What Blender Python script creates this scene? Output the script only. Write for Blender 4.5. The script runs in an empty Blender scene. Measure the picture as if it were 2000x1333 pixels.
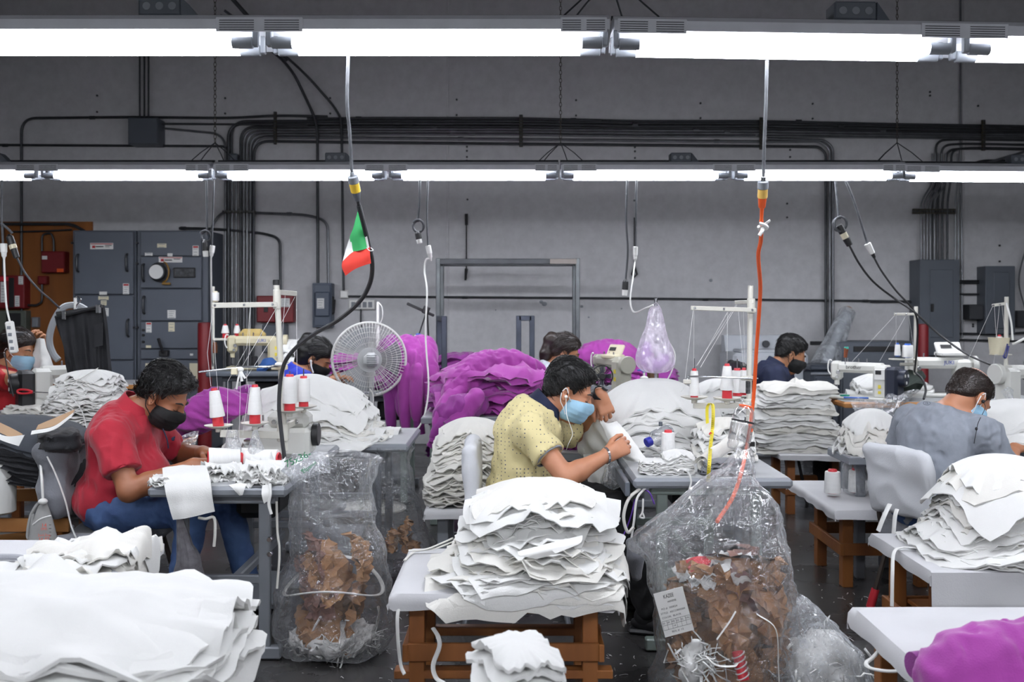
import bpy, math, random
import numpy as np
from mathutils import Vector, Matrix

# ------------------------------------------------------------ camera, world, exposure
SC = bpy.context.scene
COL = SC.collection
F = 2000 * 35.0 / 36.0          # focal length in pixels of the 2000 px frame
CAMH = 1.45
HOR = 600.0                     # image row of the horizon
cam_d = bpy.data.cameras.new('camera'); cam = bpy.data.objects.new('camera', cam_d); COL.objects.link(cam)
cam.location = (0, 0, CAMH); cam.rotation_euler = (math.radians(90), 0, 0)
cam_d.lens = 35; cam_d.sensor_width = 36; cam_d.shift_y = -66.5 / 2000
cam_d.clip_start = .05; cam_d.clip_end = 100
cam_d.dof.use_dof = True; cam_d.dof.focus_distance = 4.3; cam_d.dof.aperture_fstop = 4.0
SC.camera = cam
SC.view_settings.view_transform = 'Standard'; SC.view_settings.look = 'None'
SC.view_settings.gamma = 1; SC.view_settings.use_curve_mapping = False
SC.view_settings.exposure = 0.0
TUBE_POWER = 54.0
W = bpy.data.worlds.new('world'); SC.world = W; W.use_nodes = True
W.node_tree.nodes['Background'].inputs[0].default_value = (.62, .66, .72, 1)
W.node_tree.nodes['Background'].inputs[1].default_value = .05
SC.cycles.use_denoising = True
SC.cycles.max_bounces = 6; SC.cycles.diffuse_bounces = 3; SC.cycles.glossy_bounces = 2; SC.cycles.use_adaptive_sampling = True; SC.cycles.adaptive_threshold = .02
SC.cycles.transparent_max_bounces = 16; SC.cycles.transmission_bounces = 4
SC.cycles.sample_clamp_indirect = 6; SC.cycles.caustics_reflective = False; SC.cycles.caustics_refractive = False

WALL_Y = 10.5
def P(u, v, Y): return np.array([(u - 1000) * Y / F, Y, CAMH - (v - HOR) * Y / F])
def SX(Y): return F / Y
def YZ(v, z): return F * (CAMH - z) / (v - HOR)      # depth at which height z shows on row v
rnd = random.Random(7)
RS = np.random.RandomState

# ------------------------------------------------------------ materials
def srgb(r, g, b):
    f = lambda c: ((c / 255) / 12.92 if c / 255 <= .04045 else ((c / 255 + .055) / 1.055) ** 2.4)
    return (f(r), f(g), f(b), 1)
MATS = {}
def mat(name, rgb, rough=.6, metal=0., var=.12, scale=6., bump=0., bscale=120., spec=.5, sheen=0., sub=0., col2=None, emit=0., alpha=1., stretch=None):
    if name in MATS: return MATS[name]
    m = bpy.data.materials.new(name); m.use_nodes = True; MATS[name] = m
    nt = m.node_tree; N = nt.nodes; Lk = nt.links
    b = N['Principled BSDF']
    c = srgb(*rgb); c2 = srgb(*col2) if col2 else tuple(max(0, x * (1 - var)) for x in c[:3]) + (1,)
    tc = N.new('ShaderNodeTexCoord'); mp = N.new('ShaderNodeMapping')
    Lk.new(tc.outputs['Object'], mp.inputs[0])
    if stretch: mp.inputs['Scale'].default_value = stretch
    nz = N.new('ShaderNodeTexNoise'); nz.inputs['Scale'].default_value = scale; nz.inputs['Detail'].default_value = 5
    Lk.new(mp.outputs[0], nz.inputs['Vector'])
    rp = N.new('ShaderNodeValToRGB'); rp.color_ramp.elements[0].position = .3; rp.color_ramp.elements[1].position = .7
    rp.color_ramp.elements[0].color = c2; rp.color_ramp.elements[1].color = c
    Lk.new(nz.outputs['Fac'], rp.inputs[0]); Lk.new(rp.outputs[0], b.inputs['Base Color'])
    b.inputs['Roughness'].default_value = rough; b.inputs['Metallic'].default_value = metal
    b.inputs['Specular IOR Level'].default_value = spec
    if sheen: b.inputs['Sheen Weight'].default_value = sheen; b.inputs['Sheen Roughness'].default_value = .4
    if sub:
        b.inputs['Subsurface Weight'].default_value = sub; b.inputs['Subsurface Radius'].default_value = (.02, .01, .006); b.inputs['Subsurface Scale'].default_value = .3
    if bump:
        n2 = N.new('ShaderNodeTexNoise'); n2.inputs['Scale'].default_value = bscale; n2.inputs['Detail'].default_value = 3
        Lk.new(mp.outputs[0], n2.inputs['Vector'])
        bp = N.new('ShaderNodeBump'); bp.inputs['Strength'].default_value = bump; bp.inputs['Distance'].default_value = .004
        Lk.new(n2.outputs['Fac'], bp.inputs['Height']); Lk.new(bp.outputs[0], b.inputs['Normal'])
    if emit:
        b.inputs['Emission Color'].default_value = c; b.inputs['Emission Strength'].default_value = emit
    if alpha < 1: b.inputs['Alpha'].default_value = alpha
    return m

def mat_film(name, rgb=(235, 240, 245), haze=.10, gloss=.55, scale=22., bump=.9, tint=(1, 1, 1)):
    """thin clear polythene: see-through, with crinkled glossy skin and a little milky haze"""
    if name in MATS: return MATS[name]
    m = bpy.data.materials.new(name); m.use_nodes = True; MATS[name] = m
    nt = m.node_tree; N = nt.nodes; L = nt.links
    for n in list(N): N.remove(n)
    out = N.new('ShaderNodeOutputMaterial')
    tc = N.new('ShaderNodeTexCoord'); nz = N.new('ShaderNodeTexNoise'); nz.inputs['Scale'].default_value = scale; nz.inputs['Detail'].default_value = 4; nz.inputs['Distortion'].default_value = 1.5
    L.new(tc.outputs['Object'], nz.inputs['Vector'])
    n2 = N.new('ShaderNodeTexVoronoi'); n2.inputs['Scale'].default_value = scale * 1.6; n2.feature = 'DISTANCE_TO_EDGE'
    L.new(tc.outputs['Object'], n2.inputs['Vector'])
    mx = N.new('ShaderNodeMath'); mx.operation = 'MULTIPLY_ADD'; mx.inputs[1].default_value = .6; L.new(n2.outputs['Distance'], mx.inputs[0]); L.new(nz.outputs['Fac'], mx.inputs[2])
    bp = N.new('ShaderNodeBump'); bp.inputs['Strength'].default_value = bump; bp.inputs['Distance'].default_value = .04
    L.new(mx.outputs[0], bp.inputs['Height'])
    n3 = N.new('ShaderNodeTexNoise'); n3.inputs['Scale'].default_value = scale * .22; L.new(tc.outputs['Object'], n3.inputs['Vector']); mr = N.new('ShaderNodeMapRange'); mr.inputs['From Min'].default_value = .42; mr.inputs['From Max'].default_value = .62; mr.inputs['To Min'].default_value = bump * .15; mr.inputs['To Max'].default_value = bump; L.new(n3.outputs['Fac'], mr.inputs[0]); L.new(mr.outputs[0], bp.inputs['Strength'])
    tr = N.new('ShaderNodeBsdfTransparent'); tr.inputs[0].default_value = tint + (1,)
    gl = N.new('ShaderNodeBsdfGlossy'); gl.inputs['Roughness'].default_value = .10; L.new(bp.outputs[0], gl.inputs['Normal'])
    df = N.new('ShaderNodeBsdfTranslucent'); df.inputs[0].default_value = srgb(*rgb)
    df2 = N.new('ShaderNodeBsdfDiffuse'); df2.inputs[0].default_value = srgb(*rgb)
    add = N.new('ShaderNodeMixShader'); add.inputs[0].default_value = .6; L.new(df.outputs[0], add.inputs[1]); L.new(df2.outputs[0], add.inputs[2])
    lw = N.new('ShaderNodeLayerWeight'); lw.inputs[0].default_value = .35; L.new(bp.outputs[0], lw.inputs['Normal'])
    ma = N.new('ShaderNodeMath'); ma.operation = 'MULTIPLY'; ma.inputs[1].default_value = gloss; L.new(lw.outputs['Facing'], ma.inputs[0])
    mb = N.new('ShaderNodeMath'); mb.operation = 'ADD'; mb.inputs[1].default_value = .06; L.new(ma.outputs[0], mb.inputs[0])
    m1 = N.new('ShaderNodeMixShader'); L.new(mb.outputs[0], m1.inputs[0]); L.new(tr.outputs[0], m1.inputs[1]); L.new(gl.outputs[0], m1.inputs[2])
    lw2 = N.new('ShaderNodeLayerWeight'); lw2.inputs[0].default_value = .2
    rg = N.new('ShaderNodeMapRange'); rg.inputs['From Min'].default_value = .45; rg.inputs['From Max'].default_value = .8; rg.inputs['To Min'].default_value = haze * .5; rg.inputs['To Max'].default_value = haze * 2.4
    L.new(nz.outputs['Fac'], rg.inputs[0])
    hz = N.new('ShaderNodeMath'); hz.operation = 'MULTIPLY_ADD'; hz.inputs[1].default_value = .35; L.new(lw2.outputs['Facing'], hz.inputs[0]); L.new(rg.outputs[0], hz.inputs[2])
    m2 = N.new('ShaderNodeMixShader'); L.new(hz.outputs[0], m2.inputs[0]); L.new(m1.outputs[0], m2.inputs[1]); L.new(add.outputs[0], m2.inputs[2])
    L.new(m2.outputs[0], out.inputs[0])
    return m

# ------------------------------------------------------------ mesh builder
def rotz(a): return np.array([[math.cos(a), -math.sin(a), 0], [math.sin(a), math.cos(a), 0], [0, 0, 1.]])
def rotx(a): return np.array([[1, 0, 0], [0, math.cos(a), -math.sin(a)], [0, math.sin(a), math.cos(a)]])
def roty(a): return np.array([[math.cos(a), 0, math.sin(a)], [0, 1., 0], [-math.sin(a), 0, math.cos(a)]])
def unit(v):
    v = np.asarray(v, float); n = np.linalg.norm(v); return v / n if n > 1e-9 else v
def frame(d, up=(0, 0, 1)):
    """columns: x side, y along d, z up-ish"""
    d = unit(d); up = np.asarray(up, float)
    if abs(d @ up) > .97: up = np.array([1., 0, 0])
    s = unit(np.cross(d, up)); return np.stack([s, d, np.cross(s, d)], 1)
def smooth_path(pts, n=8):
    p = np.array(pts, float)
    if len(p) < 3: return p
    q = np.vstack([2 * p[0] - p[1], p, 2 * p[-1] - p[-2]]); out = []
    for i in range(1, len(q) - 2):
        a, b, c, d = q[i - 1], q[i], q[i + 1], q[i + 2]
        for k in range(n):
            t = k / n
            out.append(.5 * ((2 * b) + (-a + c) * t + (2 * a - 5 * b + 4 * c - d) * t * t + (-a + 3 * b - 3 * c + d) * t ** 3))
    out.append(p[-1]); return np.array(out)

class MB:
    def __init__(s): s.v = []; s.f = []; s.n = 0
    def add(s, V, Fs):
        V = np.asarray(V, float); k = s.n; s.v.append(V); s.n += len(V)
        s.f.extend([tuple(i + k for i in f) for f in Fs]); return s
    def box(s, c, size, R=None, bev=None):
        x, y, z = [a / 2 for a in size]
        if bev is None: bev = min(.006, .18 * min(size))
        b = min(bev, .45 * min(size))
        V = []; idx = {}
        for sx in (-1, 1):
            for sy in (-1, 1):
                for sz in (-1, 1):
                    for ax in range(3):
                        p = [sx * (x - b), sy * (y - b), sz * (z - b)]; p[ax] += (sx, sy, sz)[ax] * b
                        idx[(sx, sy, sz, ax)] = len(V); V.append(p)
        Fs = []
        for ax in range(3):
            o = [i for i in range(3) if i != ax]
            for sg in (-1, 1):
                q = []
                for a, bb in ((-1, -1), (1, -1), (1, 1), (-1, 1)):
                    k = [0, 0, 0]; k[ax] = sg; k[o[0]] = a; k[o[1]] = bb; q.append(idx[tuple(k) + (ax,)])
                Fs.append(q)
            for a in (-1, 1):
                for bb in (-1, 1):
                    k0 = [0, 0, 0]; k0[o[0]] = a; k0[o[1]] = bb; k1 = list(k0); k0[ax] = -1; k1[ax] = 1
                    Fs.append([idx[tuple(k0) + (o[0],)], idx[tuple(k1) + (o[0],)], idx[tuple(k1) + (o[1],)], idx[tuple(k0) + (o[1],)]])
        for sx in (-1, 1):
            for sy in (-1, 1):
                for sz in (-1, 1): Fs.append([idx[(sx, sy, sz, a)] for a in range(3)])
        V = np.array(V)
        if R is not None: V = V @ np.asarray(R).T
        return s.add(V + np.asarray(c), Fs)
    def bar(s, a, b, w, h=None, up=(0, 0, 1), bev=None):
        a = np.asarray(a, float); b = np.asarray(b, float); R = frame(b - a, up)
        return s.box((a + b) / 2, (w, np.linalg.norm(b - a), h or w), R, bev)
    def tube(s, pts, r, seg=8, smooth=0, cap=True, flat=1.):
        p = smooth_path(pts, smooth) if smooth else np.array(pts, float)
        n = len(p); rr = np.full(n, r) if np.isscalar(r) else np.interp(np.linspace(0, 1, n), np.linspace(0, 1, len(r)), r)
        T = np.gradient(p, axis=0); T /= np.linalg.norm(T, axis=1)[:, None] + 1e-12
        f = frame(T[0]); sd, up = f[:, 0], f[:, 2]; V = []
        for i in range(n):
            sd = unit(sd - T[i] * (sd @ T[i])); up = np.cross(sd, T[i])
            for k in range(seg):
                a = 2 * math.pi * k / seg
                V.append(p[i] + rr[i] * (math.cos(a) * sd + flat * math.sin(a) * up))
        Fs = [(i * seg + k, i * seg + (k + 1) % seg, (i + 1) * seg + (k + 1) % seg, (i + 1) * seg + k) for i in range(n - 1) for k in range(seg)]
        if cap: Fs += [tuple(range(seg)), tuple((n - 1) * seg + k for k in range(seg))]
        return s.add(V, Fs)
    def lathe(s, prof, c=(0, 0, 0), R=None, seg=20, cap=True, arc=2 * math.pi):
        V = []; full = arc > 6.28; m = seg if full else seg + 1
        for r, z in prof:
            for k in range(m):
                a = arc * k / seg; V.append((r * math.cos(a), r * math.sin(a), z))
        n = len(prof)
        Fs = [(i * m + k, i * m + (k + 1) % m, (i + 1) * m + (k + 1) % m, (i + 1) * m + k) for i in range(n - 1) for k in range(seg)]
        if cap and full: Fs += [tuple(range(m)), tuple((n - 1) * m + k for k in range(m))]
        V = np.array(V)
        if R is not None: V = V @ np.asarray(R).T
        return s.add(V + np.asarray(c), Fs)
    def cyl(s, a, b, r, r2=None, seg=16):
        a = np.asarray(a, float); b = np.asarray(b, float); Fm = frame(b - a); h = np.linalg.norm(b - a); r2 = r if r2 is None else r2
        R = np.stack([Fm[:, 0], -Fm[:, 2], Fm[:, 1]], 1); e = min(.15 * min(r, r2), .1 * h)
        return s.lathe([(r - e, 0), (r, e), (r2, h - e), (r2 - e, h)], a, R, seg)
    def ell(s, c, rad, R=None, nu=16, nv=10):
        V = [(0, 0, -1)]
        for j in range(1, nv):
            t = math.pi * j / nv - math.pi / 2
            for i in range(nu): a = 2 * math.pi * i / nu; V.append((math.cos(t) * math.cos(a), math.cos(t) * math.sin(a), math.sin(t)))
        V.append((0, 0, 1)); V = np.array(V) * np.asarray(rad); e = len(V) - 1
        Fs = [(0, 1 + (i + 1) % nu, 1 + i) for i in range(nu)]
        Fs += [(1 + j * nu + i, 1 + j * nu + (i + 1) % nu, 1 + (j + 1) * nu + (i + 1) % nu, 1 + (j + 1) * nu + i) for j in range(nv - 2) for i in range(nu)]
        Fs += [(e, e - nu + i, e - nu + (i + 1) % nu) for i in range(nu)]
        if R is not None: V = V @ np.asarray(R).T
        return s.add(V + np.asarray(c), Fs)
    def grid(s, G, thick=0.):
        """G: (m,n,3) array of points; optional thickness along normals"""
        G = np.asarray(G, float); m, n = G.shape[:2]; V = G.reshape(-1, 3)
        Fs = [(i * n + j, i * n + j + 1, (i + 1) * n + j + 1, (i + 1) * n + j) for i in range(m - 1) for j in range(n - 1)]
        if not thick: return s.add(V, Fs)
        du = np.gradient(G, axis=0); dv = np.gradient(G, axis=1); nn = np.cross(du, dv); nn /= np.linalg.norm(nn, axis=2)[..., None] + 1e-12
        k = m * n; V2 = (G - nn * thick).reshape(-1, 3)
        F2 = [tuple(i + k for i in reversed(f)) for f in Fs]; E = []
        ring = [(0, j) for j in range(n)] + [(i, n - 1) for i in range(1, m)] + [(m - 1, j) for j in range(n - 2, -1, -1)] + [(i, 0) for i in range(m - 2, 0, -1)]
        for (a, b), (c, d) in zip(ring, ring[1:] + ring[:1]): E.append((a * n + b, c * n + d, c * n + d + k, a * n + b + k))
        return s.add(np.vstack([V, V2]), Fs + F2 + E)
    def prism(s, poly, d):
        """poly: list of 3D points (planar outline), extruded by vector d"""
        p = np.array(poly, float); n = len(p); V = np.vstack([p, p + np.asarray(d)])
        return s.add(V, [tuple(range(n)), tuple(range(2 * n - 1, n - 1, -1))] + [(i, (i + 1) % n, n + (i + 1) % n, n + i) for i in range(n)])
    def data(s, name, off=None):
        me = bpy.data.meshes.new(name); V = np.vstack(s.v) if s.v else np.zeros((0, 3))
        if off is not None: V = V - np.asarray(off)
        me.from_pydata(V.tolist(), [], s.f); me.validate(); me.update(); return me

def mesh_obj(name, me, material, smooth=True, angle=40):
    if material is not None and not me.materials: me.materials.append(material)
    if smooth and len(me.polygons):
        me.polygons.foreach_set('use_smooth', np.ones(len(me.polygons), bool))
        if angle < 180: me.set_sharp_from_angle(angle=math.radians(angle))
    o = bpy.data.objects.new(name, me); COL.objects.link(o); return o
def tag(o, label=None, cat=None, group=None, kind=None):
    if label: o['label'] = label
    if cat: o['category'] = cat
    if group: o['group'] = group
    if kind: o['kind'] = kind
    return o

class Thing:
    """an Empty at the thing's base; parts are given in world coordinates (or local when local=True)"""
    def __init__(s, name, label, cat, loc, group=None, local=False, rz=0., kind=None):
        s.o = bpy.data.objects.new(name, None); COL.objects.link(s.o); s.loc = np.asarray(loc, float)
        s.o.empty_display_size = .1; s.o.location = s.loc; s.o.rotation_euler = (0, 0, rz); s.local = local
        tag(s.o, label, cat, group, kind)
    def part(s, name, mb, m, parent=None, label=None, smooth=True, angle=40, kind=None):
        me = mb if isinstance(mb, bpy.types.Mesh) else mb.data(name, None if s.local else s.loc)
        o = mesh_obj(name, me, m, smooth, angle); o.parent = parent or s.o
        if label: o['label'] = label
        if kind: o['kind'] = kind
        return o
def single(name, mb, m, label, cat, group=None, smooth=True, angle=40, kind=None, base=None):
    """a thing that is one mesh, origin at its base centre"""
    V = np.vstack(mb.v); lo, hi = V.min(0), V.max(0)
    base = np.array([(lo[0] + hi[0]) / 2, (lo[1] + hi[1]) / 2, lo[2]]) if base is None else np.asarray(base, float)
    o = mesh_obj(name, mb.data(name, base), m, smooth, angle); o.location = base
    return tag(o, label, cat, group, kind)
def dup(root, loc=None, rz=None, label=None, group=None, scale=None):
    r = root.copy(); COL.objects.link(r)
    if loc is not None: r.location = loc
    if rz is not None: r.rotation_euler = (0, 0, rz)
    if scale is not None: r.scale = scale
    if label: r['label'] = label
    if group: r['group'] = group
    for ch in list(root.children):
        c = ch.copy(); COL.objects.link(c); c.parent = r
        for g in list(ch.children):
            d = g.copy(); COL.objects.link(d); d.parent = c
    return r

def text_mb(body, size, origin, right, up, depth=.0006, align='CENTER', squeeze=1.):
    cu = bpy.data.curves.new('lettering', 'FONT'); cu.body = body; cu.size = size; cu.align_x = align; cu.align_y = 'CENTER'; cu.resolution_u = 2
    ob = bpy.data.objects.new('lettering', cu); COL.objects.link(ob)
    dg = bpy.context.evaluated_depsgraph_get(); me = bpy.data.meshes.new_from_object(ob.evaluated_get(dg))
    V = np.array([v.co[:] for v in me.vertices]) if len(me.vertices) else np.zeros((1, 3)); Fs = [tuple(p.vertices) for p in me.polygons]
    bpy.data.objects.remove(ob); bpy.data.curves.remove(cu); bpy.data.meshes.remove(me)
    r = unit(right); u = unit(up); n = np.cross(r, u)
    mb = MB(); mb.add(np.asarray(origin) + V[:, :1] * squeeze * r + V[:, 1:2] * u + n * depth, Fs); return mb

def rid(*a): return np.sqrt(wav(*a) ** 2 + .07)
def wav(X, Y, Z=0., seed=0, freq=6., n=7, dims=3):
    """smooth pseudo noise about -1..1"""
    r = RS(seed); X = np.asarray(X, float); s = np.zeros(np.broadcast(X, Y, Z).shape)
    for i in range(n):
        k = r.normal(size=3); k *= freq * (.6 + 1.1 * r.rand()) / (np.linalg.norm(k) + 1e-9)
        s = s + np.sin(k[0] * X + k[1] * Y + k[2] * np.asarray(Z) + r.rand() * 6.28)
    return s / (n ** .5) * .85
# ------------------------------------------------------------ smooth-blended solids (distance field + surface nets)
class SDF:
    def __init__(s, lo, hi, h):
        s.lo = np.asarray(lo, float); s.h = h
        s.n = np.ceil((np.asarray(hi, float) - s.lo) / h).astype(int) + 1
        s.D = np.full(s.n, .08, np.float32)
        s.ax = [s.lo[i] + h * np.arange(s.n[i]) for i in range(3)]
    def _blk(s, a, b):
        i0 = np.maximum(np.floor((np.asarray(a) - s.lo) / s.h).astype(int), 0); i1 = np.minimum(np.ceil((np.asarray(b) - s.lo) / s.h).astype(int) + 1, s.n)
        if (i1 <= i0).any(): return None, None
        sl = tuple(slice(i0[k], i1[k]) for k in range(3))
        return sl, np.meshgrid(*[s.ax[k][sl[k]] for k in range(3)], indexing='ij', sparse=True)
    def put(s, fn, a, b, k=.02, op='u', pad=None):
        pad = (k + .03) if pad is None else pad
        sl, g = s._blk(np.asarray(a) - pad, np.asarray(b) + pad)
        if sl is None: return s
        d = fn(*g); D = s.D[sl]
        if op == 'u':
            m = np.minimum(D, d)
            if k > 0: hh = np.maximum(k - np.abs(D - d), 0) / k; m = m - hh * hh * k * .25
            s.D[sl] = m
        elif op == 's':
            m = np.maximum(D, -d)
            if k > 0: hh = np.maximum(k - np.abs(D + d), 0) / k; m = m + hh * hh * k * .25
            s.D[sl] = m
        return s
    def rbox(s, c, half, R, r, k=.02):
        c = np.asarray(c, float); hh = np.asarray(half, float) - r; R = np.asarray(R)
        def fn(X, Y, Z):
            x, y, z = X - c[0], Y - c[1], Z - c[2]; q = [np.abs(R[0, i] * x + R[1, i] * y + R[2, i] * z) - hh[i] for i in range(3)]
            return np.sqrt(sum(np.maximum(a, 0) ** 2 for a in q)) + np.minimum(np.maximum(np.maximum(q[0], q[1]), q[2]), 0) - r
        m = np.linalg.norm(half); return s.put(fn, c - m, c + m, k)
    @staticmethod
    def fcone(a, b, ra, rb):
        a = np.asarray(a, float); b = np.asarray(b, float); ba = b - a; L2 = ba @ ba + 1e-12
        def fn(X, Y, Z):
            t = np.clip(((X - a[0]) * ba[0] + (Y - a[1]) * ba[1] + (Z - a[2]) * ba[2]) / L2, 0, 1)
            return np.sqrt((X - a[0] - t * ba[0]) ** 2 + (Y - a[1] - t * ba[1]) ** 2 + (Z - a[2] - t * ba[2]) ** 2) - (ra + t * (rb - ra))
        return fn
    @staticmethod
    def fell(c, r, R=None):
        c = np.asarray(c, float); r = np.asarray(r, float); R = np.eye(3) if R is None else np.asarray(R)
        def fn(X, Y, Z):
            x, y, z = X - c[0], Y - c[1], Z - c[2]
            q = [(R[0, i] * x + R[1, i] * y + R[2, i] * z) for i in range(3)]
            k0 = np.sqrt((q[0] / r[0]) ** 2 + (q[1] / r[1]) ** 2 + (q[2] / r[2]) ** 2)
            k1 = np.sqrt((q[0] / r[0] ** 2) ** 2 + (q[1] / r[1] ** 2) ** 2 + (q[2] / r[2] ** 2) ** 2) + 1e-9
            return k0 * (k0 - 1) / k1
        return fn
    def cone(s, a, b, ra, rb=None, k=.02, op='u', cut=None):
        a = np.asarray(a, float); b = np.asarray(b, float); rb = ra if rb is None else rb; R = max(ra, rb); fn = s.fcone(a, b, ra, rb)
        if cut is not None:      # flat end: (point, outward normal)
            p, n = np.asarray(cut[0], float), unit(cut[1]); f0 = fn
            fn = lambda X, Y, Z: np.maximum(f0(X, Y, Z), (X - p[0]) * n[0] + (Y - p[1]) * n[1] + (Z - p[2]) * n[2])
        return s.put(fn, np.minimum(a, b) - R, np.maximum(a, b) + R, k, op)
    def ell(s, c, r, R=None, k=.02, op='u'):
        m = max(r); c = np.asarray(c, float); return s.put(s.fell(c, r, R), c - m, c + m, k, op)
    def half(s, p, n, k=0.):
        """keep the side of the plane opposite to n"""
        p = np.asarray(p, float); n = unit(n); sl, (X, Y, Z) = s._blk(s.lo, s.lo + s.n * s.h)
        d = (X - p[0]) * n[0] + (Y - p[1]) * n[1] + (Z - p[2]) * n[2]; s.D = np.maximum(s.D, d).astype(np.float32); return s
    def noise(s, amp, freq, seed=0, n=6):
        return s.fold(lambda X, Y, Z: amp * wav(X, Y, Z, seed, freq, n))
    def fold(s, fn):
        i = np.nonzero(np.abs(s.D) < .05); s.D[i] += fn(*[s.ax[k][i[k]] for k in range(3)]); return s      # only near the surface
    def mesh(s):
        D = s.D.copy(); D[0] = D[-1] = 1; D[:, 0] = D[:, -1] = 1; D[:, :, 0] = D[:, :, -1] = 1
        I = D < 0; c = I[:-1, :-1, :-1].astype(np.int8)
        cnt = np.zeros(tuple(s.n - 1), np.int8)
        for dx in (0, 1):
            for dy in (0, 1):
                for dz in (0, 1): cnt += I[dx:I.shape[0] - 1 + dx, dy:I.shape[1] - 1 + dy, dz:I.shape[2] - 1 + dz]
        act = np.argwhere((cnt > 0) & (cnt < 8)); ids = np.full(tuple(s.n - 1), -1, np.int64); ids[tuple(act.T)] = np.arange(len(act))
        S = np.zeros((len(act), 3)); N = np.zeros(len(act))
        cor = [(a, b, cc) for a in (0, 1) for b in (0, 1) for cc in (0, 1)]
        vals = {q: D[act[:, 0] + q[0], act[:, 1] + q[1], act[:, 2] + q[2]] for q in cor}
        for q in cor:
            for axx in range(3):
                if q[axx]: continue
                q2 = list(q); q2[axx] = 1; q2 = tuple(q2); a, b = vals[q], vals[q2]; m = (a < 0) != (b < 0)
                t = np.where(m, a / np.where(m, a - b, 1), 0); p = np.tile(np.array(q, float), (len(act), 1)); p[:, axx] += t
                S += p * m[:, None]; N += m
        V = s.lo + (act + S / np.maximum(N, 1)[:, None]) * s.h
        Fs = []
        for axx in range(3):
            o1, o2 = (axx + 1) % 3, (axx + 2) % 3
            A = [slice(0, -1) if k == axx else slice(1, -1) for k in range(3)]; B = list(A); B[axx] = slice(1, None)
            a, b = I[tuple(A)], I[tuple(B)]
            for flip, m in ((0, a & ~b), (1, ~a & b)):
                q = np.argwhere(m)
                if not len(q): continue
                for k in range(3):
                    if k != axx: q[:, k] += 1
                g = []
                for (d1, d2) in ((1, 1), (0, 1), (0, 0), (1, 0)):
                    r = q.copy(); r[:, o1] -= d1; r[:, o2] -= d2; g.append(ids[tuple(r.T)])
                g = np.stack(g, 1)
                Fs.append(g[:, ::-1] if flip else g)
        Fs = np.vstack(Fs) if Fs else np.zeros((0, 4), int)
        return V, Fs[(Fs >= 0).all(1)]
    def mb(s):
        V, Fs = s.mesh(); m = MB(); m.add(V, [tuple(f) for f in Fs.tolist()]); return m

def sdf_of(prims, h, pad=.03, k=.02, post=None):
    """prims: list of ('c',a,b,ra,rb[,k]) or ('e',c,r,R[,k])"""
    lo = np.full(3, 9e9); hi = -lo
    for p in prims:
        if p[0] == 'c': R = max(p[3], p[4]); pts = (np.asarray(p[1]), np.asarray(p[2]))
        else: R = max(p[2]); pts = (np.asarray(p[1]),)
        for q in pts: lo = np.minimum(lo, q - R); hi = np.maximum(hi, q + R)
    S = SDF(lo - pad, hi + pad, h)
    for p in prims:
        kk = p[5] if p[0] == 'c' and len(p) > 5 else (p[4] if p[0] == 'e' and len(p) > 4 else k)
        if p[0] == 'c': S.cone(p[1], p[2], p[3], p[4], kk)
        else: S.ell(p[1], p[2], p[3], kk)
    if post: post(S)
    return S

# ------------------------------------------------------------ people
def head_prims(hp, HR, s=1., ears=True):
    w = lambda x, y, z: hp + HR @ (np.array([x, y, z]) * s)
    e = lambda c, r, k=.02, R=None: ('e', w(*c), np.array(r) * s, HR if R is None else HR @ R, k * s)
    pr = [e((0, -.014, .042), (.076, .097, .082)), e((0, .034, -.04), (.060, .064, .082), .03), ('c', w(0, .06, -.098), w(0, .066, -.1), .024 * s, .024 * s, .04 * s),
          e((0, .078, .020), (.050, .020, .012), .02), ('c', w(0, .094, .006), w(0, .117, -.034), .009 * s, .013 * s, .014 * s),
          e((.014, .103, -.04), (.010, .011, .009), .008), e((-.014, .103, -.04), (.010, .011, .009), .008),
          e((.036, .066, -.03), (.024, .022, .022), .02), e((-.036, .066, -.03), (.024, .022, .022), .02)]
    for sx in (-1, 1): pr.append(e((sx * .031, .079, -.004), (.016, .0115, .010), .006))
    return pr, w
def hand_prims(pos, R, side=1, curl=(20, 30, 20), spread=.12, thumb=(.75, .6, -.35), tcurl=25, s=1., curls=None):
    """R columns: x lateral, y finger direction, z back of hand; side=+1: thumb on +x"""
    w = lambda q: pos + R @ (np.asarray(q, float) * s); pr = []
    for x in (-.026, -.008, .010, .028): pr.append(('c', w((x * .75, .012, 0)), w((x, .088, .002)), .0155 * s, .0125 * s, .014 * s))
    L = (.076, .084, .078, .060); X = (.031, .0105, -.0105, -.030)
    for i in range(4):
        c = (curls[i] if curls else curl); p = np.array([side * X[i], .088 - (.0, -.004, .0, .010)[i], .003]); a = 0.; sp = side * spread * (1.5 - i) * .6
        rr = (.0095, .0098, .0094, .0082)[i]
        for j, fr in enumerate((.45, .31, .24)):
            a += math.radians(c[j]); d = np.array([math.sin(sp) * math.cos(a), math.cos(a) * math.cos(sp), -math.sin(a)]); q = p + d * L[i] * fr
            pr.append(('c', w(p), w(q), rr * (1 - .08 * j) * s, rr * (1 - .08 * (j + 1)) * s, .004 * s)); p = q
    p = np.array([side * .024, .02, -.006]); d = unit((side * thumb[0], thumb[1], thumb[2])); q = p + d * .045
    pr.append(('c', w(p), w(q), .0155 * s, .012 * s, .012 * s)); t = math.radians(tcurl)
    d2 = unit(d + np.array([-side * math.sin(t), .3, -math.sin(t) * .5])); q2 = q + d2 * .034; pr.append(('c', w(q), w(q2), .0115 * s, .0105 * s, .004 * s))
    d3 = unit(d2 + np.array([-side * math.sin(t), .2, -.1])); pr.append(('c', w(q2), w(q2 + d3 * .024), .0105 * s, .0085 * s, .004 * s))
    return pr

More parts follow.
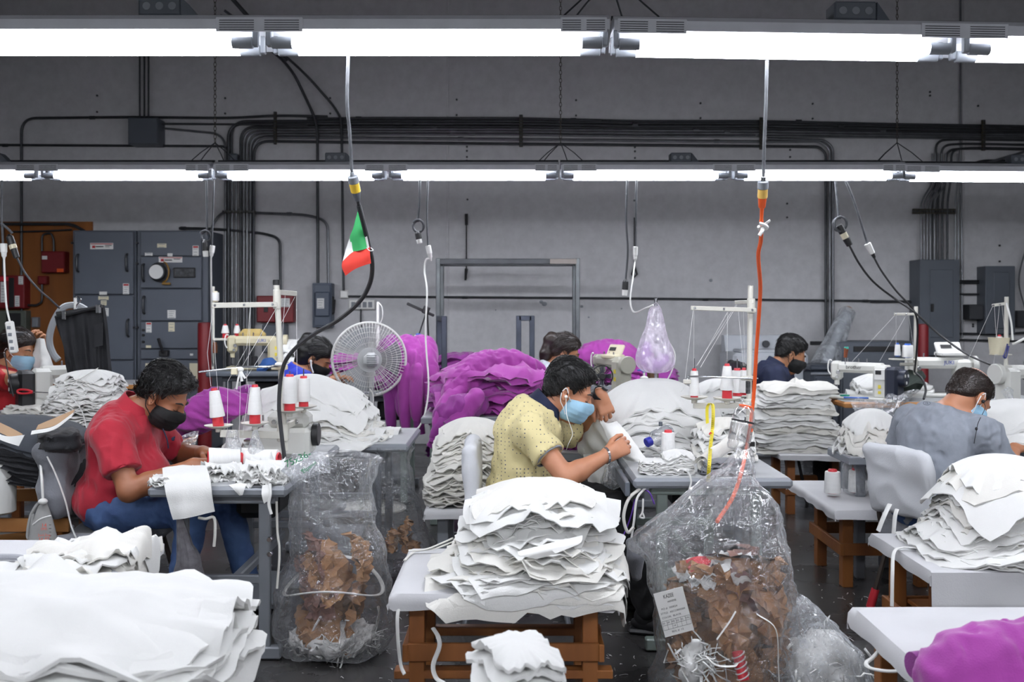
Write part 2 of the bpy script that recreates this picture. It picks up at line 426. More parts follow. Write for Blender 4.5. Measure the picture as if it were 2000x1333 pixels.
def collar(T, c, ax, fwd, r=.068, h=.045, m=None, gap=.5, flare=1.35, name='collar', thick=.004):
    """folded shirt collar round the neck; ax: neck axis (up), fwd: front"""
    ax = unit(ax); fwd = unit(np.asarray(fwd) - ax * (np.asarray(fwd) @ ax)); sd = np.cross(fwd, ax); G = []
    for i, t in enumerate(np.linspace(gap, 2 * math.pi - gap, 40)):
        rad = fwd * math.cos(t) + sd * math.sin(t); fr = .5 + .5 * math.cos(t); row = []
        for q in np.linspace(0, 1, 6):
            rr = r * (1 + (flare - 1) * q ** 1.3 + .10 * fr * q); z = h * (1 - .55 * fr) * (1 - q) - h * (.55 + .35 * fr) * q + .008 * math.sin(math.pi * min(q * 3, 1))
            row.append(c + rad * rr + ax * z)
        G.append(row)
    mb = MB(); mb.grid(np.array(G), thick); return T.part(name, mb, m)

def person(label, loc, J, hp, HR, skin, shirt, hair_fn, cfg):
    """J: joints; cfg: voxel, sleeve fractions, legs, hands, mask, sizes"""
    T = Thing('person', label, 'person', loc); h = cfg.get('h', .008); hs = cfg.get('hs', 1.); B = cfg.get('B', 1.)
    sR, sL, nb, hip = J['sR'], J['sL'], J['nb'], J['hip']
    sd = unit(sR - sL); up = unit(nb - hip); fw = unit(np.cross(up, sd)); SR_ = np.stack([sd, fw, np.cross(sd, fw)], 1)
    bel = cfg.get('belly', (.15, .115)); ch = cfg.get('chest', (.165, .115)); L = np.linalg.norm(nb - hip)
    cch = hip + (nb - hip) * .68 + fw * .01; cbe = hip + (nb - hip) * .30 + fw * cfg.get('bf', .03); bend = J.get('bend')
    if bend is not None: cch = cch + bend; cbe = cbe + bend * .6
    def torso(o):
        return [('e', cch, np.array([ch[0] + o, ch[1] + o, L * .34 + o]) , SR_, .06), ('e', cbe, np.array([bel[0] + o, bel[1] + o, L * .32 + o]), SR_, .08),
                ('e', hip, np.array([bel[0] * 1.08 + o, bel[1] + .01 + o, .13 + o]), SR_, .06),
                ('c', sR * .93 + sL * .07, sL * .93 + sR * .07, .055 + o, .055 + o, .07), ('c', nb - up * .03, cch + up * .08, .066 + o, .10 + o, .05)]
    if 'kR' not in J:      # seated legs
        f0 = unit(np.asarray(HR[:, 1]) * [1, 1, 0]); s0_ = unit(sd * [1, 1, 0])
        for a, g in (('R', 1), ('L', -1)): J['h' + a] = hip + s0_ * .09 * g - [0, 0, .02]; J['k' + a] = hip + f0 * .40 + s0_ * .11 * g - [0, 0, .03]; J['a' + a] = J['k' + a] * [1, 1, 0] + f0 * .03 + [0, 0, .10]
        cfg['pants'] = cfg.get('pants', MATS['black_trousers'])
    # body: one continuous skin
    pr, w = head_prims(hp, HR, hs); pr = list(pr)
    pr.append(('c', w(0, -.028, -.05), nb - up * .01, .054 * hs, .060 * hs, .03))
    pr += torso(-.012); aw = cfg.get('arm', 1.)
    hands = []
    for a in ('R', 'L'):
        if 'e' + a not in J: continue
        s0, e0, w0 = J['s' + a], J['e' + a], J['w' + a]
        pr.append(('c', s0, e0, .050 * aw, .042 * aw, .03)); md = e0 + (w0 - e0) * .3
        pr.append(('c', e0, md, .041 * aw, .043 * aw, .02)); pr.append(('c', md, w0, .043 * aw, .0275 * aw ** .5, .02))
        if 'hand' + a in cfg: hands.append((a, hand_prims(w0, *cfg['hand' + a]), w0, e0))
    for a in ('R', 'L'):
        if 'k' + a in J: pr.append(('c', J['h' + a], J['k' + a], .075, .052, .03)); pr.append(('c', J['k' + a], J['a' + a], .052, .036, .03))
    def post(S):
        for sx in (-1, 1):
            Re = HR @ rotz(sx * -.35)
            S.ell(w(sx * .080, -.008, -.012), np.array([.009, .021, .033]) * hs, Re, .008); S.ell(w(sx * .088, -.002, -.010), np.array([.006, .011, .019]) * hs, Re, .004, 's')
    S = sdf_of(pr, h, post=post); V, Fs = S.mesh(); mb = MB(); mb.add(V, [tuple(f) for f in Fs.tolist()])
    for a, hpz, w0, e0 in hands:
        d = unit(e0 - w0); q = list(hpz) + [('c', w0 + d * .05, w0, .0315 * aw ** .5, .0275 * aw ** .5, .012), ('c', w0, w0 + (hpz[1][2] - w0) * .35, .0275 * aw ** .5, .024, .016)]
        V2, F2 = sdf_of(q, cfg.get('hh', .0042), pad=.015).mesh(); mb.add(V2, [tuple(f) for f in F2.tolist()])
    body = T.part('body', mb, skin, angle=180)
    # shirt
    o = cfg.get('loose', .008); pr = torso(o); cuts = []
    lo = np.min([p[1] for p in pr], 0) - .45; hi = np.max([p[1] for p in pr], 0) + .45
    S = SDF(lo, hi, h)
    for p in pr:
        S.cone(*p[1:5], p[5]) if p[0] == 'c' else S.ell(*p[1:4], p[4])
    for a in ('R', 'L'):
        if 'e' + a not in J: continue
        s0, e0 = J['s' + a], J['e' + a]; fr = cfg.get('sleeve', .62)
        if fr <= 1:
            q = s0 + (e0 - s0) * fr; S.cone(s0, q + (e0 - s0) * .1, .062 * aw + o, .056 * aw + o + .008, .045, cut=(q, e0 - s0))
        else:
            w0 = J['w' + a]; S.cone(s0, e0, .058 * aw + o, .05 * aw + o, .04); S.cone(e0, e0 + (w0 - e0) * (fr - 1), .05 * aw + o, .034 * aw + o, .03)
    S.noise(.0035, 26, cfg.get('seed', 1)); S.noise(.002, 60, cfg.get('seed', 1) + 5)
    wr = cfg.get('wr', .005)
    S.fold(lambda X, Y, Z: wr * np.sin((X * up[0] + Y * up[1] + Z * up[2]) * 70 + 3 * wav(X, Y, Z, 3, 9)) * np.clip(.55 - ((X - hip[0]) * up[0] + (Y - hip[1]) * up[1] + (Z - hip[2]) * up[2]) / L, 0, .5))
    cr = cfg.get('crease', .0085); S.fold(lambda X, Y, Z: cr * (rid(X, Y, Z * .55, cfg.get('seed', 1) + 11, 48, 6) - .5) + cr * .6 * (rid(X, Y, Z * .6, cfg.get('seed', 1) + 17, 105, 6) - .5))
    nax = unit(unit(w(0, -.02, 0) - nb) * cfg.get('ntilt', .6) + up); S.half(nb + up * cfg.get('ncut', .012), nax)
    if 'hem' in cfg: S.half(hip - up * cfg['hem'], -up)
    T.shirt = T.part('shirt', S.mb(), shirt, angle=180)
    # trousers
    if 'kR' in J or 'kL' in J:
        S = SDF(np.min([v for k_, v in J.items() if k_ != 'bend'], 0) - .2, np.max([J['hip'], J.get('kR', hip), J.get('kL', hip)], 0) + .2, max(h, .009)); S.ell(hip - up * .02, (bel[0] * 1.05, bel[1] + .015, .13), SR_, .05)
        for a in ('R', 'L'):
            if 'k' + a in J:
                S.cone(J['h' + a], J['k' + a], .093, .070, .06); ak = J['a' + a]; S.cone(J['k' + a], ak, .070, .056, .04)
        S.noise(.004, 24, 8); S.fold(lambda X, Y, Z: .007 * (rid(X, Y, Z, 21, 55, 6) - .45) + .005 * (rid(X, Y, Z, 27, 110, 6) - .45))
        T.part('trousers', S.mb(), cfg['pants'], angle=180)
    # mask, brows, lashes
    if 'mask' in cfg:
        pm, _ = head_prims(hp, HR, hs); fat = cfg.get('mfat', .006)
        pm = [('e', w(0, .036, -.052), np.array([.066, .072, .078]) * hs, HR, .02), ('c', w(0, .085, -.03), w(0, .088, -.075), (.033 + fat) * hs, .030 * hs, .04), ('c', w(0, .06, -.098), w(0, .066, -.1), .031 * hs, .031 * hs, .03), ('c', w(0, .096, -.008), w(0, .118, -.036), .014 * hs, .019 * hs, .02)] + [('e', w(sx * .034, .068, -.046), np.array([.036, .034, .04]) * hs, HR, .02) for sx in (-1, 1)]
        def pmask(S):
            S.half(w(0, .02, -.020), HR @ np.array([0, -.10, 1.])); S.half(w(0, cfg.get('mback', .018), 0), HR @ np.array([0, -1., .15])); S.half(w(0, 0, -.122), HR @ np.array([0, .1, -1.]))
            for zz in (-.055, -.075, -.095): S.fold(lambda X, Y, Z, zz=zz: -.0015 * np.exp(-(((X - hp[0]) * HR[0, 2] + (Y - hp[1]) * HR[1, 2] + (Z - hp[2]) * HR[2, 2] - zz * hs) / .0035) ** 2))
        mk = T.part('face_mask', sdf_of(pm, cfg.get('mh', .005), post=pmask).mb(), cfg['mask'], angle=180)
        for sx in (-1, 1):
            l = MB(); l.tube([w(sx * .058, .03, -.034), w(sx * .076, .012, -.018), w(sx * .090, -.014, .014), w(sx * .091, -.026, -.004)], .0022 * hs, 6, 5)
            l.tube([w(sx * .056, .026, -.092), w(sx * .072, .004, -.066), w(sx * .086, -.016, -.046), w(sx * .091, -.027, -.012)], .0022 * hs, 6, 5); T.part('ear_loop', l, cfg.get('loop', cfg['mask']), mk)
    for sx in (-1, 1):
        l = MB(); l.tube([w(sx * .012, .099, .021), w(sx * .03, .096, .028), w(sx * .05, .080, .022)], [.003 * hs, .0045 * hs, .002 * hs], 6, 5); T.part('eyebrow', l, cfg['hairm'], body)
        l = MB(); l.tube([w(sx * .017, .0905, -.007), w(sx * .031, .0935, -.0105), w(sx * .046, .083, -.007)], .0014 * hs, 5, 5); T.part('eyelash', l, cfg['hairm'], body)
    hair_fn(T, w, HR, hp, hs, cfg['hairm'], cfg)
    T.w = w; T.body = body; T.up = up; T.fw = fw; T.sd = sd
    return T

def hair_short(T, w, HR, hp, s, m, cfg):
    """hair mass that grows out of the skull above a hairline, with loose strands on top"""
    top = cfg.get('top', .014); sl = cfg.get('hline', .75); z0 = cfg.get('hz', .0); th = cfg.get('thick', .012)
    S = SDF(hp - .17 * s, hp + .19 * s, .0042); X, Y, Z = np.meshgrid(*S.ax, indexing='ij', sparse=True)
    loc = lambda x, y, z: [((x - hp[0]) * HR[0, i] + (y - hp[1]) * HR[1, i] + (z - hp[2]) * HR[2, i]) / s for i in range(3)]
    q = loc(X, Y, Z)
    S.ell(w(0, -.014, .042), np.array([.076, .097, .082]) * s, HR, .01); S.ell(w(0, -.048, -.02), np.array([.062, .052, .058]) * s, HR, .03)
    def line(q):
        l = np.maximum(sl * q[1], -.078) + z0; return l - .034 * np.exp(-((q[1] - .026) / .009) ** 2) * (np.abs(q[0]) > .04)
    up = q[2] - line(q); front = np.clip((q[1] - .01) / .08, 0, 1) * np.clip((q[2] - .05) / .05, 0, 1)
    off = np.clip(up * .55 - .002, -.02, th) + top * np.clip(q[2] / .11, 0, 1) ** 1.5 * np.clip(up / .03, 0, 1) * .62 + top * .35 * front
    if cfg.get('bald'):
        bd = np.sqrt((q[0] / .060) ** 2 + ((q[1] + .012) / .100) ** 2 + ((q[2] - .125) / .074) ** 2) - 1; off = np.minimum(off, bd * .03)
    for sx in (-1, 1): off = off - .03 * np.exp(-(((q[0] - sx * .082) / .02) ** 2 + ((q[1] + .006) / .017) ** 2 + ((q[2] + .012) / .026) ** 2) * 1.2)
    fl = q[0] * 150 + 2.0 * wav(X, Y, Z, 4, 45)
    S.D = (S.D - off * s + cfg.get('tuft', .0018) * np.sin(fl + q[1] * 20) * (off > .003) + .003 * cfg.get('mess', .5) * wav(X, Y, Z, 2, 55)).astype(np.float32)
    o = T.part('hair', S.mb(), m, angle=180)
    # strands
    V = np.vstack([v.co[:] for v in o.data.vertices]) + T.loc if len(o.data.vertices) else np.zeros((0, 3)); r = RS(5); n = cfg.get('strands', 900); b = MB(); qq = np.stack(loc(V[:, 0], V[:, 1], V[:, 2]), 1)
    lo_ = line([qq[:, 0], qq[:, 1], qq[:, 2]]); ok = (qq[:, 2] > lo_ + .010)
    if cfg.get('bald'): ok &= (qq[:, 0] / .060) ** 2 + ((qq[:, 1] + .012) / .100) ** 2 + ((qq[:, 2] - .125) / .074) ** 2 > 1.1
    ok &= ~((np.abs(qq[:, 0]) > .045) & (qq[:, 2] < .03) & (qq[:, 1] > -.035)); ok = np.where(ok)[0]
    if not len(ok): return
    flow = np.asarray(cfg.get('flow', (.0, 1., .1)), float); c0 = np.array([0, -.014, .03])
    for i in r.choice(ok, n):
        p = qq[i]; nn = unit(p - c0); sd = np.sign(p[0] + 1e-6); d = flow + r.normal(size=3) * cfg.get('jit', .35) + np.array([sd * .1, 0, -.6 if abs(p[0]) > .05 else 0]); d = unit(d - nn * (d @ nn)); L = cfg.get('slen', .035) * (.6 + .8 * r.rand()) * (.4 if p[1] > .045 else 1); pts = []
        for t in (0, .35, .7, 1.): pts.append(w(*(p + d * L * t + nn * (.0008 + cfg.get('lift', .006) * t * r.rand() - .012 * (L / .04) * t * t * .6))))
        b.tube(pts, [.0016 * s, .0015 * s, .0011 * s, .0003 * s], 3, cap=False)
    st = T.part('hair_strands', b, m, o, angle=180, kind='stuff')
# ------------------------------------------------------------ materials used everywhere
M_white = mat('white_knit', (227, 227, 224), .85, var=.05, scale=9, bump=.25, bscale=260, sheen=.15)
M_cream = mat('cream_knit', (224, 222, 215), .85, var=.06, scale=9, bump=.25, bscale=260, sheen=.15)
M_cover = mat('white_table_cover', (206, 206, 208), .7, var=.08, scale=4, bump=.15, bscale=180)
M_purple = mat('orchid_fleece', (168, 66, 160), .9, var=.22, scale=5, bump=.35, bscale=220, sheen=.35)
M_purple2 = mat('deep_orchid_fleece', (140, 52, 138), .9, var=.25, scale=5, bump=.35, bscale=220, sheen=.3)
M_wood = mat('pine_board', (150, 94, 44), .55, var=.3, scale=7, bump=.15, bscale=60, col2=(112, 64, 28), stretch=(1, 1, .18))
M_woodl = mat('pale_pine', (196, 142, 84), .6, var=.2, scale=6, bump=.12, bscale=60, col2=(160, 104, 52), stretch=(.25, 1, 1))
M_grey = mat('grey_enamel', (128, 132, 138), .45, var=.12, scale=5)
M_dgrey = mat('dark_grey_enamel', (86, 92, 100), .5, var=.15, scale=4)
M_steel = mat('galvanised_conduit', (118, 120, 124), .38, .75, var=.3, scale=9)
M_dsteel = mat('dark_steel', (70, 72, 75), .45, .6, var=.35, scale=9)
M_chrome = mat('chrome', (200, 202, 205), .18, 1., var=.08)
M_black = mat('black_rubber', (26, 26, 28), .5, var=.25, scale=8)
M_cablegrey = mat('grey_cable', (72, 74, 78), .55, var=.2, scale=10)
M_plasticw = mat('white_plastic', (236, 236, 232), .35, var=.05)
M_ivory = mat('ivory_plastic', (222, 214, 186), .4, var=.08)
M_yellow = mat('yellow_plastic', (236, 196, 60), .4, var=.08)
M_orange = mat('orange_cable', (232, 92, 34), .45, var=.1)
M_red = mat('red_paint', (122, 20, 27), .5, var=.25, scale=5)
M_redplastic = mat('red_plastic', (205, 52, 62), .35, var=.06)
M_label = mat('paper_label', (222, 222, 220), .7, var=.05)
M_ink = mat('black_ink', (30, 30, 32), .6)
M_redink = mat('red_ink', (176, 40, 44), .6)
M_thread = mat('sewing_thread', (240, 240, 238), .7, var=.06, scale=20, bump=.5, bscale=300, stretch=(.2, .2, 3))

def concrete(name, rgb, rgb2, rough, bump, sc=1.2, rmin=None, spots=True):
    m = mat(name, rgb, rough, var=.1, scale=sc, col2=rgb2); nt = m.node_tree; N = nt.nodes; L = nt.links; b = N['Principled BSDF']
    tc = N.new('ShaderNodeTexCoord'); n1 = N.new('ShaderNodeTexNoise'); n1.inputs['Scale'].default_value = 9; n1.inputs['Detail'].default_value = 9; n1.inputs['Roughness'].default_value = .65
    L.new(tc.outputs['Object'], n1.inputs['Vector'])
    src = b.inputs['Base Color'].links[0].from_socket
    mx = N.new('ShaderNodeMixRGB'); mx.blend_type = 'MULTIPLY'; mx.inputs[0].default_value = .5; rp = N.new('ShaderNodeValToRGB')
    rp.color_ramp.elements[0].position = .2; rp.color_ramp.elements[0].color = (.6, .6, .61, 1); rp.color_ramp.elements[1].position = .62; rp.color_ramp.elements[1].color = (1, 1, 1, 1)
    L.new(n1.outputs['Fac'], rp.inputs[0]); L.new(src, mx.inputs[1]); L.new(rp.outputs[0], mx.inputs[2]); L.new(mx.outputs[0], b.inputs['Base Color'])
    bp = N.new('ShaderNodeBump'); bp.inputs['Strength'].default_value = bump; bp.inputs['Distance'].default_value = .01; L.new(n1.outputs['Fac'], bp.inputs['Height']); L.new(bp.outputs[0], b.inputs['Normal'])
    if rmin is not None:
        n3 = N.new('ShaderNodeTexNoise'); n3.inputs['Scale'].default_value = 2.5; n3.inputs['Detail'].default_value = 6; L.new(tc.outputs['Object'], n3.inputs['Vector'])
        mr = N.new('ShaderNodeMapRange'); mr.inputs['From Min'].default_value = .3; mr.inputs['From Max'].default_value = .7; mr.inputs['To Min'].default_value = rmin; mr.inputs['To Max'].default_value = rough
        L.new(n3.outputs['Fac'], mr.inputs[0]); L.new(mr.outputs[0], b.inputs['Roughness'])
    return m
M_wall = concrete('painted_concrete', (198, 198, 200), (190, 190, 192), .75, .06)
M_floor = concrete('polished_concrete', (62, 61, 60), (56, 55, 55), .36, .02, 1.6, .2)
M_ceil = mat('ceiling_deck', (214, 214, 216), .8, var=.1)

# ------------------------------------------------------------ the room
WL, WR_, WB, CEIL = -9.5, 9.5, -7.5, 6.0
fl = Thing('floor', 'dark polished concrete floor scattered with lint', None, (0, 2, 0), kind='structure'); del fl.o['label']
for y0, y1 in ((WB, -.2), (-.2, 4.43), (4.43, 9.0), (9.0, WALL_Y + .2)):
    for x0, x1 in ((WL, -3.1), (-3.1, 3.9), (3.9, WR_)):
        b = MB(); b.box(((x0 + x1) / 2, (y0 + y1) / 2, -.06), (x1 - x0 - .005, y1 - y0 - .005, .12), bev=.003); fl.part('floor_slab', b, M_floor, smooth=False)
b = MB(); b.box((0, 1.5, -.16), (WR_ - WL, WALL_Y - WB + .6, .08)); fl.part('subfloor', b, M_dsteel, smooth=False)
wb = Thing('wall_back', None, None, (0, WALL_Y, 0), kind='structure')
b = MB(); b.box((0, WALL_Y + .106, CEIL / 2), (WR_ - WL, .2, CEIL), bev=.001); wb.part('wall_backing', b, M_wall, smooth=False)
xs = [WL, -6.12, -.676, 4.76, WR_]
for x0, x1 in zip(xs, xs[1:]):
    b = MB(); b.box(((x0 + x1) / 2, WALL_Y + .075, CEIL / 2), (x1 - x0 - .010, .15, CEIL), bev=.006); wb.part('concrete_panel', b, M_wall, smooth=False)
for nm, c, sz in (('wall_left', (WL - .05, 1.5, CEIL / 2), (.1, WALL_Y - WB + .4, CEIL)), ('wall_right', (WR_ + .05, 1.5, CEIL / 2), (.1, WALL_Y - WB + .4, CEIL)), ('wall_front', (0, WB - .05, CEIL / 2), (WR_ - WL, .1, CEIL)), ('ceiling', (0, 1.5, CEIL + .05), (WR_ - WL + .2, WALL_Y - WB + .4, .1))):
    b = MB(); b.box(c, sz, bev=.001); o = mesh_obj(nm, b.data(nm), M_ceil if nm == 'ceiling' else M_wall, False); o['kind'] = 'structure'
# anchor bolts and patched holes dotted over the wall panels
b = MB(); WS = F / WALL_Y
for u, v in ((190, 187), (190, 219), (440, 192), (440, 222), (645, 192), (645, 222), (892, 195), (892, 225), (1125, 196), (1125, 226), (1368, 202), (1368, 231), (1587, 203), (1587, 232), (1816, 180), (1816, 187), (1910, 207), (912, 287), (912, 295), (912, 307), (912, 314), (1240, 288), (1240, 296), (1240, 309), (1543, 293), (1543, 307), (1543, 315), (913, 390), (1537, 398), (1537, 425), (1239, 392), (1952, 480), (1952, 511), (1900, 634), (1900, 638)):
    p = P(u, v, WALL_Y); b.cyl(p + [0, .01, 0], p - [0, .012, 0], .011, seg=8)
wb.part('anchor_bolts', b, M_dsteel, kind='stuff')
b = MB()
for u, v, r in ((1057, 590, .022), (1063, 594, .03), (1136, 599, .018), (1150, 620, .012), (968, 606, .008), (1388, 548, .02), (1214, 603, .01)):
    p = P(u, v, WALL_Y); b.ell(p, (r, .003, r * .8), nu=9, nv=6)
wb.part('chipped_patches', b, M_grey, kind='stuff')

# ------------------------------------------------------------ fluorescent strip lights
M_tube = mat('lit_fluorescent_tube', (244, 247, 255), .4, var=0, emit=TUBE_POWER)
M_fix = mat('fixture_white_enamel', (205, 207, 212), .45, var=.1, scale=12)
M_fixd = mat('fixture_slot_dark', (60, 62, 66), .6)
LZ = 2.412
def make_fixture(label, group):
    T = Thing('strip_light', label, 'ceiling light', (0, 0, 0), group=group, local=True); L = 2.424; h = L / 2
    b = MB()
    prof = [(-.096, .0), (-.062, .012), (.062, .012), (.096, .0), (.094, .036), (.05, .062), (-.05, .062), (-.094, .036)]
    b.prism([(-h, y, z) for y, z in prof], (L, 0, 0)); hs_ = T.part('housing', b, M_fix, smooth=False)
    b = MB(); b.prism([(-h, .060, .014), (-h, .104, -.006), (-h, .108, -.027), (-h, .105, -.027), (-h, .100, -.005), (-h, .060, .010)], (L, 0, 0)); T.part('rear_reflector', b, M_fix, smooth=False)
    for x in (-h * .5, h * .5):
        for y in (-.052, .052):
            b = MB(); b.cyl((x - h * .5 + .035, y, -.036), (x + h * .5 - .035, y, -.036), .019, seg=12); t = T.part('fluorescent_tube', b, M_tube)
    for x0, sg in ((-h, 1), (-.012, -1), (.012, 1), (h, -1)):
        for y in (-.052, .052):
            b = MB(); b.box((x0 + sg * .012, y, -.018), (.02, .030, .062)); b.cyl((x0 + sg * .02, y, -.036), (x0 + sg * .095, y, -.036), .021, seg=12); T.part('lamp_socket', b, M_grey)
    for x0, w_ in ((-h + .13, .24), (0, .30), (h - .09, .16)):
        b = MB(); b.box((x0, -.0965, .016), (w_, .004, .050)); pl = T.part('slotted_cover_plate', b, M_fix, smooth=False)
        b = MB()
        for k in range(5):
            for dx in (-.26, .26): b.box((x0 + dx * w_, -.0990, -.002 + k * .008), (w_ * .40, .0015, .0028), bev=0)
        T.part('slots', b, M_fixd, pl, smooth=False)
    b = MB(); b.tube([(-h, .03, .078), (h, .03, .078)], .0085, 8); T.part('conduit', b, M_dsteel)
    b = MB(); b.box((-h + .33 * L + .05, .0, .095), (.15, .10, .066)); b.prism([(-h + .33 * L + .125, -.05, .064), (-h + .33 * L + .18, -.03, .064), (-h + .33 * L + .125, -.05, .126)], (0, .09, 0)); jb = T.part('junction_box', b, M_dgrey, smooth=False)
    b = MB()
    for dx in (-.045, 0, .045): b.cyl((-h + .33 * L + .05 + dx, -.049, .094), (-h + .33 * L + .05 + dx, -.0525, .094), .014, seg=12)
    T.part('knockout', b, M_grey, jb)
    return T.o
fx0 = make_fixture('x', 'strip lights hung over the sewing rows')
FIX = []
for Y, xsf, row in ((3.54, (-3.312, -.874, 1.566, 4.006), 'near'), (7.07, (-3.33, -.882, 1.556, 3.96), 'far'), (0.0, (-3.3, -.87, 1.57, 4.0), 'over'), (-3.5, (-3.3, -.87, 1.57, 4.0), 'rear')):
    for i, x in enumerate(xsf):
        if row == 'near': lb = ('strip light of the front row, beyond the left edge', 'long strip light at top left, the front row, with junction box on top', 'long strip light at top right, the front row, tilting down to the right', 'strip light of the front row, beyond the right edge')[i]
        elif row == 'far': lb = ('far row strip light above the wooden board and switchgear', 'far row strip light behind the flag, between two chains', 'far row strip light behind the orange cable connector', 'far row strip light at the right edge above the electrical panels')[i]
        else: lb = 'strip light of a row ' + ('above' if row == 'over' else 'behind') + ' the camera'
        o = fx0 if not FIX else dup(fx0)
        o.location = (x, Y, LZ); o['label'] = lb; FIX.append(o)
        if row == 'near' and i == 2: o.rotation_euler = (0, .0150, 0); o.location.z = LZ - .022
        if row == 'near' and i == 3: o.rotation_euler = (0, .006, 0); o.location.z = LZ - .045
        if row == 'far' and i == 3: o.rotation_euler = (0, .0075, 0); o.location.z = LZ - .016
M_chain = mat('chain_steel', (96, 92, 84), .4, .8, var=.3)
def hanging_chain(x, Y, label):
    T = Thing('hanging_chain', label, 'chain', (x, Y, LZ + .06), group='chains holding the strip lights')
    b = MB(); z = LZ + .22; k = 0
    while z < CEIL - .05:
        ring = []
        for j in range(9):
            a = 2 * math.pi * j / 8; c, s_ = math.cos(a) * .0085, math.sin(a) * .018
            ring.append((x + (c if k % 2 else c * .25), Y + (c * .25 if k % 2 else c), z + s_))
        b.tube(ring, .0024, 5); z += .0285; k += 1
    T.part('links', b, M_chain, kind='stuff')
    for dx, dy in ((-.17, -.05), (-.14, .05), (.06, .05), (.17, -.05)):
        b = MB(); b.tube([(x, Y, LZ + .205), (x + dx * .55, Y + dy * .6, LZ + .13), (x + dx, Y + dy, LZ + .055)], .0035, 6); T.part('hanger_wire', b, M_dsteel)
hanging_chain(.346, 3.54, 'wire hanger and chain at the top edge holding the front strip lights')
for x, lb in ((-2.109, 'thin chain holding the far lights left of the flag'), (.345, 'thin chain holding the far lights at the middle of the picture'), (2.735, 'thin chain holding the far lights right of the orange cable')): hanging_chain(x, 7.07, lb)
# ------------------------------------------------------------ things on and along the back wall
def WP(u, v, dy=.0): return P(u, v, WALL_Y - dy)
def pbox(b, u0, v0, u1, v1, yf, yb, bev=None):
    """box whose front face (depth yf) covers the given pixels, reaching back to depth yb"""
    a = P(u0, v1, yf); c = P(u1, v0, yf)
    return b.box(((a[0] + c[0]) / 2, (yf + yb) / 2, (a[2] + c[2]) / 2), (c[0] - a[0], abs(yb - yf), c[2] - a[2]), bev=bev)
def plabel(T, u0, v0, u1, v1, yf, m=None, parent=None, name='sticker', lines=0, red=False, off=.0):
    b = MB(); pbox(b, u0, v0, u1, v1, yf - .002 - off, yf - off, bev=0); o = T.part(name, b, m or M_label, parent, smooth=False)
    if red: b = MB(); pbox(b, u0 + 1, v0 + 1, u1 - 1, v0 + (v1 - v0) * .22, yf - .0035 - off, yf - .002 - off, bev=0); T.part('red_band', b, M_redink, o if parent is None else parent, smooth=False)
    if lines:
        b = MB()
        for k in range(lines):
            v = v0 + (v1 - v0) * ((.34 if red else .2) + (.6 if red else .7) * k / max(1, lines - 1)); pbox(b, u0 + (u1 - u0) * .14, v - .45, u1 - (u1 - u0) * (.14 + .1 * (k % 3)), v + .45, yf - .003 - off, yf - .002 - off, bev=0)
        T.part('print', b, M_grey, o if parent is None else parent, smooth=False)
    return o
def conduit(pts, r, label, group=None, m=None, dy=.05, name='conduit', clamps=()):
    """pipe run along the wall through pixel points; corners become swept bends"""
    q = [WP(p[0], p[1], p[2] if len(p) > 2 else dy) for p in pts]; out = [q[0]]
    for i in range(1, len(q) - 1):
        a, c, d = q[i - 1], q[i], q[i + 1]; R = min(.16, .45 * np.linalg.norm(c - a), .45 * np.linalg.norm(d - c)); p0 = c + unit(a - c) * R; p1 = c + unit(d - c) * R
        for t in np.linspace(0, 1, 8): out.append((1 - t) ** 2 * p0 + 2 * t * (1 - t) * c + t * t * p1)
    out.append(q[-1]); b = MB(); b.tube(out, r, 8)
    for u, v in clamps: c = WP(u, v, dy); b.cyl(c - [.03, 0, 0], c + [.03, 0, 0], r * 1.35, seg=8)
    return single(name, b, m or M_steel, label, 'conduit', group)
# horizontal bundle: ten pipes from the left bends across to the right edge
GB = 'pipes of the wide horizontal conduit bundle'
rr = RS(3)
rows = [(231, 237, 248), (236, 241, 252), (241, 246, 256), (247, 251, 260), (252, 256, 264), (257, 261, 268), (262, 266, 272)]
lefts = [(600, None), (452, 330), (446, 720), (470, 725), (476, 725), (482, 725), (489, 725)]
for i, ((va, vb, vc), (ul, vl)) in enumerate(zip(rows, lefts)):
    pts = [(ul + (0 if vl is None else 0), vl)] if vl else []
    pts += [(ul, va + 1), (760, va), (1017, va + .5), (1250, vb + rr.uniform(-1, 1)), (1487, vb), (1750, (vb + vc) / 2 + rr.uniform(-1, 1)), (2060, vc)]
    lab = ('top pipe of the wide conduit bundle on the back wall', 'second pipe of the conduit bundle, bending down to the small box at left', 'third pipe of the conduit bundle, turning down beside the switchgear', 'middle pipe of the conduit bundle turning down at its left end', 'fifth pipe of the conduit bundle, turning down beside the others', 'sixth pipe of the conduit bundle, turning down at its left end', 'seventh pipe of the conduit bundle, turning down at its left end')[i]
    conduit(pts, .0135 if i != 2 else .017, lab, GB, M_dsteel if i < 4 else M_steel, dy=.05 + .012 * (i % 3), clamps=[(700 + 37 * i, va), (1120 + 60 * i, (va + vb) / 2), (1560 + 41 * i, vb)])
conduit([(494, 725), (494, 268), (760, 270), (1487, 277), (1600, 276), (1621, 290), (1621, 680)], .015, 'lower bundle pipe that turns down at right behind the plastic roll', GB, M_steel, .055, clamps=[(900, 271), (1400, 276)])
conduit([(494, 725, .085), (496, 276, .085), (760, 279), (1487, 286), (1600, 287), (1613, 300), (1613, 760)], .015, 'lowest bundle pipe that turns down at right beside the plastic roll', GB, M_dsteel, .07)
conduit([(1500, 271), (1610, 274), (1627, 288), (1627, 670)], .013, 'third pipe turning down at right above the plastic roll', GB, M_steel, .06)
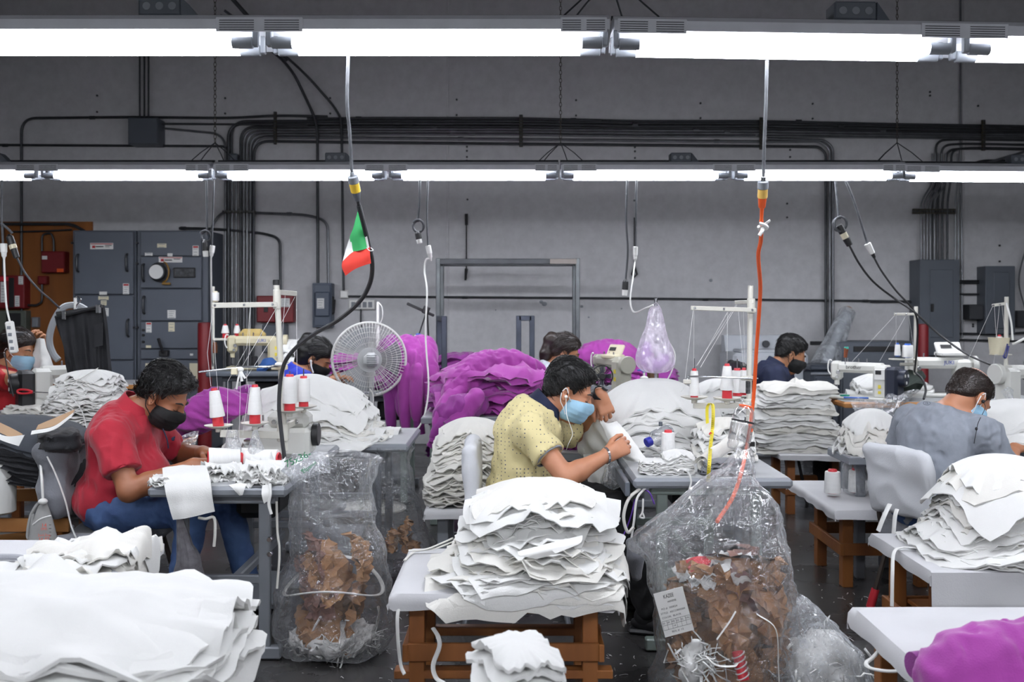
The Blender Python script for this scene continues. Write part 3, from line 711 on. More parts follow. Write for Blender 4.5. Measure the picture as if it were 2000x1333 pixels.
# vertical run beside the switchgear
for k, u in enumerate((440, 453, 461)):
    conduit([(u, 725), (u, 345 if k else 262), ] + ([(308, 250)] if k == 0 else []), .012, 'upright pipe left of the bundle bends, ' + ('running back to the square box' if k == 0 else ('second from the left' if k == 1 else 'third from the left')), 'upright pipes beside the switchgear', M_steel, .05)
conduit([(308, 242), (600, 244)], .011, 'short pipe leaving the square box on its right side', None, M_dsteel, .09)
# single runs at left
conduit([(42, 720), (42, 231), (250, 229), (448, 231), (540, 226), (640, 228)], .014, 'long pipe rising behind the plywood board and turning right over the square box', None, M_dsteel, .05, clamps=[(180, 230)])
conduit([(-40, 283), (440, 286), (452, 302)], .013, 'long level pipe at left running into the small box', None, M_dsteel, .05, clamps=[(10, 284), (315, 285)])
for k, u in enumerate((273, 282, 290)): conduit([(u, 228), (u, -60)], .010, ('left', 'middle', 'right')[k] + ' of the three thin pipes rising from the square box', 'thin pipes above the square box', M_dsteel, .11)
conduit([(410, 520), (410, 448), (432, 413), (600, 420), (640, 432), (641, 553)], .014, 'pipe arching over from the switchgear to the grey disconnect switch', None, M_steel, .06, clamps=[(565, 418)])
conduit([(350, 446), (420, 447), (515, 456), (547, 466), (548, 580)], .014, 'pipe bending down to the red fire panel at left of the flag', None, M_dsteel, .06, clamps=[(358, 446)])
conduit([(430, 30, .5), (548, 112, .3), (575, 145, .12), (620, 240, .09), (621, 553, .09)], .016, 'pipe coming down slantwise from the ceiling to the disconnect switch', None, M_dsteel)
conduit([(438, 20, .55), (556, 108, .33), (600, 148, .14), (650, 205, .1), (667, 232, .1), (671, 568, .1)], .014, 'pipe coming down slantwise and ending at the white outlet box', None, M_dsteel)
conduit([(420, -40, .6), (505, 55, .45), (560, 120, .32)], .022, 'thick dark pipe slanting down from the ceiling behind the front light', None, M_dsteel)
conduit([(680, 579), (1240, 583), (1800, 589)], .0105, 'thin level pipe running along the wall behind the whole room', None, M_dsteel, .04, clamps=[(908, 581), (1378, 585), (1690, 588)])
conduit([(705, 604), (705, 690)], .010, 'short pipe below the white outlet strip', None, M_dsteel, .04)
# right hand bends and panel feeds
for k, (ub, vh) in enumerate(((1828, 272), (1839, 281), (1848, 290), (1858, 289), )):
    conduit([(2060, vh + 3), (ub + 40, vh), (ub, vh + 3), (ub, 345), (ub - 8, 395), (ub - 8, 508)], .0125, ('outermost', 'second', 'third', 'innermost')[k] + ' of the four bends dropping to the tall panel at right', 'bends above the tall panel', M_dsteel, .05 + .015 * k)
for k, u in enumerate((1799, 1805, 1811, 1817, 1825, 1866, 1872)):
    conduit([(u, 508), (u, 392), (u + (22 if k < 5 else 4), 360), (u + (22 if k < 5 else 4), 300)], .0095, 'slim pipe entering the tall panel, number %d counted from its left end' % (k + 1) if False else ('leftmost slim pipe into the tall panel', 'second slim pipe into the tall panel', 'third slim pipe into the tall panel', 'fourth slim pipe into the tall panel', 'fifth slim pipe into the tall panel', 'slim pipe near the right side of the tall panel', 'slim pipe at the right corner of the tall panel')[k], 'slim pipes entering the tall panel', M_steel, .09)
for k, (a, c) in enumerate((((1890, 330), (2040, 285)), ((1905, 335), (2050, 300)), ((1925, 336), (2060, 315)))):
    conduit([(1880 + 8 * k, 345, .1), a + (.1,), c + (.1,)], .013, ('upper', 'middle', 'lower')[k] + ' slanting pipe at the right edge behind the far lights', 'slanting pipes at the right edge', M_steel)
conduit([(1894, 322), (1920, 314), (2050, 316)], .014, 'pipe bending level above the far lights at the right edge', None, M_dsteel, .06)
conduit([(1879, 660), (1879, 520), (1876, 300), (1876, -40)], .011, 'thin upright pipe right of the tall panel running to the ceiling', None, M_steel, .04)
for k, v in enumerate((549, 553, 575)): conduit([(1872, v), (1930, v)], .010, ('upper', 'middle', 'lower')[k] + ' short link pipe between the two panels at right', 'link pipes between the panels', M_dsteel, .05)
conduit([(1872, 652), (1950, 653), (2040, 648)], .012, 'level pipe below the small right panel', None, M_dsteel, .04)
conduit([(1870, 664), (2040, 668)], .010, 'lower level pipe below the small right panel', None, M_dsteel, .04)
conduit([(1700, 590, .05), (1755, 589, .06), (1800, 592, .06)], .009, 'short doubled pipe entering the tall panel from the left', None, M_dsteel)
# slotted channel brackets
def strut(u0, v0, u1, v1, label):
    b = MB(); pbox(b, u0, v0, u1, v1, WALL_Y - .105, WALL_Y - .085, bev=.002); T = Thing('strut_bracket', label, 'bracket', WP(u0, v1, .09)); T.part('channel', b, mat('strut_steel', (66, 62, 50), .6, .3, var=.4, scale=20), smooth=False)
    b = MB(); n = max(3, int(max(u1 - u0, v1 - v0) / 6))
    for k in range(n):
        t = (k + .5) / n; u, v = ((u0 + (u1 - u0) * t, (v0 + v1) / 2) if u1 - u0 > v1 - v0 else ((u0 + u1) / 2, v0 + (v1 - v0) * t)); p = WP(u, v, .108); b.cyl(p, p - [0, .012, 0], .012, seg=6)
    T.part('clamp_bolts', b, M_dsteel, kind='stuff')
for r_, lb in (((534, 218, 540, 282), 'upright strut bracket across the conduit bundle left of the flag'), ((1014, 224, 1021, 287), 'upright strut bracket across the conduit bundle at mid wall'), ((1484, 229, 1491, 292), 'upright strut bracket behind the grey cord at right'), ((1918, 234, 1925, 294), 'upright strut bracket across the bundle near the right edge'), ((434, 411, 498, 416), 'level strut bracket across the upright pipes beside the switchgear'), ((1783, 408, 1867, 418), 'level strut bracket above the tall panel')): strut(*r_, lb)
# boxes
def wallbox(name, label, cat, u0, v0, u1, v1, depth, m, door=True, y=WALL_Y, inset=3):
    T = Thing(name, label, cat, P((u0 + u1) / 2, v1, y - depth)); b = MB(); pbox(b, u0, v0, u1, v1, y - depth, y, bev=.006); T.part('body', b, m, smooth=False)
    if door: b = MB(); pbox(b, u0 + inset, v0 + inset, u1 - inset, v1 - inset, y - depth - .012, y - depth + .002, bev=.006); T.d = T.part('door', b, m, smooth=False)
    T.y = y - depth - .012; return T
T = wallbox('pull_box', 'square grey pull box high on the wall below three thin pipes', 'electrical box', 250, 230, 308, 282, .22, M_dgrey, True, inset=1)
wallbox('pull_box', 'very small grey box where the level pipe at left ends', 'electrical box', 447, 300, 463, 318, .09, M_dgrey, True, inset=1)
T = wallbox('disconnect_switch', 'blue-grey disconnect switch with raised door left of the fan', 'electrical box', 610, 553, 648, 640, .16, mat('switch_bluegrey', (70, 80, 96), .45, var=.12))
b = MB(); pbox(b, 614, 570, 644, 619, T.y - .03, T.y, bev=.03); dd = T.part('raised_door_panel', b, MATS['switch_bluegrey'], T.d, smooth=True)
plabel(T, 619, 583, 633, 603, T.y - .031, parent=T.d, lines=4); b = MB(); p = P(650, 597, WALL_Y - .12); b.box(p, (.03, .05, .19), bev=.01); b.bar(p + [.02, 0, .06], p + [.02, -.06, -.08], .02); T.part('lever', b, M_black)
T = wallbox('fire_alarm_station', 'red double fire alarm panel behind the thread stand pole', 'alarm panel', 501, 578, 537, 630, .12, M_red, True, inset=1)
b = MB(); pbox(b, 539, 576, 573, 630, WALL_Y - .13, WALL_Y, bev=.006); T.part('side_cabinet', b, M_red, smooth=False); plabel(T, 548, 583, 566, 600, WALL_Y - .13, lines=4, name='instruction_sheet')
b = MB(); pbox(b, 515, 590, 523, 610, T.y - .01, T.y, bev=.003); T.part('switch_plate', b, M_black, T.d)
wallbox('pull_box', 'grey box below the red double alarm panel', 'electrical box', 512, 634, 558, 690, .14, M_dgrey, True, inset=1)
T = wallbox('outlet_box', 'small white outlet box at the start of the thin level pipe', 'electrical box', 663, 567, 680, 583, .05, M_plasticw, True, inset=1)
T = wallbox('outlet_strip', 'white outlet strip on the wall left of the fan top', 'outlet', 681, 586, 732, 605, .05, M_plasticw, True, inset=1)
for k in range(4):
    b = MB(); pbox(b, 686 + 11 * k, 590, 694 + 11 * k, 601, T.y - .004, T.y, bev=0); T.part('socket', b, M_grey, T.d, smooth=False)
T = wallbox('breaker_panel', 'tall dark grey breaker panel at right with a narrow door', 'electrical box', 1797, 507, 1875, 695, .28, M_dgrey, False)
b = MB(); pbox(b, 1817, 527, 1862, 600 + 60, WALL_Y - .292, WALL_Y - .279, bev=.004); d = T.part('door', b, M_dgrey, smooth=False)
b = MB(); pbox(b, 1819, 594, 1824, 609, WALL_Y - .31, WALL_Y - .29, bev=.004); T.part('latch', b, M_black, d)
T = wallbox('breaker_panel', 'smaller dark grey breaker panel near the right edge', 'electrical box', 1925, 520, 1983, 653, .2, M_dgrey, False)
b = MB(); pbox(b, 1941, 532, 1972, 642, WALL_Y - .21, WALL_Y - .199, bev=.004); T.part('door', b, M_dgrey, smooth=False)
wallbox('pull_box', 'small dark box between the two breaker panels', 'electrical box', 1894, 595, 1922, 625, .16, mat('box_charcoal', (52, 54, 58), .5), True, inset=1)
T = wallbox('outlet_box', 'dark four-gang outlet box at the right edge', 'electrical box', 1986, 607, 2012, 640, .08, MATS['box_charcoal'], True, inset=1)
b = MB(); b.tube([P(2008, 470, WALL_Y - .1), P(1990, 545, WALL_Y - .1), P(2002, 605, WALL_Y - .1)], .008, 6, 6); single('wall_cable', b, M_cablegrey, 'thin cable bowing out at the right edge beside the small panel', 'cable')
b = MB(); pbox(b, 1583, 667, 1608, 674, WALL_Y - .02, WALL_Y, bev=.002); single('vent_plate', b, M_dsteel, 'small dark slotted plate on the wall right of the man in navy', 'wall plate', smooth=False)
b = MB(); b.tube([WP(911, 418, .04), WP(911, 545, .04)], .008, 6); b.tube([WP(911, 418, .04), WP(911, 440, .04)], .018, 6); b.tube([WP(911, 525, .05), WP(909, 548, .05)], [.02, .012], 6); single('hanging_strap', b, M_black, 'black strap hanging on the wall above the steel rack', 'strap')
b = MB(); b.tube([WP(1239, 425, .04), WP(1239, 520, .04)], .008, 6); b.tube([WP(1239, 520, .05), WP(1244, 536, .05), WP(1237, 543, .05), WP(1234, 536, .05), WP(1239, 520, .05)], .012, 6); single('hanging_strap', b, M_black, 'black strap with a loop on the wall above the shopping bag', 'strap')
# plywood board with alarm equipment
M_ply = mat('plywood', (150, 88, 28), .6, var=.3, scale=3, bump=.1, bscale=30, col2=(108, 60, 20), stretch=(1, 1, .12))
BY = WALL_Y - .03
b = MB(); pbox(b, -60, 433, 180, 752, BY - .005, WALL_Y - .005, bev=.003); single('plywood_board', b, M_ply, 'orange-brown plywood backboard mounted on the wall at far left', 'board', smooth=False)
T = wallbox('fire_alarm_box', 'red alarm box with a small orange sticker on the plywood board', 'alarm panel', 80, 491, 126, 533, .12, M_red, True, BY, 1)
plabel(T, 82, 500, 92, 507, T.y, parent=T.d); b = MB(); pbox(b, 111, 525, 124, 532, T.y - .003, T.y, bev=0); T.part('orange_sticker', b, M_orange, T.d, smooth=False)
wallbox('alarm_junction', 'little red square box between the two red alarm boxes', 'alarm panel', 73, 539, 90, 556, .08, M_red, True, BY, 1)
T = wallbox('fire_alarm_control', 'red alarm control cabinet with black strip at the left edge', 'alarm panel', -8, 538, 47, 603, .14, M_red, True, BY, 1)
plabel(T, 1, 551, 11, 591, T.y, parent=T.d, lines=6); plabel(T, 36, 540, 45, 556, T.y, parent=T.d, lines=4); plabel(T, 29, 578, 38, 599, T.y, parent=T.d, lines=5)
b = MB(); pbox(b, 17, 543, 27, 601, T.y - .008, T.y, bev=.002); T.part('indicator_strip', b, M_black, T.d, smooth=False)
b = MB(); pbox(b, -6, 541, 16, 549, T.y - .004, T.y, bev=0); T.part('name_plate', b, M_redplastic, T.d, smooth=False)
T = wallbox('breaker_panel', 'old green-grey breaker panel at the left edge behind the seated woman', 'electrical box', -20, 607, 50, 680, .12, mat('panel_greengrey', (86, 92, 84), .5), True, BY, 2)
b = MB(); pbox(b, 12, 612, 40, 672, T.y - .006, T.y, bev=0); T.part('breaker_row', b, M_black, T.d, smooth=False)
T = wallbox('outlet_box', 'small grey outlet on the plywood behind the woman in red', 'electrical box', 61, 620, 74, 640, .06, M_grey, True, BY, 1)
def ply_pipe(pts, lb, r=.011): conduit([(u, v, .09) for u, v in pts], r, lb, 'pipes on the plywood board', M_dsteel)
ply_pipe([(-30, 438), (140, 438), (165, 452)], 'black pipe along the top of the plywood board', .016)
ply_pipe([(20, 453), (84, 452), (140, 449)], 'thin pipe below the top of the plywood board', .009)
ply_pipe([(82, 492), (82, 458), (100, 455), (105, 470), (105, 492)], 'looped pipe feeding the red box with the orange sticker')
ply_pipe([(82, 556), (82, 590), (72, 597), (47, 596)], 'pipe curving from the little red box to the control cabinet', .012)
ply_pipe([(6, 440), (6, 540)], 'upright pipe at the left edge of the plywood board', .012)

# ------------------------------------------------------------ switchgear, two floor standing sections
GY = 9.95
M_gear = mat('switchgear_grey', (88, 94, 104), .5, var=.1, scale=4, bump=.1, bscale=300)
def gear(label, u0, u1, v0, doors, handles):
    T = Thing('switchgear_cabinet', label, 'electrical cabinet', (P((u0 + u1) / 2, v0, GY)[0], (GY + WALL_Y) / 2, 0)); a = P(u0, v0, GY); c = P(u1, v0, GY)
    b = MB(); b.box(((a[0] + c[0]) / 2, (GY + WALL_Y) / 2 + .01, a[2] / 2), (c[0] - a[0], WALL_Y - GY - .03, a[2]), bev=.006); T.part('body', b, M_gear, smooth=False); T.d = []
    for (x0, y0, x1, y1) in doors:
        b = MB(); pbox(b, x0, y0, x1, y1, GY - .022, GY + .004, bev=.006); T.d.append(T.part('door', b, M_gear, smooth=False))
    for di, u, v in handles:
        b = MB(); p = P(u, v, GY - .025); b.tube([p + [0, 0, .085], p + [0, -.035, .06], p + [0, -.035, -.06], p + [0, 0, -.085]], .012, 8, 4); T.part('handle', b, M_dsteel, T.d[di])
    return T
YF = GY - .022
T = gear('left section of the grey switchgear with two plain doors', 140, 264, 450, [(145, 452, 260, 575), (145, 577, 260, 703), (145, 705, 260, 860)], [(0, 153, 514), (0, 249, 513), (1, 251, 641)])
plabel(T, 176, 475, 221, 487, YF, parent=T.d[0], red=True); b = MB(); pbox(b, 180, 480, 186, 485, YF - .004, YF - .002, bev=0); T.part('maker_mark', b, M_redink, T.d[0], smooth=False)
b = MB(); pbox(b, 187, 481, 202, 483, YF - .004, YF - .002, bev=0); pbox(b, 205, 479, 218, 480.5, YF - .004, YF - .002, bev=0); pbox(b, 205, 482, 214, 483, YF - .004, YF - .002, bev=0); T.part('maker_name', b, M_ink, T.d[0], smooth=False)
plabel(T, 240, 554, 252, 575, YF, parent=T.d[0], red=True, lines=4); plabel(T, 194, 570, 209, 576, YF, parent=T.d[0]); plabel(T, 192, 579, 212, 586, YF, M_ivory, T.d[1], lines=2); plabel(T, 197, 587, 208, 597, YF, M_ivory, T.d[1], lines=3); plabel(T, 196, 602, 212, 618, YF, parent=T.d[1], lines=4)
for u, v in ((141.5, 475), (141.5, 640)):
    b = MB(); p = P(u, v, GY); b.cyl(p, p - [0, .02, 0], .012, seg=8); T.part('bolt', b, M_black)
T = gear('right section of the grey switchgear with round meter and lever', 266, 405, 450, [(274, 452, 393, 500), (274, 502, 393, 563), (274, 565, 393, 627), (274, 629, 388, 681), (274, 683, 388, 702), (274, 704, 388, 860)], [(1, 281, 533), (2, 282, 596)])
plabel(T, 307, 476, 325, 484, YF, M_ivory, T.d[0], lines=2); plabel(T, 283, 494, 298, 500, YF, parent=T.d[0], lines=2); plabel(T, 327, 495, 337, 501, YF, parent=T.d[0]); plabel(T, 376, 480, 388, 500, YF, parent=T.d[0], red=True, lines=3)
plabel(T, 310, 502, 356, 513, YF, parent=T.d[1], red=True); b = MB(); pbox(b, 314, 506, 320, 511, YF - .004, YF - .002, bev=0); T.part('maker_mark', b, M_redink, T.d[1], smooth=False)
b = MB(); pbox(b, 321, 507.5, 336, 509.5, YF - .004, YF - .002, bev=0); pbox(b, 339, 505.5, 352, 507, YF - .004, YF - .002, bev=0); T.part('maker_name', b, M_ink, T.d[1], smooth=False)
p = P(314, 532, YF); mt = MB(); mt.lathe([(.098, 0), (.098, .05), (.085, .055), (.08, .10), (.074, .11)], p, rotx(math.pi / 2), 24); mo = T.part('electric_meter', mt, M_dsteel, T.d[1], label='round electric meter with pale face')
mt = MB(); mt.lathe([(.001, 0), (.070, 0), (.070, .004)], p - [0, .111, 0] + [-.006, 0, 0], rotx(math.pi / 2), 24); T.part('meter_face', mt, M_label, T.d[1])
mt = MB(); mt.tube([p + [.05 + .05 * math.cos(a) * 1.1, -.07, .0 + .1 * math.sin(a)] for a in np.linspace(-1.6, 1.5, 10)], .007, 6); mt.box(p + [.07, -.04, -.115], (.08, .03, .02)); T.part('seal_wire', mt, mat('brass_wire', (150, 112, 40), .5), T.d[1])
b = MB(); pbox(b, 338, 523, 381, 543, YF - .02, YF, bev=.006); T.part('meter_window_frame', b, M_black, T.d[1], smooth=False)
b = MB(); pbox(b, 341, 526, 378, 540, YF - .024, YF - .02, bev=0); T.part('meter_window', b, mat('window_glass_dark', (92, 94, 96), .12, var=.6, scale=25), T.d[1], smooth=False)
plabel(T, 327, 606, 343, 622, YF, parent=T.d[2], lines=4); plabel(T, 285, 630, 296, 650, YF, parent=T.d[3], red=True, lines=3); plabel(T, 329, 630, 341, 648, YF, M_ivory, T.d[3], lines=3); plabel(T, 285, 675, 295, 680, YF, M_ivory, T.d[3]); plabel(T, 371, 691, 377, 695, YF, parent=T.d[4])
plabel(T, 284, 710, 300, 742, YF, M_ivory, T.d[5]); plabel(T, 370, 710, 386, 742, YF, M_ivory, T.d[5])
b = MB(); p = P(323, 690, YF); b.box(p - [0, .03, 0], (.09, .06, .06)); b.bar(p - [.0, .06, 0], p + [-.035, -.10, .15], .03, .02); T.part('breaker_lever', b, M_black, T.d[3])
b = MB()
for v in (645, 655, 668): p = P(280.5, v, YF); b.cyl(p, p - [0, .02, 0], .013, seg=10)
T.part('knobs', b, M_black, T.d[3])
for u, v in ((268.5, 475), (268.5, 515), (269, 640), (261, 640)):
    b = MB(); p = P(u, v, GY); b.cyl(p, p - [0, .02, 0], .012, seg=8); T.part('bolt', b, M_black)
# narrow tall wireway next to the gear, red bollards
b = MB(); pbox(b, 400, 470, 414, 880, 10.15, WALL_Y, bev=.006); single('wireway', b, mat('wireway_charcoal', (52, 56, 62), .5), 'narrow dark wireway standing right of the switchgear', 'electrical cabinet', smooth=False)
def bollard(u, v, Y, r, label):
    p = P(u, v, Y); b = MB(); b.lathe([(r, 0), (r, p[2] - .02), (r * .96, p[2] - .005), (r * .8, p[2])], (p[0], Y, 0), seg=20); single('bollard', b, M_red, label, 'bollard')
bollard(400, 630, 9.6, .066, 'red steel bollard in front of the switchgear')
bollard(1803, 633, 9.4, .048, 'red steel bollard in front of the tall breaker panel')
# washing machine, dark storage cabinet, tote bins, plastic roll, steel rack
WY = 9.55
p0 = P(1433, 690, WY); p1 = P(1580, 690, WY); cx = (p0[0] + p1[0]) / 2; wd = p1[0] - p0[0]
T = Thing('washing_machine', 'white top-loading washing machine behind the man in navy', 'washing machine', (cx, WY + .33, 0)); M_app = mat('appliance_white', (190, 194, 200), .35, var=.05)
b = MB(); b.box((cx, WY + .33, p0[2] / 2), (wd, .66, p0[2]), bev=.03); T.part('body', b, M_app)
b = MB(); pc = P(1440, 655, WY + .55); b.prism([(cx - wd / 2 + .02, WY + .45, p0[2] - .01), (cx - wd / 2 + .02, WY + .53, pc[2]), (cx - wd / 2 + .02, WY + .66, pc[2]), (cx - wd / 2 + .02, WY + .66, p0[2] - .01)], (wd - .04, 0, 0)); cn = T.part('control_console', b, M_app)
b = MB(); q = P(1495, 672, WY + .47); b.cyl(q, q - [0, .04, 0], .035); T.part('dial', b, M_dsteel, cn)
b = MB(); pbox(b, 1475, 700, 1570, 850, WY - .015, WY + .005, bev=.012); T.part('front_panel', b, M_app)
b = MB(); b.box((cx, WY + .2, p0[2] + .012), (wd * .8, .36, .03), bev=.012); T.part('lid', b, M_app)
M_slate = mat('slate_plastic', (58, 64, 74), .5, var=.15)
T = Thing('storage_cabinet', 'low dark grey cabinet with a black slot behind the sewing machines at right', 'cabinet', P(1715, 760, 9.9) * [1, 1, 0]); pa = P(1640, 668, 9.7); pb = P(1800, 668, 9.7)
b = MB(); b.box(((pa[0] + pb[0]) / 2, 9.95, pa[2] / 2), (pb[0] - pa[0], .5, pa[2]), bev=.01); T.part('body', b, M_dgrey, smooth=False)
b = MB(); pbox(b, 1668, 677, 1765, 687, 9.685, 9.71, bev=.002); T.part('slot', b, M_black, smooth=False); b = MB(); pbox(b, 1646, 690, 1795, 830, 9.688, 9.71, bev=.006); T.part('door', b, M_dgrey, smooth=False)
T = Thing('tote_bin', 'dark slate lidded tote bin right of the man in navy', 'storage bin', P(1612, 760, 9.3) * [1, 1, 0]); zt = P(1612, 724, 9.3)[2]; xa, xb = P(1584, 0, 9.3)[0], P(1642, 0, 9.3)[0]
b = MB(); b.box(((xa + xb) / 2, 9.5, zt / 2), (xb - xa, .4, zt), bev=.03); T.part('body', b, M_slate); b = MB(); b.box(((xa + xb) / 2, 9.5, zt + .025), (xb - xa + .03, .43, .05), bev=.015); T.part('lid', b, M_slate)
b = MB(); b.box(((xa + xb) / 2, 9.29, zt - .14), (.2, .03, .16), bev=.01); T.part('front_grip', b, M_slate)
b = MB(); b.box(((xa + xb) / 2, 9.29, zt - .03), (xb - xa + .01, .02, .02), bev=.004); T.part('rim', b, M_grey)
T = Thing('plastic_film_roll', 'roll of clear plastic film leaning on the wall at right', 'plastic roll', P(1612, 735, 9.65)); a_, c_ = P(1655, 610, 10.1), P(1608, 722, 9.66); ax = unit(a_ - c_)
b = MB(); n = 18; b.tube([c_ + (a_ - c_) * t for t in np.linspace(0, 1, n)], [.14, .13, .11, .10, .085, .082], 20); T.part('film', b, mat_film('roll_film', haze=.35, gloss=.5, scale=8, bump=.25))
b = MB(); b.tube([c_ + (a_ - c_) * .02, a_ - ax * .01], .05, 16); T.part('inner_layers', b, mat('milky_film', (176, 182, 188), .25, var=.25, scale=12, stretch=(1, 1, .2)))
b = MB(); b.tube([a_ - ax * .02, a_ + ax * .045], .042, 14); T.part('cardboard_core', b, mat('cardboard', (150, 104, 64), .8))
M_rack = mat('raw_steel', (104, 108, 110), .4, .7, var=.35, scale=8)
RYf, RYb = 9.0, 9.45
T = Thing('garment_rack', 'tall bare steel frame rack standing behind the purple piles', 'rack', (P(990, 0, 9.2)[0], 9.2, 0)); zt = P(860, 505, RYf)[2]; xl, xr = P(856, 0, RYf)[0], P(1128, 0, RYf)[0]
for x in (xl, xr):
    for y in (RYf, RYb): b = MB(); b.box((x, y, zt / 2), (.04, .04, zt), bev=.004); T.part('post', b, M_rack, smooth=False)
b = MB(); b.box(((xl + xr) / 2, RYf, zt - .028), (xr - xl, .035, .05), bev=.004); T.part('top_rail', b, M_dsteel, smooth=False)
b = MB(); b.box(((xl + xr) / 2, RYb, zt - .028), (xr - xl, .035, .05), bev=.004); T.part('top_rail', b, M_dsteel, smooth=False)
b = MB(); b.box((xr - .13, RYf - .022, zt - .028), (.24, .006, .045), bev=.001); T.part('worn_tape', b, mat('grey_tape', (150, 142, 136), .7), smooth=False)
for x in (xl, xr): b = MB(); b.box((x, (RYf + RYb) / 2, zt - .028), (.03, RYb - RYf, .04), bev=.004); T.part('end_rail', b, M_rack, smooth=False)
for x in (xl, xr): b = MB(); b.box((x - (.03 if x == xr else -.03), RYf - .01, .88), (.03, .05, .05), bev=.004); T.part('shelf_clip', b, M_dsteel, smooth=False)
T = Thing('steel_cart', 'flat steel cart with square hoop ends under the dark purple pile', 'cart', (P(950, 0, 8.5)[0], 8.5, 0)); M_bl = mat('blued_steel', (74, 80, 92), .45, .5, var=.35)
for (ua, uc, y) in ((858, 874, 8.55), (1013, 1039, 8.55)):
    zt = P(0, 617, y)[2]; xa, xc = P(ua, 0, y)[0], P(uc, 0, y)[0]; y2 = y - .4 if ua < 900 else y
    xa2 = xa
    b = MB(); b.box((xa, y, zt / 2 + .06), (.045, .045, zt - .12), bev=.004); T.part('hoop_post', b, M_bl, smooth=False)
    b = MB(); b.box((xc, y2, zt / 2 + .06), (.045, .045, zt - .12), bev=.004); T.part('hoop_post', b, M_bl, smooth=False)
    b = MB(); b.bar((xa, y, zt - .022), (xc, y2, zt - .022), .045); T.part('hoop_top', b, M_bl, smooth=False)
xa, xc = P(850, 0, 8.5)[0], P(1045, 0, 8.5)[0]
b = MB(); b.box(((xa + xc) / 2, 8.35, .17), (xc - xa, .5, .06), bev=.006); T.part('deck', b, M_bl, smooth=False)
for x in (xa + .08, xc - .08):
    for y in (8.17, 8.53): b = MB(); b.cyl((x - .02, y, .07), (x + .02, y, .07), .07); T.part('wheel', b, M_black)
# ------------------------------------------------------------ benches and tables
def drape_cover(x0, x1, y0, y1, z, hang, seed, thick=.006, flap=None):
    """tight cloth cover over a board: flat top, rolled edges and short skirt with bunched corners"""
    m = MB(); nx, ny = 40, 40; r = RS(seed)
    def prof(t, w):   # arc length across: skirt, top, skirt
        return t
    A = []; tot = [hang + (x1 - x0) + hang, hang + (y1 - y0) + hang]
    for i in range(nx + 1):
        row = []
        for j in range(ny + 1):
            a = tot[0] * i / nx - hang; c = tot[1] * j / ny - hang; W_, D_ = x1 - x0, y1 - y0
            ox = min(max(a, 0), W_); oy = min(max(c, 0), D_); dx = max(-a, a - W_, 0); dy = max(-c, c - D_, 0)
            down = max(dx, dy) if min(dx, dy) == 0 else math.hypot(dx, dy) * .82
            sx = (-1 if a < 0 else 1) * (.006 if dx else 0); sy = (-1 if c < 0 else 1) * (.006 if dy else 0)
            bun = min(dx, dy); k = .0 * bun
            row.append((x0 + ox + sx + (-1 if a < 0 else 1) * k * .5 * (1 if dx else 0), y0 + oy + sy + (-1 if c < 0 else 1) * k * .5 * (1 if dy else 0), z - down))
        A.append(row)
    A = np.array(A); n = wav(A[..., 0], A[..., 1], A[..., 2], seed, 30); sk = np.clip((z - A[..., 2]) / max(hang, .01), 0, 1)
    A[..., 0] += n * .003 * sk; A[..., 1] += wav(A[..., 0], A[..., 1], A[..., 2], seed + 1, 34) * .003 * sk; A[..., 2] += wav(A[..., 0], A[..., 1], 0, seed + 2, 9) * .0018 + n * .004 * sk * (sk > .9)
    m.grid(A, thick); return m
def bench(label, x0, x1, y0, y1, z, legs=None, wood=None, hang=.05, seed=1, rail=.16, runner=None, cover=None, lw=.055, bd=.03, coverm=None, rails=True, group='low wooden work benches'):
    wood = wood or M_wood; T = Thing('work_bench', label, 'bench', ((x0 + x1) / 2, (y0 + y1) / 2, 0), group)
    b = MB(); b.box(((x0 + x1) / 2, (y0 + y1) / 2, z - bd / 2), (x1 - x0, y1 - y0, bd), bev=.004); T.part('top_board', b, wood, smooth=False)
    T.part('cloth_cover', drape_cover(x0 - .004, x1 + .004, y0 - .004, y1 + .004, z + .008, hang, seed), coverm or M_cover, angle=60)
    lx0, lx1, ly0, ly1 = legs or (x0 + .08, x1 - .08, y0 + .08, y1 - .08)
    for x in (lx0, lx1):
        for y in (ly0, ly1): b = MB(); b.box((x, y, (z - bd) / 2), (lw, lw * 1.1, z - bd), bev=.003); T.part('leg', b, wood, smooth=False)
    if rails:
        for y in (ly0, ly1): b = MB(); b.box(((lx0 + lx1) / 2, y - (lw * .55 + .01) * (1 if y == ly0 else -1), rail), (lx1 - lx0 + lw + .02, .02, .062), bev=.003); T.part('rail', b, wood, smooth=False)
        for x in (lx0, lx1): b = MB(); b.box((x - (lw * .5 + .01) * (1 if x == lx0 else -1), (ly0 + ly1) / 2, rail), (.02, ly1 - ly0 + lw + .06, .062), bev=.003); T.part('rail', b, wood, smooth=False)
    if runner:
        for y in (ly0, ly1): b = MB(); b.box(((lx0 + lx1) / 2, y, runner), (lx1 - lx0 + .16, .06, .03), bev=.003); T.part('runner', b, wood, smooth=False)
    return T
bench('covered bench in the centre front under the large white pile', -.415, .36, 3.44, 4.09, .45, legs=(-.335, .275, 3.53, 3.99), rail=.24, runner=.155, hang=.055, seed=3)
bench('low bench right of centre with two thread cones and a plastic bag', 1.615, 2.2, 4.96, 5.80, .43, legs=(1.735, 2.12, 5.17, 5.6), rail=.20, hang=.045, seed=4)
bench('far low bench at right under the stack of folded white garments', 1.85, 2.49, 6.84, 7.48, .43, legs=(1.95, 2.38, 6.98, 7.36), rail=.17, hang=.045, seed=5)
T = bench('covered bench at right whose cloth hangs down in front', 1.575, 2.5, 3.74, 4.36, .45, legs=(1.65, 2.4, 3.85, 4.26), rail=.17, hang=.05, seed=6)
g = []; 
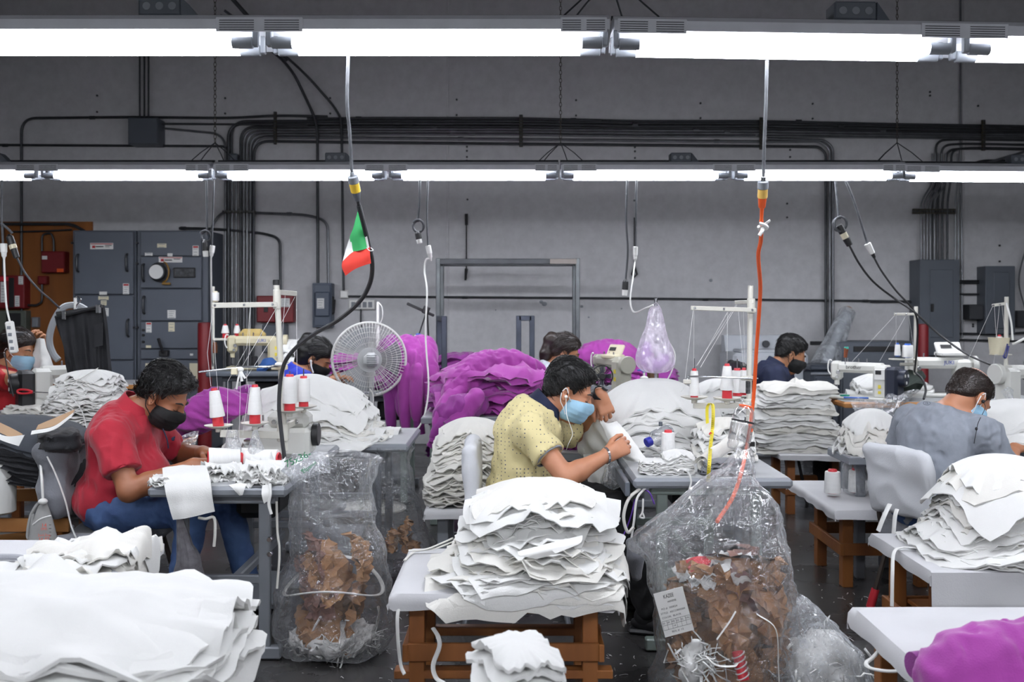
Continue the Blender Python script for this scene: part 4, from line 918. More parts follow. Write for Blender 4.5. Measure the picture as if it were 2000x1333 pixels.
for i in range(25):
    x = 1.57 + .93 * i / 24; g.append([(x + .004 * math.sin(i * 1.1), 3.725 - .008 * math.sin(i * .9) * t - .012 * t, .455 - .33 * t) for t in np.linspace(0, 1, 10)])
b = MB(); b.grid(np.array(g), -.005); T.part('front_hanging_cloth', b, M_cover)
b = MB(); b.box((1.9, 4.05, .20), (.44, .36, .02), bev=.003); T.part('lower_shelf', b, M_wood, smooth=False)
bench('nearest covered bench at bottom right with a purple sweatshirt', 1.125, 2.35, 2.3, 3.29, .45, hang=.06, seed=8)
bench('white covered table at lower left under crumpled white cloth', -2.5, -1.27, 2.95, 3.6, .60, rail=.3, hang=.05, seed=9)
bench('bench hidden under the big white pile at bottom left', -2.1, -.80, 2.15, 2.84, .44, hang=.04, seed=10)
bench('bench under the folded white cloth at the bottom edge', -.16, .2, 2.2, 2.60, .40, hang=.03, seed=11, lw=.04)
bench('bench under the white pile left of the man in yellow', -.43, -.03, 4.98, 5.6, .43, wood=M_grey, hang=.05, seed=12)
M_grtop = mat('grey_table_laminate', (176, 178, 180), .5, var=.08, scale=8)
def sewing_table(label, x0, x1, y0, y1, z, m_leg=None, legs=True, thick=.042, rzone=True, topm=None, edge=None, low=True):
    T = Thing('sewing_table', label, 'table', ((x0 + x1) / 2, (y0 + y1) / 2, 0), 'sewing machine tables'); m_leg = m_leg or M_grey
    b = MB(); b.box(((x0 + x1) / 2, (y0 + y1) / 2, z - thick / 2), (x1 - x0, y1 - y0, thick), bev=.012); T.part('table_top', b, edge or M_grey)
    b = MB(); b.box(((x0 + x1) / 2, (y0 + y1) / 2, z + .001), (x1 - x0 - .03, y1 - y0 - .03, .004), bev=.001); T.part('laminate', b, topm or M_grtop, smooth=False)
    xc = (x0 + x1) / 2; sx = (x1 - x0) * .30; li = .10
    for y in (y0 + li, y1 - li):
        b = MB(); b.box((xc, y, z - thick - .02), (sx * 2 + .1, .05, .04)); T.part('apron', b, m_leg, smooth=False)
        for sg in (-1, 1):
            b = MB(); b.box((xc + sg * sx, y, (z - thick) / 2), (.046, .034, z - thick - .04), bev=.004); T.part('leg', b, m_leg, smooth=False)
        b = MB(); b.box((xc, y, .03), (sx * 2 + .14, .05, .05), bev=.006); T.part('foot_bar', b, m_leg, smooth=False)
        if low: b = MB(); b.box((xc, y, .33), (sx * 2, .03, .035), bev=.004); T.part('cross_bar', b, m_leg, smooth=False)
    b = MB(); b.box((xc, (y0 + y1) / 2, .28), (.04, y1 - y0 - 2 * li, .04)); T.part('spine_bar', b, m_leg, smooth=False)
    b = MB(); b.box((xc, (y0 + y1) / 2, .14), (.30, .34, .03), R=rotx(.18)); T.part('foot_pedal', b, m_leg, smooth=False)
    b = MB(); b.box((xc + .02, (y0 + y1) / 2 + .1, z - .16), (.2, .34, .17), bev=.03); T.part('under_table_motor', b, M_black)
    return T
TA = sewing_table('grey sewing table of the man in red', -1.467, -.905, 4.0, 5.23, .725)
# leg bolts and tied cord on the near leg
b = MB()
for z in (.50, .44): b.cyl((-.99, 4.08, z), (-.99, 4.06, z), .012, seg=6)
TA.part('leg_bolts', b, M_chrome)
TB = sewing_table('side table under the wide white pile behind the thread stand', -1.45, -.55, 5.28, 6.0, .72)
M_gr2 = mat('pale_green_steel', (136, 148, 142), .5, var=.1)
TD = sewing_table('grey sewing table of the man in yellow', .50, 1.16, 4.1, 5.3, .742, m_leg=M_gr2)
b = MB(); b.bar((.475, 4.09, .70), (.475, 5.3, .70), .02, .06); TD.part('side_rail', b, M_dgrey, smooth=False)
sewing_table('dark sewing table behind the man in grey at right', 2.2, 3.3, 4.85, 5.6, .73, edge=M_dgrey, topm=M_dgrey, m_leg=M_dgrey)
sewing_table('long pale table carrying the sewing machines at right', 2.35, 3.9, 7.05, 7.75, .775, edge=M_woodl, topm=M_grtop)
sewing_table('sewing table of the woman with the ponytail', .28, 1.15, 7.1, 7.7, .80, edge=M_grey)
sewing_table('dark machine table in front of the red bollard at left', -2.45, -1.65, 7.95, 8.6, .93, edge=M_dgrey, topm=M_dgrey, m_leg=M_dgrey)
sewing_table('sewing table of the woman in blue', -1.25, -.72, 7.62, 8.2, .80, edge=M_grey)
sewing_table('sewing table of the woman in the red shirt at the far left', -3.35, -2.75, 6.25, 7.0, .775, edge=M_woodl)
def plain_table(label, x0, x1, y0, y1, z, edge, top, leg):
    T = Thing('work_table', label, 'table', ((x0 + x1) / 2, (y0 + y1) / 2, 0), 'plain work tables')
    b = MB(); b.box(((x0 + x1) / 2, (y0 + y1) / 2, z - .02), (x1 - x0, y1 - y0, .04), bev=.004); T.part('top_board', b, edge, smooth=False)
    b = MB(); b.box(((x0 + x1) / 2, (y0 + y1) / 2, z + .002), (x1 - x0 - .01, y1 - y0 - .01, .006), bev=.001); T.part('white_laminate', b, top, smooth=False)
    for x in (x0 + .08, x1 - .08):
        for y in (y0 + .08, y1 - .08): b = MB(); b.box((x, y, (z - .04) / 2), (.05, .05, z - .04)); T.part('leg', b, leg, smooth=False)
    return T
plain_table('white table with yellow wood edge in front of the switchgear', -4.05, -3.38, 8.95, 9.5, .75, M_woodl, M_cover, M_grey)
plain_table('table under the draped purple sweatshirts right of the fan', -.88, -.50, 7.3, 8.0, .93, M_grey, M_grtop, M_gr2)
plain_table('table under the big purple sweatshirt pile at mid picture', -.60, .26, 6.55, 7.35, .72, M_grey, M_grtop, M_gr2)
plain_table('table behind the ponytail woman under a purple heap', .50, 1.42, 8.2, 8.85, .80, M_grey, M_grtop, M_grey)
plain_table('white table with wood edge under the tied white bundles', -2.75, -1.90, 5.3, 6.0, .68, M_woodl, M_cover, M_wood)
plain_table('grey table in the right corner carrying a sewing machine', 3.1, 4.0, 5.9, 6.6, .80, M_dgrey, M_grtop, M_dgrey)
# wooden stand holding the black garments
T = Thing('wooden_stand', 'rough wooden stand at left carrying the black garments', 'stand', (-2.35, 4.8, 0))
b = MB(); b.box((-2.42, 4.78, .735), (.78, .56, .03)); T.part('top_board', b, M_woodl, smooth=False)
for x in (-2.76, -2.12):
    for y in (4.60, 5.0):
        b = MB(); b.box((x, y, .36), (.095, .045, .72), bev=.003); T.part('leg', b, M_wood, smooth=False)
        b = MB(); b.box((x + .05, y, .36), (.02, .09, .72), bev=.003); T.part('leg_plank', b, M_wood, smooth=False)
for y, z in ((4.565, .45), (5.03, .50), (5.03, .28), (4.565, .20)): b = MB(); b.box((-2.42, y, z), (.78, .022, .062), bev=.003); T.part('rail', b, M_woodl, smooth=False)

# ------------------------------------------------------------ thread cones and stands
def make_cone(label, h=.177, r0=.034, r1=.022, lo=.045, hi=.012, core=None, loc=(0, 0, 0), tilt=None, group='thread cones'):
    T = Thing('thread_cone', label, 'thread cone', loc, group, local=True)
    cr0, cr1 = r0 * .74, r1 * .62; b = MB(); b.lathe([(cr0 * .9, 0), (cr0, .002), (cr0 * .95, lo), (cr1, h - .004), (cr1 * .9, h), (cr1 * .5, h), (cr1 * .5, h - .02)], seg=18, cap=False); T.part('core', b, core or M_redplastic, angle=60)
    b = MB(); b.lathe([(cr0 * .9, lo - .001), (r0 * .96, lo), (r0, lo + .006), (r1 * 1.04, h - hi - .005), (r1 * .98, h - hi), (cr1 * .8, h - hi + .001)], seg=24, cap=False); T.part('wound_thread', b, M_thread, angle=60)
    if tilt is not None: T.o.rotation_euler = tilt
    return T.o
cones = []
YA = 4.62
def cone_px(u, v, Y, label, h=.177, tilt=None, **k): return make_cone(label, h, loc=P(u, v, Y), tilt=tilt, **k)
cone_px(427, 834, 4.52, 'leftmost thread cone with red core on the stand by the man in red', tilt=(0, -.12, 0))
cone_px(498, 829, 4.52, 'thread cone with red core left of the stand pole', h=.180)
cone_px(566, 804, 4.60, 'tall thread cone with red core just right of the stand pole', h=.172, r0=.035, r1=.029, lo=.038)
cone_px(593, 796, 4.75, 'rear thread cone with red core right of the stand pole', h=.150, r0=.032, r1=.027, lo=.028)
cone_px(1356, 778, 4.62, 'left thread cone on the stand of the man in yellow', h=.138, r0=.025, r1=.016, lo=.012)
cone_px(1420, 780, 4.62, 'front thread cone with long red core at mid stand', h=.165, r0=.032, r1=.019, lo=.042)
cone_px(1440, 775, 4.9, 'thread cone hidden behind the pole with a tilted red core', h=.14, r0=.032, r1=.027, lo=.02)
cone_px(1453, 772, 4.75, 'narrow thread cone touching the stand pole', h=.13, r0=.026, r1=.016, lo=.012)
cone_px(440, 661, 8.3, 'small far thread cone at left on the shelf rod', h=.118, r0=.033, r1=.02, lo=.042)
cone_px(463, 661, 8.3, 'small far thread cone at right on the shelf rod', h=.118, r0=.030, r1=.018, lo=.042)
cone_px(421, 590, 8.3, 'lone thread cone high up beside the white cable', h=.09, r0=.03, r1=.028, lo=.01, core=M_ivory)
M_blueplastic = mat('blue_plastic', (52, 98, 188), .4)
cone_px(1753, 697, 7.3, 'slim thread cone with blue core on the far right stand', h=.10, r0=.023, r1=.017, lo=.008, core=M_blueplastic)
cone_px(1773, 699, 7.3, 'stout thread spool with blue core on the far right stand', h=.103, r0=.042, r1=.036, lo=.004, core=M_blueplastic)
cone_px(1952, 690, 6.2, 'thread cone in the yellowed tub, taller one', h=.115, r0=.024, r1=.015, lo=.01)
cone_px(1958, 692, 6.15, 'thread cone in the yellowed tub, shorter one', h=.09, r0=.02, r1=.014, lo=.01)
cone_px(802, 668, 7.5, 'slim pale thread cone behind the purple cloth right of the fan', h=.055, r0=.018, r1=.012, lo=.004, core=M_blueplastic)
cone_px(817, 672, 7.5, 'stout pale thread spool behind the purple cloth right of the fan', h=.078, r0=.034, r1=.03, lo=.004, core=M_blueplastic)
cone_px(1626, 964, 5.3, 'bare big white thread cone on the low bench', h=.128, r0=.044, r1=.038, lo=.004)
cone_px(1672, 962, 5.35, 'big white thread cone inside the clear bag on the low bench', h=.13, r0=.042, r1=.036, lo=.004)
# cones lying on the table of the man in red
for (u, v, Y, lb, rot, kw) in ((405, 893, 4.36, 'large cone of white thread lying by the hand of the man in red', (1.57, 0, 1.9), dict(h=.15, r0=.052, r1=.040, lo=.006)),
                               (455, 897, 4.5, 'cone of white thread lying behind the large one', (1.57, 0, 1.75), dict(h=.13, r0=.042, r1=.036, lo=.006)),
                               (546, 893, 4.42, 'large cone of white thread with red rim lying near the pole foot', (1.57, 0, -1.65), dict(h=.165, r0=.044, r1=.040, lo=.008))):
    o = make_cone(lb, loc=P(u, v, Y), tilt=rot, **kw); o.location.z = .729 + kw['r0']
make_cone('small cone of white thread standing in the scraps of the man in yellow', .12, .032, .028, .008, loc=P(1305, 892, 4.5))
M_stand = mat('stand_white_enamel', (208, 206, 196), .4, var=.08, scale=10)
def arm(T, a, c, w=.012, h=.024, name='guide_arm', eyes=3, parent=None):
    b = MB(); b.bar(a, c, w, h); o = T.part(name, b, M_stand, parent, smooth=False); a, c = np.asarray(a), np.asarray(c)
    for t in np.linspace(.06, .95, eyes): p = a + (c - a) * t; b = MB(); b.cyl(p - [0, w * .5 + .004, 0], p + [0, w * .5 + .004, 0], .006, seg=8); T.part('thread_eye', b, M_chrome, o)
    return o
def tray(T, c, r=.062, parent=None):
    b = MB(); b.lathe([(.004, .004), (r * .5, .002), (r, .012), (r * 1.03, .013), (r, .009), (r * .5, -.002), (.004, -.002)], c, seg=28, cap=False); t = T.part('cone_tray', b, M_stand)
    b = MB(); b.cyl(c, c + [0, 0, .19], .003, seg=6); T.part('spindle', b, M_chrome, t); b = MB(); b.cyl(c - [0, 0, .02], c, .014); T.part('tray_boss', b, M_stand, t)
def strings(T, segs):
    for s_ in segs:
        b = MB(); b.tube([P(*q) for q in s_], .0009, 4); T.part('thread', b, M_thread)
# stand at the man in red
pb, pt = P(557, 882, 4.62), P(540, 556, 4.62)
T = Thing('thread_stand', 'white thread stand with four cones on the table of the man in red', 'thread stand', pb, 'thread stands')
b = MB(); b.cyl(pb, pt, .0135, seg=14); T.part('pole', b, M_stand); b = MB(); b.cyl(pt - [0, 0, .003], pt + [0, 0, .022], .0165, seg=14); T.part('pole_cap', b, M_black)
arm(T, P(540, 595, 4.60), P(414, 597, 4.45)); arm(T, P(541, 571, 4.62), P(578, 574, 4.95)); b = MB(); p = P(541, 585, 4.62); b.cyl(p - [0, 0, .045], p + [0, 0, .045], .018); T.part('clamp_collar', b, M_stand)
b = MB(); b.tube([P(551, 715, 4.6), P(520, 717, 4.55), P(462, 717, 4.5), P(461, 722, 4.5)], .0055, 8); b.tube([P(470, 718, 4.5), P(388, 727, 4.42)], .0045, 8); T.part('tension_rod', b, M_chrome)
b = MB(); b.box(P(546, 718, 4.6), (.075, .02, .022)); b.box(P(458, 726, 4.48), (.03, .02, .03)); T.part('rod_clamp', b, M_ivory, smooth=False)
b = MB(); b.bar(P(552, 851, 4.60), P(430, 847, 4.48), .014, .034); o = T.part('tray_arm', b, M_stand, smooth=False)
b = MB(); b.bar(P(552, 838, 4.62), P(588, 818, 4.86), .014, .030); T.part('tray_arm', b, M_stand, smooth=False); b = MB(); p = P(553, 845, 4.62); b.box(p, (.05, .045, .085)); T.part('tray_clamp', b, M_stand, smooth=False)
tray(T, P(427, 836, 4.52)); tray(T, P(498, 831, 4.52)); tray(T, P(566, 806, 4.60)); tray(T, P(593, 798, 4.75))
strings(T, [[(416, 600, 4.45), (405, 690, 4.5), (412, 755, 4.52)], [(417, 600, 4.45), (420, 690, 4.5), (425, 760, 4.52)], [(489, 599, 4.5), (482, 680, 4.5), (445, 745, 4.5), (444, 840, 4.5)], [(489, 599, 4.5), (487, 680, 4.52), (480, 760, 4.52)], [(541, 600, 4.6), (462, 735, 4.52)], [(576, 580, 4.9), (545, 640, 4.7), (480, 740, 4.5)], [(557, 576, 4.8), (552, 650, 4.72), (555, 735, 4.65)], [(579, 577, 4.95), (580, 735, 4.75)], [(470, 730, 4.5), (467, 860, 4.5)], [(480, 730, 4.5), (486, 760, 4.5), (474, 850, 4.5)]])
b = MB(); c = P(470, 722, 4.47); 
for q in ((-8, 40), (4, 24), (10, 18)): b.tube([c, c + [q[0] * .001, -.01, -q[1] * .001], c + [q[0] * .0022, -.005, -q[1] * .0022]], .006, 5, 3, flat=.4)
b.ell(c, (.014, .012, .012)); single('tied_rag_strip', b, M_white, 'white rag strips knotted at the end of the rod by the man in red', 'rag'); b = MB(); c = P(545, 712, 4.57); b.ell(c, (.02, .016, .01)); b.tube([c, c + [.03, -.01, -.01], c + [.02, -.015, -.035]], .006, 5, 3, flat=.4); single('tied_rag_strip', b, M_white, 'white rag strip knotted on the pole of the red man\'s thread stand', 'rag')
# stand at the man in yellow
pb, pt = P(1461, 905, 4.66), P(1466, 558, 4.66)
T = Thing('thread_stand', 'white thread stand with tape measure on the table of the man in yellow', 'thread stand', pb, 'thread stands')
b = MB(); b.cyl(pb, pt, .0125, seg=14); T.part('pole', b, M_stand)
arm(T, P(1476, 606, 4.62), P(1350, 602, 4.5), .012, .020); arm(T, P(1470, 590, 4.64), P(1437, 591, 5.0), .012, .018); b = MB(); p = P(1467, 598, 4.66); b.cyl(p - [0, 0, .035], p + [0, 0, .035], .019); T.part('clamp_collar', b, M_stand)
b = MB(); b.tube([P(1480, 740, 4.62), P(1370, 736, 4.5), P(1345, 736, 4.5), P(1340, 748, 4.5)], .0045, 8); T.part('tension_rod', b, M_chrome); 
for q, sz in ((P(1459, 739, 4.62), .06), (P(1342, 746, 4.5), .035)): b = MB(); b.box(q, (sz, .02, .02)); T.part('rod_clamp', b, M_stand, smooth=False)
b = MB(); b.bar(P(1478, 792, 4.64), P(1354, 793, 4.60), .014, .026); T.part('tray_arm', b, M_stand, smooth=False); b = MB(); b.box(P(1462, 790, 4.66), (.04, .04, .05)); T.part('tray_clamp', b, M_stand, smooth=False)
for q in ((1356, 780, 4.62), (1420, 782, 4.62), (1440, 777, 4.9)): tray(T, P(*q))
b = MB(); p = P(1462, 757, 4.66); b.cyl(p - [0, 0, .03], p + [0, 0, .03], .0135); T.part('printed_sticker', b, mat('printed_sticker', (90, 90, 92), .5, var=.9, scale=90))
strings(T, [[(1354, 605, 4.5), (1338, 740, 4.5)], [(1355, 605, 4.5), (1355, 718, 4.6)], [(1421, 610, 4.56), (1420, 710, 4.62)], [(1421, 610, 4.56), (1362, 715, 4.6)], [(1438, 595, 5.0), (1360, 715, 4.62)], [(1440, 595, 5.0), (1368, 718, 4.6)], [(1442, 608, 4.9), (1452, 715, 4.8)], [(1452, 608, 4.7), (1455, 715, 4.75)], [(1342, 750, 4.5), (1330, 765, 4.5)]])
# far right stands
pb, pt = P(1787, 752, 7.3), P(1789, 599, 7.3)
T = Thing('thread_stand', 'far thread stand with blue-cored cones behind the white sewing machine', 'thread stand', pb, 'thread stands')
b = MB(); b.cyl(pb, pt, .014, seg=12); T.part('pole', b, M_stand); arm(T, P(1792, 614, 7.3), P(1747, 614, 7.25), .012, .018); b = MB(); b.bar(P(1788, 703, 7.3), P(1740, 702, 7.3), .10, .01); T.part('tray_arm', b, M_stand, smooth=False)
b = MB(); b.cyl(P(1787, 712, 7.3), P(1758, 712, 7.3), .012); T.part('tray_bracket', b, M_stand)
strings(T, [[(1748, 616, 7.25), (1665, 706, 7.2)], [(1750, 616, 7.25), (1750, 690, 7.3)], [(1770, 616, 7.27), (1718, 706, 7.2)], [(1775, 616, 7.27), (1784, 680, 7.3)]])
pb, pt = P(1964, 790, 6.2), P(1966, 580, 6.2)
T = Thing('thread_stand', 'thread stand near the right edge with a yellowed tub', 'thread stand', pb, 'thread stands')
b = MB(); b.cyl(pb, pt, .0125, seg=12); T.part('pole', b, M_stand); arm(T, P(1966, 593, 6.2), P(1938, 597, 6.2), .012, .018)
strings(T, [[(1939, 598, 6.2), (1890, 705, 6.3)], [(1942, 598, 6.2), (1946, 660, 6.2)], [(1952, 598, 6.2), (1946, 660, 6.2)], [(1957, 598, 6.2), (1963, 655, 6.2)], [(1946, 660, 6.2), (1940, 720, 6.2)]])
b = MB(); b.tube([P(1966, 592, 6.15), P(1975, 630, 6.12), P(1978, 665, 6.12)], .006, 6, 4); b.tube([P(1978, 672, 6.12), P(1985, 670, 6.1), P(2004, 660, 6.05)], .008, 6, 4); T.part('white_tape_strip', b, M_plasticw)
p = P(1951, 693, 6.18); b = MB(); b.lathe([(.052, 0), (.062, .10), (.065, .105), (.060, .104), (.050, .006), (.004, .004)], p, seg=20, cap=False); single('thread_tub', b, M_ivory, 'yellowed plastic tub clamped on the right edge thread stand', 'tub')
b = MB(); b.bar(P(1938, 693, 6.18), P(1970, 693, 6.18), .09, .008); T.part('tub_shelf', b, M_stand, smooth=False)
b = MB(); b.tube([P(1968, 672, 6.08), P(1963, 690, 6.08), P(1960, 697, 6.08), P(1965, 698, 6.08), P(1970, 676, 6.08)], .005, 6, 4); single('clip', b, mat('navy_plastic', (38, 44, 110), .4), 'navy blue plastic clip on the right edge thread stand', 'clip')
# far left shelf rod
T = Thing('thread_stand', 'far thread stand at left with two small cones in front of grey pipes', 'thread stand', P(417, 720, 8.3), 'thread stands')
b = MB(); b.cyl(P(416, 722, 8.3), P(417, 560, 8.3), .011); T.part('pole', b, M_stand); b = MB(); b.bar(P(416, 663, 8.3), P(486, 664, 8.3), .06, .02); T.part('tray_arm', b, M_stand, smooth=False)
p = P(420, 690, 8.25); b = MB(); b.cyl(p, p + [0, 0, .07], .022); b.cyl(p + [0, 0, .07], p + [0, 0, .09], .016); single('oil_bottle', b, mat('brown_plastic', (112, 70, 48), .4), 'small brown bottle hanging on the far left thread stand', 'bottle')
# ------------------------------------------------------------ sewing machines
M_mach = mat('machine_white', (214, 214, 208), .35, var=.06)
M_machc = mat('machine_cream', (206, 198, 168), .4, var=.1)
M_navyp = mat('machine_navy_plastic', (36, 42, 58), .4, var=.1)
M_blueink = mat('blue_ink', (40, 70, 170), .5)
M_yel = mat('warning_yellow', (226, 206, 70), .5)
def lockstitch(label, loc, rz, white=None, motor=None, text=None, tcol=None, sc=1., wheel='motor'):
    """industrial flat-bed machine; local x runs along the arm, needle end at -x, front is -y"""
    T = Thing('sewing_machine', label, 'sewing machine', loc, 'industrial sewing machines', local=True, rz=rz); T.o.scale = (sc, sc, sc); w = white or M_mach
    b = MB(); b.box((0, 0, .012), (.48, .18, .024), bev=.008); T.part('bed', b, w)
    b = MB(); b.box((.13, 0, .13), (.11, .11, .24), bev=.02); T.part('column', b, w)
    b = MB(); b.box((-.02, 0, .225), (.34, .085, .075), bev=.022); a = T.part('arm', b, w)
    b = MB(); b.box((-.20, 0, .20), (.075, .08, .135), bev=.018); b.cyl((-.20, 0, .14), (-.20, 0, .095), .018); T.part('needle_head', b, w)
    b = MB(); b.cyl((-.20, -.0, .10), (-.20, 0, .045), .004); b.box((-.20, -.006, .035), (.016, .03, .008)); b.cyl((-.215, -.02, .11), (-.215, -.02, .04), .003); T.part('needle_bar', b, M_chrome)
    b = MB(); b.tube([(-.235, -.03, .17), (-.25, -.035, .20), (-.25, -.035, .25), (-.24, -.03, .275), (-.225, -.03, .27)], .005, 6, 4); T.part('thread_guard', b, M_plasticw)
    b = MB(); b.cyl((-.17, -.045, .19), (-.17, -.06, .19), .014); b.cyl((-.18, -.045, .155), (-.18, -.055, .155), .01); T.part('tension_dial', b, M_chrome, a)
    for x_ in (-.12, -.04, .02): b = MB(); b.cyl((x_, 0, .26), (x_, 0, .29), .005); T.part('thread_pin', b, M_chrome, a)
    if motor is not None:
        b = MB(); b.box((.215, -.01, .12), (.09, .15, .24), bev=.018); mo = T.part('motor_cover', b, motor); b = MB(); b.cyl((.25, -.01, .165), (.30, -.01, .165), .062, .058, 24); hw = T.part('handwheel', b, motor)
        b = MB()
        for k in range(3): a_ = k * 2.09 + .5; b.cyl((.299, -.01 + .032 * math.cos(a_), .165 + .032 * math.sin(a_)), (.303, -.01 + .032 * math.cos(a_), .165 + .032 * math.sin(a_)), .011, seg=10)
        T.part('wheel_studs', b, M_label, hw)
        b = MB(); b.box((.135, -.058, .185), (.085, .012, .08), bev=.006); pn = T.part('control_panel', b, M_plasticw); b = MB(); b.box((.125, -.066, .20), (.04, .004, .028), bev=0); T.part('display', b, M_ink, pn, smooth=False)
        b = MB(); b.box((.13, -.0575, .10), (.02, .003, .025), bev=0); b.box((.13, -.0575, .06), (.02, .003, .02), bev=0); T.part('warning_stickers', b, M_yel, smooth=False)
    else:
        b = MB(); b.cyl((.19, 0, .215), (.225, 0, .215), .058, .058, 24); T.part('handwheel', b, w); b = MB(); b.box((.145, -.057, .17), (.025, .003, .025), bev=0); b.box((.145, -.057, .12), (.025, .003, .025), bev=0); T.part('warning_stickers', b, M_yel, smooth=False)
    if text: T.part('lettering', text_mb(text, .036, (-.06 if motor is not None else .03, -.0435, .228), (1, 0, 0), (0, 0, 1), depth=.001), tcol or M_ink, a, smooth=False)
    return T
lockstitch('white sewing machine with navy motor cover behind the folded white stack', P(1688, 781, 7.2) * [1, 1, 0] + [0, 0, .78], -.72, motor=M_navyp, text='brother', sc=1.02)
lockstitch('white sewing machine with blue lettering beside the balding man', P(1840, 782, 7.45) * [1, 1, 0] + [0, 0, .78], -.05, text='JUKI', tcol=M_blueink, sc=1.12)
lockstitch('sewing machine with black motor in front of the woman in red', P(128, 770, 6.5) * [1, 1, 0] + [0, 0, .78], math.pi + .6, motor=M_black, sc=1.1)
lockstitch('cream sewing machine on the dark far table', P(505, 722, 8.2) * [1, 1, 0] + [0, 0, .935], .1, white=M_machc, text='JUKI', tcol=M_blueink, sc=1.05)
lockstitch('sewing machine with a control box seen end-on by the ponytail woman', P(1196, 748, 7.3) * [1, 1, 0] + [0, 0, .80], -1.2, white=mat('machine_grey', (176, 174, 160), .4, var=.1), sc=1.1)
lockstitch('sewing machine half hidden at the right edge', P(2005, 790, 6.2) * [1, 1, 0] + [0, 0, .80], math.pi + .3, sc=1.1)
# control boxes
def control_box(label, c, w, d, rz, tilt, m, lean=.5):
    T = Thing('control_box', label, 'control box', c, local=True, rz=rz); b = MB(); b.box((0, 0, .02), (w, d, .03), bev=.008); T.part('base', b, m); b = MB(); R = rotx(lean); b.box((0, d * .25, .06), (w, .025, .10), R, bev=.008); f = T.part('face', b, m)
    n = R @ np.array([0, -1, 0]); b = MB(); b.box(np.array([-w * .12, d * .25, .068]) + n * .0135, (w * .42, .003, .028), R, bev=0); T.part('display', b, M_ink, f, smooth=False)
    b = MB()
    for i in range(4): b.box(np.array([-w * .32 + w * .2 * i, d * .25, .036]) + n * .0135, (w * .1, .004, .010), R, bev=0)
    T.part('buttons', b, M_grey, f, smooth=False)
control_box('cream control box on top of the sewing machine by the ponytail woman', P(1197, 702, 7.3), .15, .11, -.9, 0, M_ivory, -.5)
control_box('white control box above the machine with blue lettering', np.array([3.28, 7.45, 1.08]), .20, .12, .1, 0, M_plasticw, -.5)
b = MB(); b.box((0, 0, .06), (.22, .11, .12), bev=.04); o = single('belt_cover', b, mat('tan_plastic', (190, 166, 104), .5, var=.12), 'tan plastic cover lying on the cream machine at far left', 'machine cover'); o.location = P(493, 671, 8.25)
p = P(497, 706, 8.05); b = MB(); b.lathe([(.028, 0), (.028, .09), (.01, .092)], p - [0, 0, .05], seg=14); single('black_thread_cone', b, M_black, 'black thread cone in front of the cream machine', 'thread cone')
p = P(1857, 772, 7.05); b = MB(); b.lathe([(.030, 0), (.028, .085), (.01, .088)], [p[0], p[1], .78], seg=14); single('black_thread_cone', b, M_black, 'black thread cone beside the machine with blue lettering', 'thread cone')
# overlock machine of the man in red and of the man in yellow
def overlock(label, loc, rz):
    T = Thing('overlock_machine', label, 'sewing machine', loc, 'overlock machines', local=True, rz=rz)
    b = MB(); b.box((0, 0, .07), (.26, .2, .14), bev=.02); T.part('body', b, M_mach); b = MB(); b.box((.02, .0, .175), (.2, .14, .08), bev=.025); T.part('upper_arm', b, M_mach)
    b = MB(); b.box((-.15, -.02, .08), (.07, .14, .012), bev=.004); T.part('cloth_plate', b, M_chrome); b = MB(); b.cyl((-.10, -.05, .20), (-.10, -.05, .10), .005); b.box((-.11, -.05, .09), (.03, .02, .008)); T.part('presser_foot', b, M_chrome)
    b = MB(); b.cyl((.13, 0, .1), (.16, 0, .1), .055, seg=20); T.part('handwheel', b, M_black)
    b = MB()
    for k in range(4): b.cyl((-.04 + .035 * k, -.075, .17), (-.04 + .035 * k, -.09, .17), .011, seg=10)
    T.part('tension_dials', b, M_chrome)
overlock('white overlock machine under the thread stand of the man in red', (-1.10, 4.85, .729), 0)
overlock('white overlock machine half buried on the table of the man in yellow', (.82, 5.0, .746), 0)
# ------------------------------------------------------------ pedestal fan
FY = 7.15; c = P(721, 702, FY); fx = c[0]; M_fan = mat('fan_grey_plastic', (186, 188, 188), .4, var=.08); M_fanw = mat('fan_wire', (214, 214, 210), .4)
T = Thing('pedestal_fan', 'big round grey pedestal fan seen from behind', 'fan', (fx, FY, 0)); bp = P(737, 985, FY)
b = MB(); b.lathe([(.245, 0), (.245, .012), (.22, .024), (.05, .034), (.03, .05), (.018, .06)], (fx + .02, FY, 0), seg=36); T.part('base', b, mat('fan_base', (196, 196, 188), .5, var=.1))
b = MB(); b.cyl((fx + .02, FY, .03), (fx + .02, FY, .55), .020); b.cyl((fx + .02, FY, .5), (fx + .02, FY - .01, c[2] - .19), .015); T.part('pole', b, M_fan)
b = MB(); b.box((fx + .015, FY - .01, c[2] - .15), (.045, .05, .13), bev=.014); b.ell((fx + .015, FY - .01, c[2] - .10), (.032, .032, .032)); T.part('neck', b, M_fan)
R = rotz(.18) @ rotx(math.radians(90)); tr = lambda pts: np.asarray(pts) @ R.T + c
